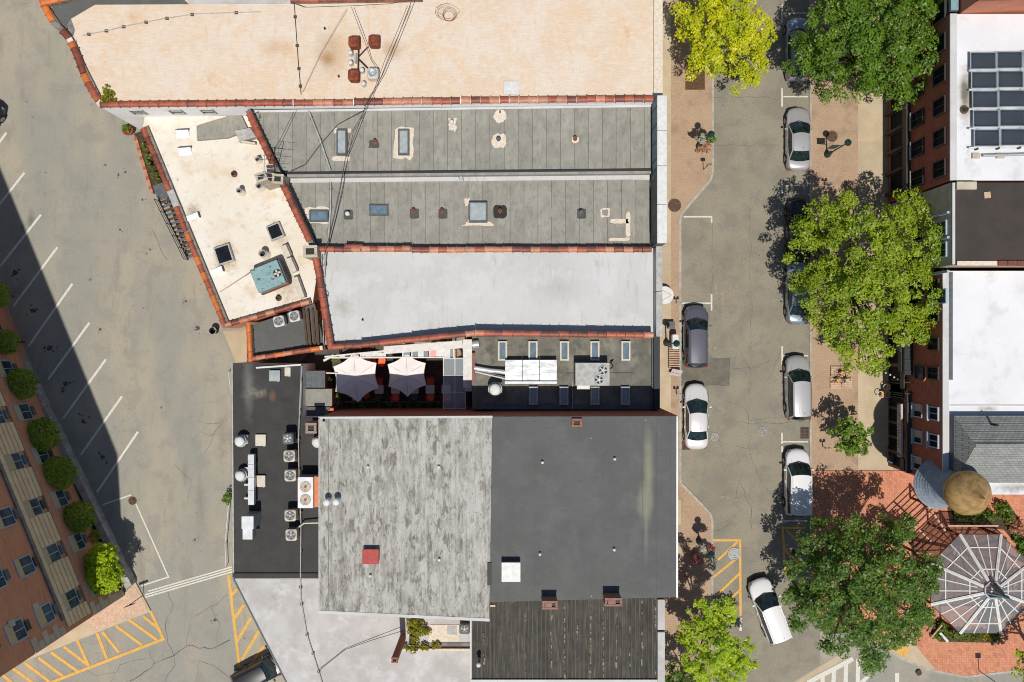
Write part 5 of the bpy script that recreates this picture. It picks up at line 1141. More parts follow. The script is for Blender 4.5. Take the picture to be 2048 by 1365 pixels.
# rooftop units and ducts
def box_thing(name, label, cat, ctr, rz, parts):
    t = thing(name, label, cat, ctr, rz)
    for nm, m, f_ in parts: f_(b := MB()); b.build(nm, m, t)
    return t
ctr = W(535, 553, zEr + 1.4)
t = thing('rooftop_unit', 'rusting teal rooftop unit with one fan on the cream roof', 'rooftop unit', (ctr.x, ctr.y, zEr), R(22))
MB().bev(0, 0, .15, 2.1, 1.75, 1.22, .04).build('cabinet', M_tealrust, t)
MB().box(0, .9, .1, 2.2, .08, 1.0).build('side_panel', M_rust, t); MB().box(0, -.9, .1, 2.2, .08, .5).build('side_panel', M_rust, t)
MB().box(1.12, 0, .1, .08, 1.7, 1.1).build('coil_grille', M_dkgrey, t)
MB().cyl(.72, -.05, 1.36, .3, .03, 22).build('fan_well', M_grilled, t)
for k in range(4):
    a = k * PI / 2; MB().box(.72 + .14 * math.cos(a), -.05 + .14 * math.sin(a), 1.395, .24, .13, .01, a).build('fan_blade', M_beigemetal, t)
MB().box(0, 0, 0, 1.9, 1.5, .15).build('rail', M_woodblk, t)
for px, py, sx, sy, rz, l_ in ((583, 530, .5, 1.1, 24, 'grey duct box between teal unit and slanted wall, upper'), (598, 575, .45, 1.6, 20, 'long grey duct box beside the slanted wall below the teal unit'), (572, 502, .5, .9, 24, 'brown stained duct box above the teal unit')):
    ctr = W(px, py, zEr + .5); t = thing('duct_box', l_, 'duct', (ctr.x, ctr.y, zEr), R(rz))
    MB().bev(0, 0, .1, sx, sy, .4, .05).build('casing', M_beigemetal, t); MB().box(0, 0, 0, sx * .7, sy * .8, .1).build('sleeper', M_woodblk, t); MB().box(sx * .4, 0, .1, .06, sy * 1.02, .44).build('flange', M_dkgrey, t)
t = thing('condensate_pipe', 'thin wooden pole lying from the teal unit across the cream roof', 'pole', tuple(W(475, 566, zEr)))
MB().tube([W(440, 585, zEr + .06), W(499, 547, zEr + .25)], .035).build('pole', M_pallet, t, True)
# long duct on the black roof
ctr = W(500, 960, zK); t = thing('roof_duct', 'long silver duct running down the black roof to a grey hood', 'duct', tuple(ctr))
MB().bev(*W(502, 960, zK + .9)[:2], zK + .45, .44, 3.6, .45, .02).build('trunk_duct', M_galv, t, True)
MB().bev(*W(501, 916, zK + .7)[:2], zK, .44, .5, .8, .08).build('elbow', M_copper, t, True)
MB().bev(*W(495, 1046, zK + 1.9)[:2], zK, .85, .9, 1.9, .02).build('hood', M_galv, t, True)
MB().bev(*W(495, 1069, zK + 1.8)[:2], zK + .9, .7, .75, .9, .02).build('outlet', M_galv, t, True)
for py in (935, 968, 995): MB().box(*W(502, py, zK)[:2], zK, .7, .12, .46).build('support', M_whmetal, t, True)
for k in range(3): MB().box(*W(502, 930 + k * 26, zK + .9)[:2], zK + .44, .5, .04, .48).build('flange', M_conduit, t, True)
# striped rusty unit at the wall of the mottled block
ctr = W(614, 986, zK + 1.6); t = thing('rooftop_unit', 'white and rust striped rooftop unit with two fans beside the mottled block', 'rooftop unit', (ctr.x, ctr.y, zK))
MB().bev(-.12, 0, .3, 1.1, 2.2, 1.25, .03).build('cabinet', M_galv, t)
MB().add([(.38, -1.1, 1.2), (.95, -1.1, 1.05), (.95, 1.1, 1.05), (.38, 1.1, 1.2), (.38, -1.1, .3), (.95, -1.1, .3), (.95, 1.1, .3), (.38, 1.1, .3)], [(0, 1, 2, 3), (1, 5, 6, 2), (0, 4, 5, 1), (3, 2, 6, 7)]).build('sloped_panel', M_conduit, t)
MB().box(.58, 0, 1.16, .3, 2.1, .06).build('rust_strip', M_terra[2], t); MB().box(-.71, .2, .3, .1, 1.2, 1.1).build('rust_panel', M_rust, t)
for y in (-.5, .42):
    MB().cyl(-.12, y, 1.55, .4, .02, 24).build('fan_well', M_beigemetal, t); g_ = MB()
    for r_ in (.12, .2, .28, .36): g_.ring(-.12, y, 1.59, r_, .008, 20, 4)
    g_.build('fan_guard', M_copper, t); MB().cyl(-.12, y, 1.57, .09, .03, 12).build('fan_hub', M_copper, t)
for x in (-.5, .7):
    for y in (-.9, .9): MB().box(x, y, 0, .1, .1, .32).build('leg', M_dkgrey, t)
# equipment on the felt roof
ctr = W(1062, 745, zF + .7); t = thing('roof_duct', 'shiny sheet metal duct housing on the felt roof', 'duct', (ctr.x, ctr.y, zF))
for k in range(3): MB().bev(-1.23 + k * 1.23, .15, .18, 1.2, 1.45, .52 + .02 * k, .02).build('panel', M_shiny, t)
MB().box(0, -.74, .15, 3.7, .18, .4).build('ledge', M_galv, t)
for x in (-1.5, 0, 1.5): MB().box(x, .1, 0, .12, 1.2, .2).build('sleeper', M_dkgrey, t)
MB().tube([(-1.7, .0, .5), (-2.9, .1, .42), (-4.0, .3, .38)], .17, 10).build('round_duct', M_shiny, t)
MB().tube([(-1.7, -.5, .5), (-3.95, .02, .4)], .05, 8).build('rail_pipe', M_whmetal, t)
ctr = W(1185, 749, zF + 1.3); t = thing('rooftop_unit', 'pale grey rooftop unit with two fans on the felt roof', 'rooftop unit', (ctr.x, ctr.y, zF))
MB().bev(0, 0, .2, 2.4, 1.6, 1.1, .03).build('cabinet', M_conduit, t)
MB().box(-.6, -.92, .3, .9, .3, .6).build('intake_hood', M_whmetal, t)
for x, y in ((.75, .28), (.45, -.38)):
    MB().cyl(x, y, 1.3, .31, .02, 24).build('fan_well', M_grilled, t); MB().ring(x, y, 1.34, .31, .03, 24).build('fan_ring', M_galv, t)
    for k in range(5): MB().box(x + .15 * math.cos(k * 1.257), y + .15 * math.sin(k * 1.257), 1.33, .27, .1, .01, k * 1.257).build('fan_blade', M_blade, t)
    MB().cyl(x, y, 1.33, .08, .04, 12).build('fan_hub', M_galv, t)
for x in (-1, 1): MB().box(x, 0, 0, .12, 1.5, .22).build('rail', M_dkgrey, t)
MB().tube([(1.2, .3, .9), (1.5, .55, .8), (1.4, .8, .3), (1.6, 1.0, .05)], .04, 6).build('pipework', M_cable, t)

# cables, conduits and aerials
def cable(label, pts, r=.02, m=M_wire, sag=0.0, blocks=0, name='cable', zb=0.0, cat='cable', bz=None):
    P = [W(*p) for p in pts]; t = thing(name, label, cat, (P[0].x, P[0].y, P[0].z)); path = []
    for i in range(len(P) - 1):
        n_ = 8
        for k in range(n_): 
            q = P[i].lerp(P[i + 1], k / n_); q.z -= sag * math.sin(PI * k / n_); path.append(q)
    path.append(P[-1]); MB().tube(path, r, 6).build('line', m, t, True)
    for k in range(blocks):
        s_ = (k + .5) / blocks * (len(path) - 1); q = path[int(s_)]
        MB().box(q.x, q.y, q.z - .1, .2, .18, .12).build('support_block', M_woodblk, t, True)
    return t
cable('white conduit on small wood blocks along the top of the peach roof', [(165, 71, zAr + .14), (212, 62, zAr + .14), (258, 51, zAr + .14), (325, 38, zAr + .14), (392, 28, zAr + .14), (520, 24, zAr + .14)], .03, M_conduit, 0, 7, 'conduit', cat='conduit')
cable('black cable looping along the top edge of the peach roof', [(584, 6, 6.6), (610, 15, 6.3), (705, 12, 6.3), (780, 8, 6.4), (825, 0, 7)], .02)
cable('thin conduit on blocks crossing the peach roof from top to tile edge', [(588, 5, zAr + .12), (596, 120, zAr + .12), (602, 190, zAr + .12)], .018, M_cable, 0, 4, 'conduit', cat='conduit')
cable('black cable across both grey roofs, passing the narrow skylight', [(824, 0, 8.5), (765, 150, 7.6), (735, 200, 7.2), (690, 320, 6.6), (676, 400, 6.3), (652, 500, 6.0)], .024, sag=.15)
cable('second black cable beside the first across the grey roofs', [(815, 12, 8.5), (770, 120, 7.8), (738, 205, 7.2), (700, 270, 6.7), (668, 430, 6.2), (646, 520, 5.9)], .018, sag=.1)
cable('rusty wire from the top edge to the rust brown condensers', [(703, 15, 7.0), (730, 85, zAr + .9), (742, 120, zAr + .5), (752, 135, zAr + .8)], .02, M_copper)
cable('thin brown wire slanting over the peach roof to the tile edge', [(693, 18, 6.6), (640, 110, 6.3), (605, 185, 6.2)], .012, M_copper)
cable('pale conduit pipe crossing the upper grey roof', [(617, 222, zB + .2), (640, 280, zB + .2), (661, 342, zB + .2)], .075, M_conduit, 0, 3, 'conduit', cat='conduit')
cable('pale conduit pipe crossing the lower grey roof', [(661, 365, zC + .2), (661, 415, zC + .2), (656, 486, zC + .2)], .075, M_conduit, 0, 3, 'conduit', cat='conduit')
cable('bundle of pale conduit down the left end of the long white roof', [(652, 500, zD + .5), (648, 560, zD + .15), (650, 620, zD + .15), (652, 690, zD + .2)], .06, M_conduit, 0, 3, 'conduit', cat='conduit')
cable('slim conduit beside the bundle on the long white roof', [(644, 510, zD + .2), (643, 600, zD + .12), (648, 690, zD + .15)], .03, M_conduit, 0, 0, 'conduit', cat='conduit')
cable('black cable curling from the tile edge over the upper grey roof to the aerial', [(728, 222, 6.2), (675, 250, 5.6), (640, 290, 5.5), (610, 330, 5.5), (580, 344, 5.5)], .025)
cable('thin wire pair from the tile edge to the aerial', [(588, 224, 6.2), (560, 280, 6.4), (549, 300, 6.6)], .018)
cable('conduit line down the right of the condensers on the black roof', [(603, 735, zK + .15), (600, 800, zK + .12), (597, 880, zK + .3), (598, 950, zK + .3), (602, 1050, zK + .3), (601, 1157, zK + .1)], .045, M_conduit, 0, 6, 'conduit', cat='conduit')
cable('conduit line continuing over the pale low roof to the bottom edge', [(601, 1160, zJ + .1), (602, 1200, zJ + .1), (614, 1270, zJ + .1), (630, 1320, zJ + .1), (645, 1368, zJ + .1)], .04, M_conduit, 0, 5, 'conduit', cat='conduit')
cable('black cable sweeping over the pale low roof from the creeper', [(812, 1260, zJ + .5), (740, 1282, zJ + .2), (690, 1300, zJ + .12), (640, 1340, zJ + .15)], .022)
cable('beige pipe from the mottled block to the lowest condenser', [(637, 1046, zK + .6), (608, 1047, zK + .5), (592, 1058, zK + .5)], .06, M_beigemetal, 0, 0, 'pipe', cat='pipe')
t = thing('coil_of_wire', 'tangled coil of brown wire lying on the peach roof', 'wire', tuple(W(898, 33, zAr)))
b = MB()
for k in range(4): b.ring(.02 * k, .03 * k, .05 + .03 * k, .34 + .05 * k, .014, 24, 5)
for k in range(9):
    a0 = random.uniform(0, 6.28); r_ = random.uniform(.5, .95); b.tube([(r_ * math.cos(a0 + s_ * .5) + random.uniform(-.1, .1), .7 * r_ * math.sin(a0 + s_ * .5) + .3, .03) for s_ in range(6)], .01, 4)
b.build('coil', M_copper, t)
for px, py, r_, l_ in ((648, 590, .35, 'upper'), (648, 640, .3, 'lower')):
    t = thing('coil_of_wire', 'loose loop of wire on the conduit, %s of two on the long white roof' % l_, 'wire', tuple(W(px, py, zD))); MB().ring(0, 0, .1, r_, .014, 24, 5).build('coil', M_cable, t)
t = thing('pipework', 'dark branching refrigerant pipes between the four condensers on the peach roof', 'pipe', tuple(W(716, 115, zAr)))
for pts in ([(717, 90), (716, 140), (712, 148)], [(716, 115), (735, 95)], [(716, 118), (735, 137)]): MB().tube([W(*p, zAr + .3) for p in pts], .045).build('pipe', M_cable, t, True)
MB().box(*W(711, 117, zAr + .3)[:2], zAr, .14, .6, .35).build('manifold_box', M_galv, t, True)
t = thing('television_aerial', 'white television aerial leaning over the slanted tile wall', 'aerial', tuple(W(532, 345, zEr)))
A0, A1 = W(528, 362, 6.3), W(529, 308, 8.3)
MB().tube([A0 + Vector((0, 0, -1.5)), A0, A1], .03).build('mast', M_whmetal, t, True)
for k in range(6):
    q = A0.lerp(A1, .15 + k * .16); MB().tube([q + Vector((-.55 + .05 * k, .02, 0)), q + Vector((.75 - .05 * k, -.05, 0))], .016).build('element', M_whmetal if k < 4 else M_cable, t, True)
MB().tube([W(549, 345, 6.0), W(549, 296, 7.8)], .025).build('boom', M_cable, t, True)
for k in range(5):
    q = W(549, 345, 6.0).lerp(W(549, 296, 7.8), k / 4); MB().tube([q + Vector((-.3, 0, 0)), q + Vector((.8, -.08, 0))], .012).build('element', M_cable, t, True)
t = thing('wire_frame', 'bent wire frame on the top corner of the upper grey roof', 'frame', tuple(W(515, 230, zB)))
MB().tube([W(503, 232, zB + .3), W(516, 224, zB + .4), W(520, 236, zB + .3), W(508, 243, zB + .3), W(503, 232, zB + .3)], .03).build('frame', M_cable, t, True)
ctr = W(922, 358, zC + .5); t = thing('floodlight', 'small white floodlight on the wall between the grey roofs', 'floodlight', (ctr.x, ctr.y, zC)); MB().bev(0, 0, .3, .28, .4, .16, .04, .4).build('housing', M_galv, t); MB().tube([(0, .1, .3), (-.1, .35, .55)], .03).build('bracket', M_cable, t)
# solar array
sa = thing('solar_panel_array', 'dark blue solar panel array in five rows on the white roof', 'solar panels', tuple(W(2000, 190, 9.4)))
k_ = (CAMH - 9.9) / FPX; tl = W(1943, 103, 9.9); sl_ = -.04
Msol = mat('solar_cells', c(26, 30, 42), c(18, 22, 32), 1, rough=.2, spec=.7)
Mcell = mat('cell_gap', c(170, 180, 190), None, rough=.4)
pw, ph = 1.69, 1.14
for r_ in range(5):
    for q in range(6):
        x = tl.x + .06 * r_ + q * (pw + .05) + pw / 2; y = tl.y - r_ * 1.265 - ph / 2 + .05 * q
        z = 9.72
        p = MB().box(x, y, z, pw, ph, .04).build('solar_panel', Mcell if False else M_galv, sa, True)
        MB().box(x, y, z + .04, pw - .09, ph - .09, .006).build('cell_field', Msol, p, True)
        b = MB(); nx, ny = 10, 6
        for i in range(nx + 1):
            for j in range(ny + 1):
                s_ = .058; b.box(x - (pw - .13) / 2 + (pw - .13) * i / nx, y - (ph - .13) / 2 + (ph - .13) * j / ny, z + .046, s_, s_, .003, PI / 4)
        b.build('cell_corners', Mcell, p, True)['kind'] = 'stuff'
    MB().box(tl.x + 5.4, tl.y - r_ * 1.265 - ph - .06 + .15, 9.62, 10.9, .1, .08, .028).build('rail', M_whmetal, sa, True)
    for q in range(8): MB().box(tl.x + .5 + q * 1.4, tl.y - r_ * 1.265 - ph - .1 + .04 * q - .02, 9.42, .12, .12, .3).build('clamp', M_cable, sa, True)
MB().tube([(tl.x + .9, tl.y - 6.75, 9.6), (tl.x + 10, tl.y - 6.5, 9.6)], .1, 8).build('conduit', M_galv, sa, True)
for x in (.5, 2.1): MB().box(tl.x + x, tl.y - 6.75, 9.42, .5, .32, .16).build('ballast', M_tan, sa, True)
stub(1929, 219, 9.4, .06, .2, M_rustiron, 'round roof drain beside the brown stain on the solar roof', 'open')

# ------------------------------------------------------------------ patio between the roofs
pat = [(640, 690), (945, 690), (945, 842), (600, 842), (600, 725)]
tag(MB().prism(xy(pat, 0), -.05, .1).build('patio_base', M_greyb), kind='structure')
deck = thing('patio_deck', 'dark timber deck of the shaded patio', 'deck', tuple(W(790, 770, .1)))
p0, p1 = W(668, 714, .25), W(940, 826, .25)
nb = 26
for k in range(nb):
    y = p0.y + (p1.y - p0.y) * (k + .5) / nb
    MB().box((p0.x + p1.x) / 2, y, .1, p1.x - p0.x, abs(p1.y - p0.y) / nb - .012, .15).build('deck_board', M_deck, deck, True)
def umbrella(px, py, z, rpx, label, rot=0.0, lob=6):
    ctr = W(px, py, z); k = (CAMH - z) / FPX; r_ = rpx * k; t = thing('patio_umbrella', label, 'umbrella', (ctr.x, ctr.y, .25), rot, 'canvas umbrellas on the patio')
    h = z - .25; b = MB(); n_ = lob
    tip = [(r_ * math.cos(2 * PI * i / n_), r_ * math.sin(2 * PI * i / n_), h) for i in range(n_)]
    vs = [(0, 0, h + .45)]; rows = []
    S_ = 6
    for i in range(n_):
        for j in range(S_):
            f_ = j / S_; a = Vector(tip[i]).lerp(Vector(tip[(i + 1) % n_]), f_); dip = 1 - .1 * math.sin(PI * f_); vs.append((a.x * dip, a.y * dip, h + .08 * math.sin(PI * f_)))
    m_ = n_ * S_; mid = []
    for q in vs[1:]: mid.append((q[0] * .5, q[1] * .5, (q[2] + h + .45) / 2 - .03))
    b.add([vs[0]] + mid + vs[1:], [(0, 1 + i, 1 + (i + 1) % m_) for i in range(m_)] + [(1 + i, 1 + m_ + i, 1 + m_ + (i + 1) % m_, 1 + (i + 1) % m_) for i in range(m_)])
    b.build('canopy', M_canvas, t); MB().cyl(0, 0, 0, .03, h + .5, 10).build('pole', M_whmetal, t); MB().cyl(0, 0, 0, .3, .08, 18).build('base', M_dkgrey, t)
    for i in range(n_): MB().tube([(0, 0, h + .42), (tip[i][0] * .98, tip[i][1] * .98, h - .01)], .015, 5).build('rib', M_conduit, t)
    return t
umbrella(712, 755, 2.45, 50, 'pale canvas patio umbrella, the one beside the little grey sheds', R(35))
umbrella(814, 750, 2.45, 44, 'pale canvas patio umbrella, the one nearer the glass roof', R(92))
def patio_chair(px, py, z, rz, m, label, group, arms=True, s=1.15):
    ctr = W(px, py, z); t = thing('patio_chair', label, 'chair', (ctr.x, ctr.y, z), rz, group)
    MB().bev(0, 0, .4 * s, .5 * s, .48 * s, .06, .12).build('seat', m, t)
    b = MB(); pr = [(-.27, -.12), (-.26, .12), (-.2, .24), (0, .29), (.2, .24), (.26, .12), (.27, -.12)]
    for (x, y), (u, v) in zip(pr[:-1], pr[1:]): b.add([(x * s, y * s, .44 * s), (u * s, v * s, .44 * s), (u * s * 1.12, v * s * 1.12, .8 * s), (x * s * 1.12, y * s * 1.12, .8 * s)], [(0, 1, 2, 3)], True)
    b.build('backrest', m, t)
    for x in (-.2, .2):
        for y in (-.2, .2): MB().cyl(x * s, y * s, 0, .018, .41 * s, 8).build('leg', M_dkgrey, t)
    return t
def table(px, py, z, sx, sy, m, label, group, rz=0.0, h=.74):
    ctr = W(px, py, z + h); t = thing('patio_table', label, 'table', (ctr.x, ctr.y, z), rz, group)
    MB().bev(0, 0, h - .04, sx, sy, .04, .03).build('table_top', m, t); MB().cyl(0, 0, .05, .04, h - .09, 10).build('stem', M_dkgrey, t); MB().bev(0, 0, 0, .45, .45, .04, .05).build('base', M_dkgrey, t)
    return t
GT = 'tables of the shaded patio'; GC = 'red orange patio chairs'
ords = ('first', 'second', 'third', 'fourth', 'fifth')
for i, px in enumerate((758, 791, 828, 860, 892)):
    table(px, 779, .25, .68, .68, M_tabletop, 'grey square patio table, %s from the sheds along the plant trough' % ords[i], GT)
    patio_chair(px + 2, 762, .25, 0, M_chair if i in (0, 3) else M_dkgrey, '%s patio chair above the %s grey table from the sheds' % ('red orange' if i in (0, 3) else 'grey', ords[i]), GC)
    patio_chair(px + 2, 794, .25, PI, M_chair if i in (1, 3, 4) else M_dkgrey, '%s patio chair below the %s grey table from the sheds' % ('red orange' if i in (1, 3, 4) else 'grey', ords[i]), GC)
table(714, 793, .25, .68, .68, M_tabletop, 'grey patio table half under the umbrella nearest the sheds', GT)
patio_chair(734, 790, .25, -.8, M_chair, 'red orange patio chair beside the umbrella edge nearest the sheds', GC)
table(731, 722, .25, .62, .62, M_tabletop, 'pale patio table under the white beams', GT)
for px, py, rz, l_ in ((746, 724, R(90), 'smaller shaded'), (765, 723, R(-100), 'bright')):
    patio_chair(px, py, .25, rz, M_orange, '%s orange tub chair by the white beams' % l_, GC, s=1.25)
patio_chair(868, 706, .25, .2, M_chair, 'red orange chair showing through the white beams', GC, s=1.2)
patio_chair(915, 706, .25, .2, M_pallet, 'tan chair showing under the glass roof by the white beams', GC)
table(707, 722, .25, .6, .6, M_chair, 'red topped patio table by the white beams', GT)
tr = thing('plant_trough', 'long grey trough planted along the wall of the tall block', 'planter', tuple(W(780, 812, .2)))
a, b_ = W(682, 812, .7), W(885, 812, .7)
MB().box((a.x + b_.x) / 2, a.y, .1, b_.x - a.x, .6, .5).build('trough', M_conduit, tr, True); MB().box((a.x + b_.x) / 2, a.y, .6, b_.x - a.x - .1, .5, .02).build('soil', M_soil, tr, True)
MB().box(W(674, 775, 1.0).x, (W(674, 745, 1).y + W(674, 818, 1).y) / 2, .1, .22, 2.7, 1.0).build('end_wall', M_conduit, tr, True)
# glazed lean-to with white beams
gl = thing('glass_roof_frame', 'white framed glass roof over the right end of the patio', 'glass roof', tuple(W(905, 760, .2)))
Mg = bpy.data.materials.new('clear_roof_glass'); Mg.use_nodes = True; nn_ = Mg.node_tree.nodes; bs = nn_['Principled BSDF']; bs.inputs['Base Color'].default_value = (.7, .78, .84, 1); bs.inputs['Roughness'].default_value = .05; bs.inputs['Alpha'].default_value = .2
zg = 2.9; xs = [887, 910, 931]; ys = [717, 751, 785, 818]
for i in range(2):
    for j in range(3):
        p, q = W(xs[i], ys[j], zg), W(xs[i + 1], ys[j + 1], zg); MB().box((p.x + q.x) / 2, (p.y + q.y) / 2, zg, abs(q.x - p.x) - .05, abs(p.y - q.y) - .05, .012).build('pane', Mg, gl, True)
for x in xs: MB().seg(W(x, 714, zg), W(x, 820, zg), .055, zg - .06, zg + .05).build('glazing_bar', M_whmetal, gl, True)
for y in ys: MB().seg(W(886, y, zg), W(932, y, zg), .05, zg - .06, zg + .045).build('glazing_bar', M_whmetal, gl, True)
for x, y in ((887, 716), (887, 818), (931, 716), (931, 818)): MB().box(*W(x, y, zg)[:2], .1, .08, .08, zg - .1).build('post', M_whmetal, gl, True)
pg = thing('patio_beams', 'white painted beams and glass panels along the top of the patio', 'pergola', tuple(W(790, 700, .2)))
zb = 3.0
MB().seg(W(648, 722, zb), W(668, 711, zb), .16, zb, zb + .2).build('beam', M_whmetal, pg, True)
MB().seg(W(664, 716, zb), W(890, 715, zb), .1, zb, zb + .16).build('beam', M_whmetal, pg, True)
MB().seg(W(650, 714, zb), W(940, 686, zb), .12, zb + .0, zb + .15).build('beam', M_whmetal, pg, True)
for i, x in enumerate((685, 704, 722, 738, 806, 824, 842, 860, 886, 895, 908)):
    ya = 714 - (x - 650) / 290 * 28
    MB().seg(W(x, ya, zb), W(x, 716, zb), .1 if i % 3 else .42, zb + .01, zb + .12).build('rafter', M_whmetal, pg, True)
    if i < 10: 
        p, q = W(x + 1, ya + 2, zb), W(x + 14, 714, zb); MB().box((p.x + q.x) / 2, (p.y + q.y) / 2, zb + .03, abs(q.x - p.x), abs(p.y - q.y), .012).build('pane', Mg, pg, True)
for x0_, x1_ in ((724, 737), (744, 772), (872, 900)):
    p, q = W(x0_, 714 - (x0_ - 650) / 290 * 26, zb), W(x1_, 715, zb); MB().box((p.x + q.x) / 2, (p.y + q.y) / 2, zb + .03, abs(q.x - p.x), abs(p.y - q.y), .05).build('white_panel', M_whmetal, pg, True)
for x in (668, 738, 806, 886): MB().box(*W(x, 715, zb)[:2], .1, .1, .1, zb - .1).build('post', M_whmetal, pg, True)
du = thing('patio_duct', 'white boxed duct turning the corner above the patio beams', 'duct', tuple(W(930, 720, 3)))
MB().seg(W(768, 701, 3.6), W(925, 689, 3.6), .56, 3.25, 3.65).build('run', M_whmetal, du, True)
MB().seg(W(935, 684, 3.7), W(935, 776, 3.7), .64, 3.2, 3.7).build('run', M_whmetal, du, True)
MB().seg(W(930, 777, 3.5), W(985, 777, 3.5), .44, 3.05, 3.5).build('run', M_galv, du, True)
MB().bev(*W(936, 690, 3.9)[:2], 3.2, .8, .8, .62, .05).build('elbow', M_whmetal, du, True); MB().tube([W(945, 690, 4.9), W(958, 688, 4.9)], .3, 14).build('collar', M_galv, du, True)
for x, y in ((768, 701), (935, 775)): MB().box(*W(x, y, 3.2)[:2], .1, .08, .08, 3.2).build('support_post', M_whmetal, du, True)
MB().seg(W(947, 706, zF + .3), W(947, 766, zF + .3), .22, zF, zF + .35).build('brick_kerb', M_terra[1], bF, True)
# little sheds at the patio's left end
for px0, py0, px1, py1, z, l_, m in ((606, 742, 650, 778, 3.0, 'dark flat roofed shed, upper of the pair at the left end of the patio', M_dkgrey), (611, 778, 664, 813, 3.2, 'grey ribbed roofed shed, middle one beside the patio', M_grey), (604, 814, 668, 833, 2.9, 'low dark shed roof touching the tall block', M_char)):
    p, q = W(px0, py0, z), W(px1, py1, z); t = thing('shed', l_, 'shed', ((p.x + q.x) / 2, (p.y + q.y) / 2, .1)); w_, d2 = abs(q.x - p.x), abs(p.y - q.y)
    MB().box(0, 0, 0, w_ - .1, d2 - .06, z - .2).build('wall', M_brickW, t); MB().box(0, 0, z - .22, w_, d2 - .02, .12).build('roof', m, t)
    for k in range(4): MB().box(-w_ * .4 + k * w_ * .27, 0, z - .1, .03, d2 - .05, .02).build('roof_seam', m, t)
t = thing('patio_post_lamp', 'white tube light rail sticking out beside the sheds', 'light', tuple(W(655, 746, 2.6))); MB().tube([W(648, 746, 2.6), W(676, 747, 2.6)], .06, 8).build('tube', M_whmetal, t, True)
t = thing('work_light', 'orange work light with trailing cord on the shed roof', 'work light', tuple(W(664, 819, 2.95))); MB().bev(0, 0, 0, .3, .22, .14, .05).build('body', M_orange, t); MB().tube([(-.1, 0, .05), (-.3, -.12, .03), (-.42, -.3, .02)], .02).build('cord', M_beigemetal, t)

t = thing('pipe_rail', 'thin white pipe rail along the wall of the black roofed building', 'rail', tuple(W(456, 1070)))
for p, q in (((457, 1008), (450, 1090)), ((450, 1090), (452, 1135)), ((457, 745), (461, 780))): MB().tube([W(*p, .6), W(*q, .6)], .03).build('rail', M_whmetal, t, True)
for p in ((457, 1008), (450, 1090), (452, 1135), (457, 745), (461, 780)): MB().tube([W(*p, 0), W(*p, .6)], .025).build('post', M_whmetal, t, True)
# ------------------------------------------------------------------ foliage
def crown_mesh(lobes, leaf, dens, seed, up=.95, fill=.35, clump=.5, flat=1.0, shell=(.58, 1.1)):
    """lobes: (centre, radius) list; leaf faces gathered in clumps over the lobes' upper shells"""
    rng = np.random.default_rng(seed); P = []; N = []
    for (cx, cy, cz), r in lobes:
        nc = max(4, int(3.2 * r * r / (clump * clump) * dens))
        d = rng.normal(size=(nc, 3)); d /= np.linalg.norm(d, axis=1)[:, None]
        d[:, 2] = np.where(d[:, 2] < -.35, -d[:, 2], d[:, 2])
        rad = r * rng.uniform(*shell, nc); cs = d * rad[:, None]; cs[:, 2] *= flat
        cr = clump * rng.uniform(.55, 1.15, nc)
        if r > 1.0 and shell[0] < .8:
            vd = rng.normal(size=(int(3 + 3.2 * r), 3)); vd[:, 2] = np.abs(vd[:, 2]); vd /= np.linalg.norm(vd, axis=1)[:, None]
            keep = (np.linalg.norm(d[:, None, :] - vd[None], axis=2) * r).min(1) > rng.uniform(.28, .62, nc) * min(1.0, r * .6); cs = cs[keep]; cr = cr[keep]; nc = len(cs)
        for k in range(nc):
            m_ = int(30 * (cr[k] / leaf / 2.2) ** 2) + 6
            e = rng.normal(size=(m_, 3)); e /= np.linalg.norm(e, axis=1)[:, None]
            e[:, 2] = np.where(rng.random(m_) < .62, np.abs(e[:, 2]), e[:, 2])
            q = cs[k] + e * (cr[k] * rng.uniform(.5, 1.0, m_))[:, None] * np.array([1, 1, .7])
            P.append(q + np.array([cx, cy, cz])); N.append(e * .6 + np.array([0, 0, up]) + rng.normal(size=(m_, 3)) * .38)
        nf = int(r * r * 60 * fill)
        e = rng.normal(size=(nf, 3)); e /= np.linalg.norm(e, axis=1)[:, None]; q = e * (r * rng.uniform(.15, .75, nf) ** .6)[:, None]; q[:, 2] *= flat
        P.append(q + np.array([cx, cy, cz])); N.append(e * .4 + np.array([0, 0, .5]) + rng.normal(size=(nf, 3)) * .5)
    P = np.concatenate(P); N = np.concatenate(N); N /= np.linalg.norm(N, axis=1)[:, None] + 1e-9; n = len(P)
    a = np.cross(N, rng.normal(size=(n, 3))); a /= np.linalg.norm(a, axis=1)[:, None] + 1e-9; b = np.cross(N, a)
    s = leaf * rng.uniform(.45, 1.35, n)[:, None]
    V = np.empty((n, 4, 3)); V[:, 0] = P - a * s * .62; V[:, 1] = P - b * s * .36 - N * s * .08; V[:, 2] = P + a * s * .62; V[:, 3] = P + b * s * .36 - N * s * .08
    me = bpy.data.meshes.new('crown'); me.vertices.add(n * 4); me.loops.add(n * 4); me.polygons.add(n)
    me.vertices.foreach_set('co', V.reshape(-1)); me.loops.foreach_set('vertex_index', np.arange(n * 4, dtype=np.int32))
    me.polygons.foreach_set('loop_start', np.arange(0, n * 4, 4, dtype=np.int32)); me.polygons.foreach_set('loop_total', np.full(n, 4, dtype=np.int32))
    me.update(calc_edges=True)
    return me
def px_lobes(L):
    return [(tuple(W(x, y, z)), r * (CAMH - z) / FPX) for x, y, z, r in L]
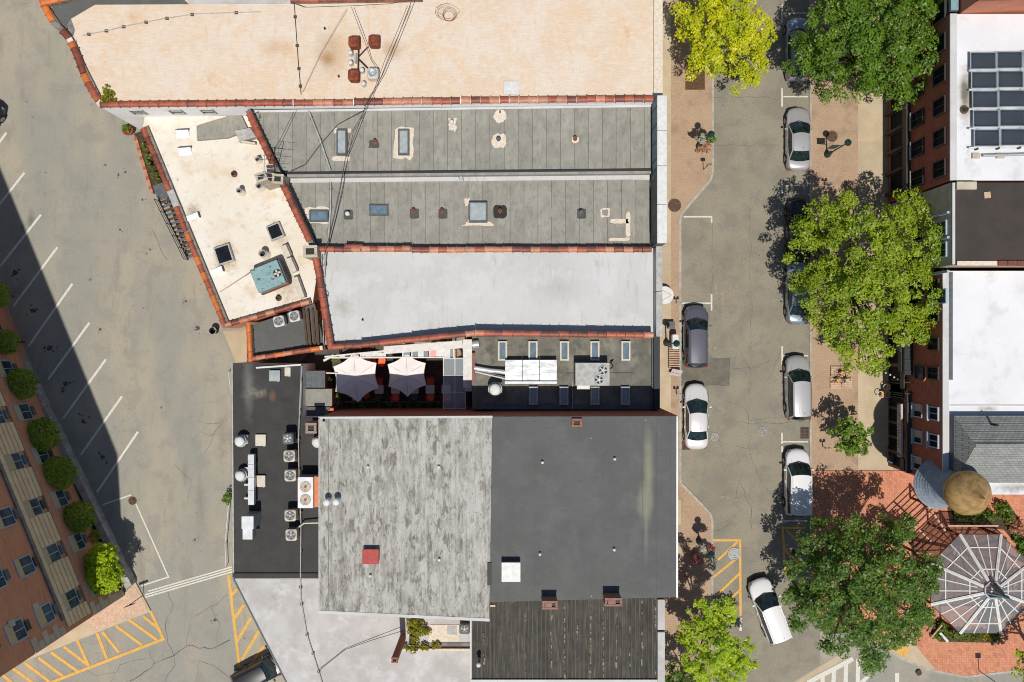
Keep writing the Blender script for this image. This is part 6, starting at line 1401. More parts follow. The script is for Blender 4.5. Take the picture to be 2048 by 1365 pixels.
def tree(name, label, base, lobes, leafm, leaf, dens, seed, tr=.2, clump=.5, limbs=True, group=None, cat='tree', z0=.12, fill=.35, up=.95, shell=(.58, 1.1)):
    t = thing(name, label, cat, (base[0], base[1], z0), 0, group)
    zs = sum(l[0][2] for l in lobes) / len(lobes); cx = sum(l[0][0] for l in lobes) / len(lobes); cy = sum(l[0][1] for l in lobes) / len(lobes)
    fork = Vector((base[0] * .7 + cx * .3, base[1] * .7 + cy * .3, z0 + (zs - z0) * .5))
    MB().tube([(base[0], base[1], z0 - .05), (base[0] + .03, base[1], z0 + .5), tuple(fork)], tr * 1.25, 10, tr * .75).build('trunk', M_bark, t, True)
    if limbs:
        for (c_, r) in lobes:
            m_ = fork.lerp(Vector(c_), .55) + Vector((0, 0, .25)); MB().tube([fork, m_, c_], tr * .45, 6, tr * .12).build('limb', M_bark, t, True)
            for k in range(4):
                a = random.uniform(0, 6.28); e = Vector(c_) + Vector((math.cos(a) * r * .7, math.sin(a) * r * .7, r * .45)); MB().tube([m_, Vector(c_).lerp(e, .4), e], tr * .16, 5, .012).build('twig', M_bark, t, True)
    me = crown_mesh([((c_[0] - base[0], c_[1] - base[1], c_[2] - z0), r) for c_, r in lobes], leaf, dens, seed, clump=clump, fill=fill, up=up, shell=shell); me.materials.append(leafm)
    link('crown', me, t)
    return t
T1 = px_lobes([(1400, 40, 5, 50), (1460, 30, 6, 58), (1505, 60, 5.5, 42), (1430, 90, 6.2, 58), (1490, 115, 5, 45), (1480, 160, 4, 30), (1412, 125, 4.5, 38), (1440, -5, 5.5, 55), (1376, 65, 4, 26), (1516, 100, 4.5, 25)])
tree('street_tree', 'golden yellow leaved street tree at the top of the street', W(1398, 140)[:2], T1, LF_yellow, .155, 1.15, 11, clump=.46, group='street trees')
T2 = px_lobes([(1656, 55, 6, 52), (1700, 40, 7, 70), (1780, 30, 7, 70), (1840, 40, 6.5, 55), (1622, 118, 5.5, 45), (1690, 120, 7.5, 70), (1770, 118, 7.5, 66), (1840, 108, 6.5, 54), (1650, 160, 5, 38), (1720, 160, 6, 46), (1780, 178, 5, 38), (1872, 140, 5.5, 30), (1606, 96, 5, 26), (1850, 165, 5, 30), (1700, -20, 6.5, 70), (1800, -30, 6.5, 70), (1870, 80, 5.5, 30)])
tree('street_tree', 'wide dark green street tree in front of the solar roofed building', W(1680, 150)[:2], T2, LF_green, .155, 1.25, 12, .26, clump=.52, fill=.7, group='street trees')
T3 = px_lobes([(1640, 445, 6, 52), (1622, 520, 5.5, 46), (1695, 430, 6.3, 42), (1718, 500, 7.5, 68), (1780, 455, 6.6, 50), (1818, 415, 6, 34), (1840, 500, 7, 58), (1882, 485, 6, 28), (1650, 590, 6, 60), (1740, 588, 8, 74), (1825, 580, 7, 56), (1872, 560, 6, 28), (1645, 658, 5.5, 38), (1700, 670, 6.5, 52), (1770, 665, 6.5, 44), (1720, 718, 5, 32), (1838, 650, 6, 42), (1755, 730, 4.5, 20), (1602, 560, 5, 26), (1848, 385, 5, 18), (1606, 470, 5, 26)])
tree('street_tree', 'large lime green street tree in the middle of the street', W(1668, 590)[:2], T3, LF_lime, .155, 1.1, 13, .26, clump=.54, group='street trees', fill=.6)
T4 = px_lobes([(1640, 1090, 5.5, 46), (1700, 1080, 6, 42), (1760, 1080, 6, 42), (1806, 1056, 5, 26), (1622, 1148, 5.5, 44), (1690, 1150, 7.5, 62), (1770, 1150, 7.5, 58), (1830, 1160, 6, 42), (1856, 1130, 5, 24), (1640, 1210, 6, 48), (1720, 1220, 7.5, 62), (1800, 1220, 7, 50), (1842, 1232, 5.5, 26), (1606, 1236, 4.5, 28), (1668, 1276, 5.5, 36), (1738, 1280, 6, 40), (1788, 1268, 5, 32), (1738, 1322, 4.5, 22), (1592, 1190, 4.5, 24)])
tree('street_tree', 'deep green street tree beside the glass gazebo', W(1668, 1150)[:2], T4, LF_dark, .16, 1.35, 14, .2, clump=.5, group='street trees', fill=1.0)
T5 = px_lobes([(1402, 1242, 6, 30), (1440, 1228, 5.5, 28), (1380, 1262, 5, 24), (1430, 1290, 6.5, 38), (1392, 1310, 5.5, 32), (1460, 1312, 5, 26), (1486, 1298, 4.5, 20), (1420, 1340, 5.5, 36), (1462, 1348, 5, 28), (1452, 1206, 6.2, 14), (1362, 1282, 4.2, 12), (1500, 1330, 4, 12), (1410, 1215, 7, 16)])
tree('street_tree', 'bright lime green young tree at the bottom of the west sidewalk', W(1392, 1240)[:2], T5, LF_bright, .155, 1.3, 15, .16, clump=.36, group='street trees', fill=.8)
T5_shade = px_lobes([(1352, 1345, 3, 26), (1380, 1360, 3.2, 26), (1400, 1350, 3, 20), (1348, 1375, 3, 24)])  # shaded lower part of the young lime tree, put into dark leaves
tree('street_tree', 'dark leaved low crown standing in for the shaded lower part of the bright lime green young tree', W(1364, 1350)[:2], T5_shade, LF_dark, .18, .8, 17, .12, clump=.36, group='street trees')
T6 = px_lobes([(1700, 872, 3.5, 30), (1690, 852, 3.2, 18), (1714, 888, 3, 22), (1726, 862, 3, 15), (1684, 888, 2.8, 16), (1706, 902, 2.6, 14), (1670, 868, 3, 12)])
tree('street_tree', 'small young tree beside the gold lamps and turret shadow', W(1668, 868)[:2], T6, LF_green, .2, .8, 16, .08, clump=.32, group='street trees')
T8 = px_lobes([(2066, 1310, 5, 34), (2090, 1340, 5.5, 50), (2100, 1280, 5, 46), (2058, 1345, 4, 24)])
tree('street_tree', 'tree reaching in from the bottom right corner', W(2060, 1300)[:2], T8, LF_lime, .2, .9, 18, .2, clump=.42, group='street trees')
sx = 'clipped round shrubs along the brick apartment building'
for i, (px, py, r_) in enumerate(((-10, 590, 30), (13, 685, 25), (43, 768, 33), (84, 871, 35), (117, 946, 36), (158, 1034, 32))):
    wd_ = ('topmost', 'second from the top', 'third from the top', 'fourth from the top', 'fifth from the top', 'sixth from the top')[i]
    z = 2.9; lb = px_lobes([(px, py, z, r_ * .92)]); ct = lb[0][0]
    tree('clipped_shrub', 'clipped round shrub by the brick apartments, %s' % wd_, (ct[0] + .05, ct[1]), lb, LF_box, .12, 2.6, 30 + i, .07, clump=.17, limbs=False, group=sx, cat='shrub', z0=.7, fill=14, up=.45, shell=(.9, 1.02))
lb = px_lobes([(205, 1118, 3.0, 30), (208, 1150, 3.2, 34), (196, 1135, 2.6, 28), (222, 1165, 2.4, 20)])
tree('clipped_shrub', 'large sunlit shrub at the corner of the brick apartments', (lb[1][0][0], lb[1][0][1]), lb, LF_bright, .15, 1.6, 40, .08, clump=.26, limbs=False, group=sx, cat='shrub', z0=.7, fill=8, up=.45, shell=(.85, 1.03))
lb = px_lobes([(192, 1072, 1.4, 12)])
tree('clipped_shrub', 'tiny shrub tucked between two bigger ones by the brick apartments', (lb[0][0][0], lb[0][0][1]), lb, LF_box, .12, 1, 41, .05, clump=.2, limbs=False, group=sx, cat='shrub', z0=.7)
def bush(label, L, m, leaf=.13, dens=1.0, seed=50, z0=.12, cat='plant', name='garden_plant', group=None, clump=.2):
    lb = px_lobes(L); c_ = lb[0][0]; t = thing(name, label, cat, (c_[0], c_[1], z0), 0, group)
    me = crown_mesh([((a[0] - c_[0], a[1] - c_[1], a[2] - z0), r) for a, r in lb], leaf, dens, seed, clump=clump, fill=.8, up=.4); me.materials.append(m); link('foliage', me, t)
    b = MB()
    for k in range(3): b.tube([(0, 0, -.02), (.1 * math.cos(k * 2.1), .1 * math.sin(k * 2.1), max(.05, c_[2] - z0))], .02, 5)
    b.build('stem', M_bark, t)
    return t
# creeper on the pale low roof
bush('yellow green creeper growing in the gap on the pale low roof', [(822, 1245, zJ + .3, 9), (836, 1246, zJ + .4, 10), (824, 1262, zJ + .3, 8), (842, 1262, zJ + .4, 11), (830, 1278, zJ + .2, 8), (852, 1268, zJ + .2, 7), (812, 1294, zJ + .3, 7), (830, 1297, zJ + .3, 9), (850, 1294, zJ + .3, 8), (868, 1292, zJ + .2, 6), (876, 1290, zJ + .2, 4)], LF_ivy, .13, 1.3, 60, zJ, name='creeper', cat='creeper')
MB().prism(xy([(820, 1247), (834, 1247), (832, 1290), (818, 1290)], zJ), zJ, zJ + .06).build('planted_gap', M_soil, bJ, True)
bush('green weed growing against the wall of the black roofed building', [(453, 990, .8, 7), (451, 1000, .5, 7), (455, 1002, .6, 5)], LF_green, .13, 1, 61, 0)
bush('mossy yellow green growth in the bottom corner of the peach roof', [(212, 178, zAr + .05, 7), (216, 190, zAr + .05, 11), (212, 200, zAr + .05, 8), (226, 202, zAr + .05, 6)], LF_ivy, .12, 1.2, 62, zAr, clump=.14)
for i, (px, py, r_, m) in enumerate(((692, 812, 7, LF_dark), (708, 811, 6, LF_dark), (728, 811, 7, LF_dark), (756, 805, 11, LF_green), (780, 811, 8, LF_dark), (800, 811, 8, LF_dark), (818, 811, 7, LF_dark), (838, 811, 8, LF_dark), (862, 811, 8, LF_dark), (876, 812, 6, LF_dark))):
    bush('%s plant in the patio trough, number %s from the sheds' % ('bright green' if i == 3 else 'dark', ('one', 'two', 'three', 'four', 'five', 'six', 'seven', 'eight', 'nine', 'ten')[i]), [(px, py, 1.0, r_)], m, .14, .9, 70 + i, .62, group='trough plants', clump=.22)
for i, (px, py, r_) in enumerate(((660, 763, 7), (668, 778, 6), (674, 790, 5))): bush('potted plant beside the sheds, %s' % ('top', 'middle', 'bottom')[i], [(px, py, 1.6, r_)], LF_dark, .14, 1, 85 + i, .1, group='plants beside the sheds')
bush('green plant at the left end of the white patio beams', [(668, 718, 2.4, 7), (675, 716, 2.4, 5)], LF_green, .14, 1, 89, .1)
# planting bed and stairs behind the cream-roofed building
sheet('rear_bed_soil', [(268, 268), (300, 255), (352, 385), (306, 388)], .06, M_soil, th=.06)
bdk = thing('brick_edging', 'low red brick edging around the narrow bed by the cream roofed building', 'edging', tuple(W(292, 330)))
pa, pb = W(272, 276), W(305, 386)
for k in range(17):
    q = pa.lerp(pb, (k + .5) / 17); MB().box(q.x, q.y, 0, .3, .24, .16 + random.uniform(0, .02), R(17) + PI / 2 + random.uniform(-.04, .04)).build('brick', M_terra[3 if k % 3 else 0], bdk, True)
bush('strip of yellow green plants in the narrow bed behind the cream roofed building', [(288, 295, .4, 7), (297, 315, .4, 8), (303, 333, .4, 8), (311, 352, .4, 8), (317, 372, .4, 7)], LF_bed, .14, 1.2, 90, .06, clump=.18)
t = thing('flower_pot', 'terracotta pot with green plant at the corner of the peach building', 'plant pot', tuple(W(262, 264, 0)))
MB().lathe(0, 0, [(.25, 0), (.36, .55), (.42, .56), (.42, .66), (.36, .66), (.34, .55), (0, .55)], 24).build('pot', M_terra[0], t)
me = crown_mesh([((0, 0, .75), .32)], .13, 1.2, 91, clump=.16, fill=1.0); me.materials.append(LF_green); link('foliage', me, t)
st = thing('rear_stairs', 'black steel stairs with railing beside the cream roofed building', 'stairs', tuple(W(345, 455)))
s0, s1 = W(318, 402, 1.6), W(376, 520, .1); dz = (s1 - s0); nS = 14; dxy = Vector((dz.x, dz.y, 0)).normalized(); sid = Vector((-dxy.y, dxy.x, 0))
if sid.x < 0: sid = -sid
for k in range(nS):
    q = s0.lerp(s1, (k + .5) / nS) + sid * .55; MB().box(q.x, q.y, q.z, 1.15, .2, .05, math.atan2(sid.y, sid.x)).build('tread', M_dkgrey if k % 2 else M_woodblk, st, True)
for s_ in (0.0, 1.12): MB().tube([s0 + sid * s_, s1 + sid * s_], .06, 6).build('stringer', M_cable, st, True)
up = Vector((0, 0, .9)); MB().tube([s0 + up, s1 + up], .03).build('handrail', M_cable, st, True); MB().tube([s0 + up * .5, s1 + up * .5], .02).build('handrail', M_cable, st, True)
for k in range(6):
    q = s0.lerp(s1, k / 5); MB().tube([q, q + up], .025).build('baluster', M_cable, st, True)
q = s0 - dxy * .6 + sid * .55; MB().box(q.x, q.y, 1.55, 1.2, 1.2, .08, math.atan2(dxy.y, dxy.x)).build('landing', M_dkgrey, st, True)
for s_ in (0, 1.1):
    for d3 in (0, 1.1):
        p = s0 - dxy * d3 + sid * s_; MB().box(p.x, p.y, 0, .08, .08, 1.56).build('landing_post', M_cable, st, True)
t = thing('trash_can', 'black round bin at the corner of the cream roofed building', 'bin', tuple(W(432, 662, 0))); MB().lathe(0, 0, [(.22, 0), (.27, .75), (.3, .76), (.3, .8), (.25, .8), (.22, .3)], 22).build('can', M_cable, t); MB().ring(0, 0, .79, .28, .025, 22).build('rim', M_conduit, t)

# ------------------------------------------------------------------ gazebo, pergola and garden
gz_ = 3.0; gc = W(1960.5, 1168, gz_); ap = 98.5 * (CAMH - gz_) / FPX; rv = ap / math.cos(PI / 8)
gaz = thing('glass_gazebo', 'octagonal glass roofed gazebo with white rafters on the brick plaza', 'gazebo', (gc.x, gc.y, KZ))
zr_ = 4.55; rr = .55
Mgz = bpy.data.materials.new('smoky_gazebo_glass'); Mgz.use_nodes = True; bs = Mgz.node_tree.nodes['Principled BSDF']; bs.inputs['Base Color'].default_value = (.24, .25, .26, 1); bs.inputs['Roughness'].default_value = .12; bs.inputs['Alpha'].default_value = .42
def gp(i, t_, r_=None):       # point on rafter i, t_ from eave to ring
    a = PI / 8 + i * PI / 4; r0 = rv + (rr - rv) * t_; return Vector((gc.x + r0 * math.cos(a), gc.y + r0 * math.sin(a), gz_ + (zr_ - gz_) * t_))
def beam(p, q, w, h, name, m, par):
    p, q = Vector(p), Vector(q); d = (q - p).normalized(); s_ = d.cross(Vector((0, 0, 1))).normalized() * w / 2; u = s_.cross(d).normalized() * h / 2
    if u.z < 0: u = -u
    vs = [x + a + b for x in (p, q) for a, b in ((-s_, -u), (s_, -u), (s_, u), (-s_, u))]
    return MB().add(vs, [(3, 2, 1, 0), (4, 5, 6, 7), (0, 1, 5, 4), (1, 2, 6, 5), (2, 3, 7, 6), (3, 0, 4, 7)]).build(name, m, par, True)
for i in range(8):
    j = (i + 1) % 8
    beam(gp(i, 0), gp(i, 1.0), .22, .16, 'rafter', M_whmetal, gaz); beam(gp(i, -.01) + Vector((0, 0, .06)), gp(i, .99) + Vector((0, 0, .06)), .07, .1, 'rafter_cap', M_whmetal, gaz)
    beam(gp(i, 0) - Vector((0, 0, .05)), gp(j, 0) - Vector((0, 0, .05)), .07, .1, 'eave_beam', M_pergola, gaz)
    cut = (0.0, .27, .72, 1.0)
    for k in range(3):
        for m_ in range(3):
            f0, f1 = m_ / 3, (m_ + 1) / 3
            qd = [gp(i, cut[k]).lerp(gp(j, cut[k]), f0), gp(i, cut[k]).lerp(gp(j, cut[k]), f1), gp(i, cut[k + 1]).lerp(gp(j, cut[k + 1]), f1), gp(i, cut[k + 1]).lerp(gp(j, cut[k + 1]), f0)]
            cc = sum(qd, Vector()) / 4; qd = [cc + (q - cc) * .97 for q in qd]; MB().add(qd + [q + Vector((0, 0, .012)) for q in qd], [(3, 2, 1, 0), (4, 5, 6, 7), (0, 1, 5, 4), (1, 2, 6, 5), (2, 3, 7, 6), (3, 0, 4, 7)]).build('pane', Mgz, gaz, True)
    for f_ in (1 / 3, 2 / 3): beam(gp(i, 0).lerp(gp(j, 0), f_) + Vector((0, 0, .03)), gp(i, .86).lerp(gp(j, .86), f_) + Vector((0, 0, .03)), .075, .05, 'glazing_bar', M_whmetal, gaz)
    for t_ in (.27, .72): beam(gp(i, t_) + Vector((0, 0, .02)), gp(j, t_) + Vector((0, 0, .02)), .075, .05, 'glazing_bar', M_whmetal, gaz)
    p = gp(i, .02); MB().box(p.x, p.y, KZ, .14, .14, gz_ - KZ - .05).build('post', M_pergola, gaz, True)
    beam(gp(i, 1.0), (gc.x, gc.y, 6.3), .1, .1, 'spire_rib', M_teal, gaz)
    beam(gp(i, .98) + Vector((0, 0, .1)), gp(j, .98) + Vector((0, 0, .1)), .1, .2, 'ring_beam', M_framew, gaz)
    if i not in (4, 5): beam(Vector(gp(i, .03)) * 1 + Vector((0, 0, -2.0)), gp(j, .03) + Vector((0, 0, -2.0)), .06, .08, 'railing', M_pergola, gaz)
MB().lathe(gc.x, gc.y, [(.12, 6.2), (.16, 6.4), (.1, 6.6), (.03, 6.8), (0, 7.2)], 12).build('finial', M_teal, gaz, True)
MB().ball(gc.x, gc.y, 4.4, .22).build('lamp_globe', M_bulb, gaz, True)
pe = thing('pergola', 'brown slatted wooden pergola leading to the glass gazebo', 'pergola', tuple(W(1858, 1062, KZ)))
zp = 2.7; P0, P1, P2, P3 = W(1853, 1008, zp), W(1890, 1062, zp), W(1836, 1108, zp), W(1800, 1060, zp)
beam(P0, P1, .14, .16, 'beam', M_pallet, pe); beam(P3, P2, .14, .16, 'beam', M_pallet, pe); beam(W(1820, 1044, zp), W(1862, 1083, zp), .1, .14, 'beam', M_pallet, pe)
for k in range(6):
    f_ = (k + .3) / 6; a, b = P0.lerp(P1, f_), P3.lerp(P2, f_); d = (b - a).normalized() * .1; beam(a - d + Vector((0, 0, .11)), b + d + Vector((0, 0, .11)), .07, .1, 'slat', M_pergola, pe)
for p in (P0, P1, P2, P3): MB().box(p.x, p.y, KZ, .14, .14, zp - KZ).build('post', M_pergola, pe, True)
for a, b in (((1892, 1064), (1916, 1068)), ((1838, 1110), (1858, 1122)), ((1895, 1052), (1996, 1052))): beam(W(*a, 2.6), W(*b, 2.6), .1, .14, 'beam', M_pergola if a[0] != 1895 else M_pallet, pe)
gb = [([(1893, 1004), (1920, 1024), (1990, 1030), (2012, 1000), (2048, 1052), (2080, 1110), (2080, 1160), (2050, 1110), (2008, 1060), (1900, 1050)], 'upper'), ([(1872, 1240), (1912, 1258), (2000, 1268), (1990, 1286), (1880, 1284), (1860, 1270)], 'lower')]
for pts, nm in gb: sheet('garden_bed_soil', pts, KZ + .03, M_soil, th=.04)
GP = 'flowers and shrubs around the gazebo'
for i, (px, py, r_, m, l_) in enumerate(((1905, 1010, 9, LF_flower, 'pink flowering plant under the gold dome'), (1922, 1030, 12, LF_dark, 'dark shrub under the gold dome, left'), (1950, 1034, 12, LF_dark, 'dark shrub under the gold dome, middle'), (1978, 1030, 12, LF_dark, 'dark shrub under the gold dome, right'), (2004, 1018, 14, LF_green, 'green shrub right of the gold dome'), (2014, 1034, 12, LF_bed, 'yellow green shrub right of the gold dome'), (2034, 1056, 15, LF_flower, 'reddish flower clump near the right edge above the gazebo'), (2042, 1084, 16, LF_dark, 'dark shrub at the right edge above the gazebo'), (2056, 1110, 16, LF_dark, 'dark shrub cut off by the right edge beside the gazebo'),
                                         (1885, 1256, 10, LF_green, 'green plant below the gazebo, first from the tree'), (1905, 1268, 10, LF_bed, 'yellow green plant below the gazebo, second from the tree'), (1928, 1272, 9, LF_bed, 'yellow green plant below the gazebo, third from the tree'), (1950, 1274, 9, LF_bed, 'yellow green plant below the gazebo, fourth from the tree'), (1972, 1273, 8, LF_ivy, 'orange yellow flowers below the gazebo'), (1990, 1274, 7, LF_dark, 'dark plant below the gazebo, last from the tree'), (1876, 1272, 7, LF_green, 'small green plant at the left tip of the lower bed'))):
    bush(l_, [(px, py, .5, r_), (px + r_ * .5, py + 4, .4, r_ * .7), (px - r_ * .5, py - 3, .45, r_ * .7)], m, .14, 1.0, 100 + i, KZ, group=GP, clump=.2)
t = thing('garden_sign', 'white slanted sign board in the bed below the gazebo', 'sign', tuple(W(1888, 1276, KZ))); beam(W(1880, 1266, .7), W(1896, 1284, .7), .18, .05, 'board', M_whmetal, t); MB().tube([W(1888, 1275, KZ), W(1888, 1275, .7)], .03).build('post', M_dkgrey, t, True)
t = thing('wooden_rail', 'wooden rail at the left end of the bed below the gazebo', 'rail', tuple(W(1872, 1262, KZ))); beam(W(1862, 1276, .8), W(1884, 1250, .8), .1, .1, 'rail', M_pallet, t)
for a in ((1863, 1275), (1883, 1251)): MB().box(*W(*a, .4)[:2], KZ, .08, .08, .7).build('post', M_pallet, t, True)
# ------------------------------------------------------------------ cars
def paint(name, col, metal=.35, rough=.3):
    m = mat('car_paint_' + name, col, None, rough=rough, metal=metal, spec=.5); b = m.node_tree.nodes['Principled BSDF']; b.inputs['Coat Weight'].default_value = .6; b.inputs['Coat Roughness'].default_value = .08
    return m
CP_silver = paint('silver', c(202, 201, 202)); CP_white = paint('white', c(241, 240, 240), 0.0); CP_grey = paint('dark_grey', c(112, 112, 122)); CP_black = paint('black', (.012, .012, .014, 1), .0); CP_pearl = paint('pearl', c(232, 229, 229), .1); CP_blue = paint('grey_blue', c(150, 164, 178)); CP_black.node_tree.nodes['Principled BSDF'].inputs['Coat Weight'].default_value = .2
M_cglass = mat('car_glass', c(40, 58, 56), c(22, 30, 30), 3, rough=.04, spec=.9)
M_trim = mat('car_trim', c(34, 34, 36), None, rough=.6); M_tyre = mat('tyre_rubber', (.015, .015, .015, 1), None, rough=.9); M_rim = mat('wheel_alloy', c(170, 172, 175), None, rough=.35, metal=.7)
M_tail = mat('tail_light_lens', (.45, .01, .01, 1), None, rough=.2); M_head = mat('head_light_lens', c(120, 128, 134), None, rough=.1)
def patch_grid(curves):
    b = MB(); n_ = len(curves[0]); vs = [p for cv in curves for p in cv]
    b.add(vs, [(r_ * n_ + i, r_ * n_ + i + 1, (r_ + 1) * n_ + i + 1, (r_ + 1) * n_ + i) for r_ in range(len(curves) - 1) for i in range(n_ - 1)], True)
    return b
def car(label, px, py, rz, kind, pm, L=4.75, Wd=1.82, Ht=None, ground_z=.004, rails=False, group='cars in the street and the parking lot'):
    ctr = W(px, py, .75); suv = kind in ('suv', 'van', 'hatch'); Ht = Ht or (1.68 if suv else 1.44); hw = Wd / 2
    t = thing('car', label, 'car', (ctr.x, ctr.y, ground_z), rz, group)
    Y = lambda s_: L / 2 - s_ * L
    if kind == 'sedan':
        cow, rf, rb, rbase = .275, .445, .71, .85; belt = .93; deckz = .98
        tops = [(0, .52), (.015, .62), (.05, .70), (.12, .76), (.2, .83), (.285, .92), (.4, .95), (.6, .97), (.75, .99), (.83, 1.01), (.9, 1.0), (.96, .97), (.985, .86), (1, .62)]
    else:
        cow, rf, rb, rbase = (.25, .40, .92, .975) if kind != 'van' else (.225, .37, .95, .985); belt = 1.0
        tops = [(0, .58), (.015, .74), (.05, .84), (.12, .92), (.2, .98), (cow, 1.02), (.4, 1.03), (.6, 1.04), (.75, 1.05), (.85, 1.06), (.92, 1.05), (.97, 1.0), (.99, .9), (1, .66)]
    wid = lambda s_: hw * min(1.0, (1 - .42 * max(0, (.13 - s_) / .13) ** 2.2), (1 - (.3 if kind == 'sedan' else .16) * max(0, (s_ - .88) / .12) ** 2.2)) * (1 - .02 * abs(s_ - .5) * 2)
    rows = []
    for s_, tz in tops:
        w = wid(s_); y = Y(s_); half = [(w * .9, .2), (w * .985, .34), (w, .55), (w * .99, min(.74, tz * .84)), (w * .955, tz * .93 + .02), (w * .86, tz), (w * .55, tz + .03), (0, tz + .045)]
        crown = [(x, y + .10 * (1 - (x / max(w, .01)) ** 2) * (1 if s_ < .06 else (-.7 if s_ > .97 else 0)), z) for x, z in half]
        rows.append(crown + [(-x, yy, z) for x, yy, z in crown[-2::-1]])
    b = patch_grid(rows); n_ = len(rows[0]); b.add(rows[0], [tuple(range(n_))]); b.add(rows[-1], [tuple(range(n_ - 1, -1, -1))])
    body = b.build('body', pm, t); body.modifiers.new('s', 'SUBSURF').levels = 1; body.modifiers['s'].render_levels = 1
    wb = hw * .9; wt = hw * (.68 if kind == 'sedan' else .70 if kind != 'van' else .78); zt = Ht - .05; S_ = 8
    def curve(y, z, w, bul, dz=.0): return [(w * (2 * i / S_ - 1), y + bul * (1 - (2 * i / S_ - 1) ** 2), z + dz * (1 - (2 * i / S_ - 1) ** 2)) for i in range(S_ + 1)]
    zb = belt + .02
    ws0 = curve(Y(cow), zb + .0, wb, .20, .05); ws1 = curve(Y(rf), zt, wt, .10, .03)
    g1 = [[tuple(Vector(a).lerp(Vector(b_), f_) + Vector((0, 0, .05 * math.sin(PI * f_)))) for a, b_ in zip(ws0, ws1)] for f_ in (.04, .3, .65, .97)]
    patch_grid(g1).build('windshield', M_cglass, t)
    rw0 = curve(Y(rb), zt - .01, wt * .97, -.06, .03); rw1 = curve(Y(rbase), zb + (.02 if kind == 'sedan' else .08), wb * .93, -.13, .04)
    g2 = [[tuple(Vector(a).lerp(Vector(b_), f_) + Vector((0, 0, .03 * math.sin(PI * f_)))) for a, b_ in zip(rw0, rw1)] for f_ in (.05, .5, .95)]
    patch_grid(g2).build('rear_window', M_cglass, t)
    m_ = 7; rg = []
    for k in range(m_ + 1):
        f_ = k / m_; y = Y(rf + (rb - rf) * f_); w = wt * (1 + .03 * math.sin(PI * f_)); a = curve(y, zt + .035 * math.sin(PI * f_), w, .10 * (1 - f_) - .06 * f_, .05)
        a = [(a[0][0] * 1.06, a[0][1], a[0][2] - .06)] + a + [(a[-1][0] * 1.06, a[-1][1], a[-1][2] - .06)]; rg.append(a)
    ro = patch_grid(rg).build('roof', pm, t)
    for sg in (-1, 1):
        A, B, C_, D_ = Vector((sg * wb * .985, Y(cow + .02), zb)), Vector((sg * wt * 1.05, Y(rf), zt - .04)), Vector((sg * wt * 1.05, Y(rb), zt - .05)), Vector((sg * wb * .96, Y(rbase - .02), zb))
        sw1 = [A.lerp(D_, k / 6) + Vector((sg * .02 * math.sin(PI * k / 6), 0, 0)) for k in range(7)]; sw2 = [B.lerp(C_, k / 6) + Vector((sg * .02 * math.sin(PI * k / 6), 0, 0)) for k in range(7)]
        patch_grid([sw1, [a.lerp(b_, .5) + Vector((sg * .03, 0, 0)) for a, b_ in zip(sw1, sw2)], sw2]).build('side_window', M_cglass, t)
        MB().tube([A, A.lerp(B, .5) + Vector((0, 0, .03)), B], .05, 6).build('pillar', pm, t); MB().tube([B, (B + C_) / 2 + Vector((sg * .02, 0, .02)), C_], .035, 6).build('roof_rail', pm if not rails else M_trim, t); MB().tube([C_, C_.lerp(D_, .5) + Vector((0, 0, .02)), D_], .07 if suv else .05, 6).build('pillar', pm, t)
        MB().tube([sw1[3], sw2[3]], .035, 5).build('pillar', M_trim, t); MB().tube([A, sw1[3] + Vector((sg * .01, 0, 0)), D_], .02, 5).build('belt_trim', M_trim, t)
        mr = MB().bev(sg * (hw + .1), Y(cow + .07), zb - .06, .2, .12, .14, .03).build('mirror', pm, t)
        MB().bev(sg * hw * .66, Y(.035), .53 if kind == 'sedan' else .66, .26, .2, .14, .06, sg * -.5).build('headlight', M_head, t); MB().bev(sg * hw * (.7 if kind == 'sedan' else .84), Y(.98), .72 if kind == 'sedan' else .86, .26 if kind == 'sedan' else .14, .14, .12 if kind == 'sedan' else .22, .04, sg * .3).build('taillight', M_tail, t)
        for s_ in (.45, .63): MB().box(sg * (hw + .005), Y(s_ + .03), .78, .03, .2, .035).build('door_handle', pm, t)
        for s_ in (.185, .8):
            wh = thing('w', None, None); bpy.data.objects.remove(wh)
            wy = Y(s_); b = MB(); r_ = .33 if kind == 'sedan' else .36
            b.tube([(sg * (hw - .2), wy, r_), (sg * (hw + .012), wy, r_)], r_, 20); w_ = b.build('wheel', M_tyre, t)
            MB().tube([(sg * (hw - .05), wy, r_), (sg * (hw + .02), wy, r_)], r_ * .66, 16).build('rim', M_rim, w_)
            MB().tube([(sg * (hw - .22), wy, r_ + .03), (sg * (hw + .004), wy, r_ + .03)], r_ * 1.14, 20, None).build('wheel_arch', M_trim, w_)
    MB().tube([(-hw * .62, Y(.004) + .02, .42), (0, Y(-.015) + .04, .42), (hw * .62, Y(.004) + .02, .42)], .07, 6).build('grille', M_trim, t)
    for sg in (-1, 1): MB().tube([(sg * hw * .62, Y(cow - .01), tops[5][1] + .045), (sg * hw * .56, Y(.15), tops[3][1] + .05), (sg * hw * .42, Y(.05), tops[2][1] + .035)], .012, 5).build('hood_crease', M_trim if pm is CP_black else pm, t)
    MB().tube([(-hw * .8, Y(cow - .012), tops[5][1] + .035), (0, Y(cow - .012) + .2, tops[5][1] + .065), (hw * .8, Y(cow - .012), tops[5][1] + .035)], .03, 5).build('wiper_cowl', M_trim, t)
    MB().box(0, Y(.998) - .05, .55, .5, .03, .13).build('licence_plate', M_whmetal, t)
    if kind in ('suv', 'van'):
        for k in range(5): MB().box(-wt * .7 + k * wt * .35, (Y(rf) + Y(rb)) / 2 - .1, zt + .075 - .018 * abs(k - 2) ** 1.5, .025, (rb - rf) * L * .78, .012).build('roof_groove', pm, ro)
    MB().tube([(wt * .2, Y(rb - .06), zt + .04), (wt * .2, Y(rb - .03), zt + .14)], .012, 5).build('aerial', M_trim, t)
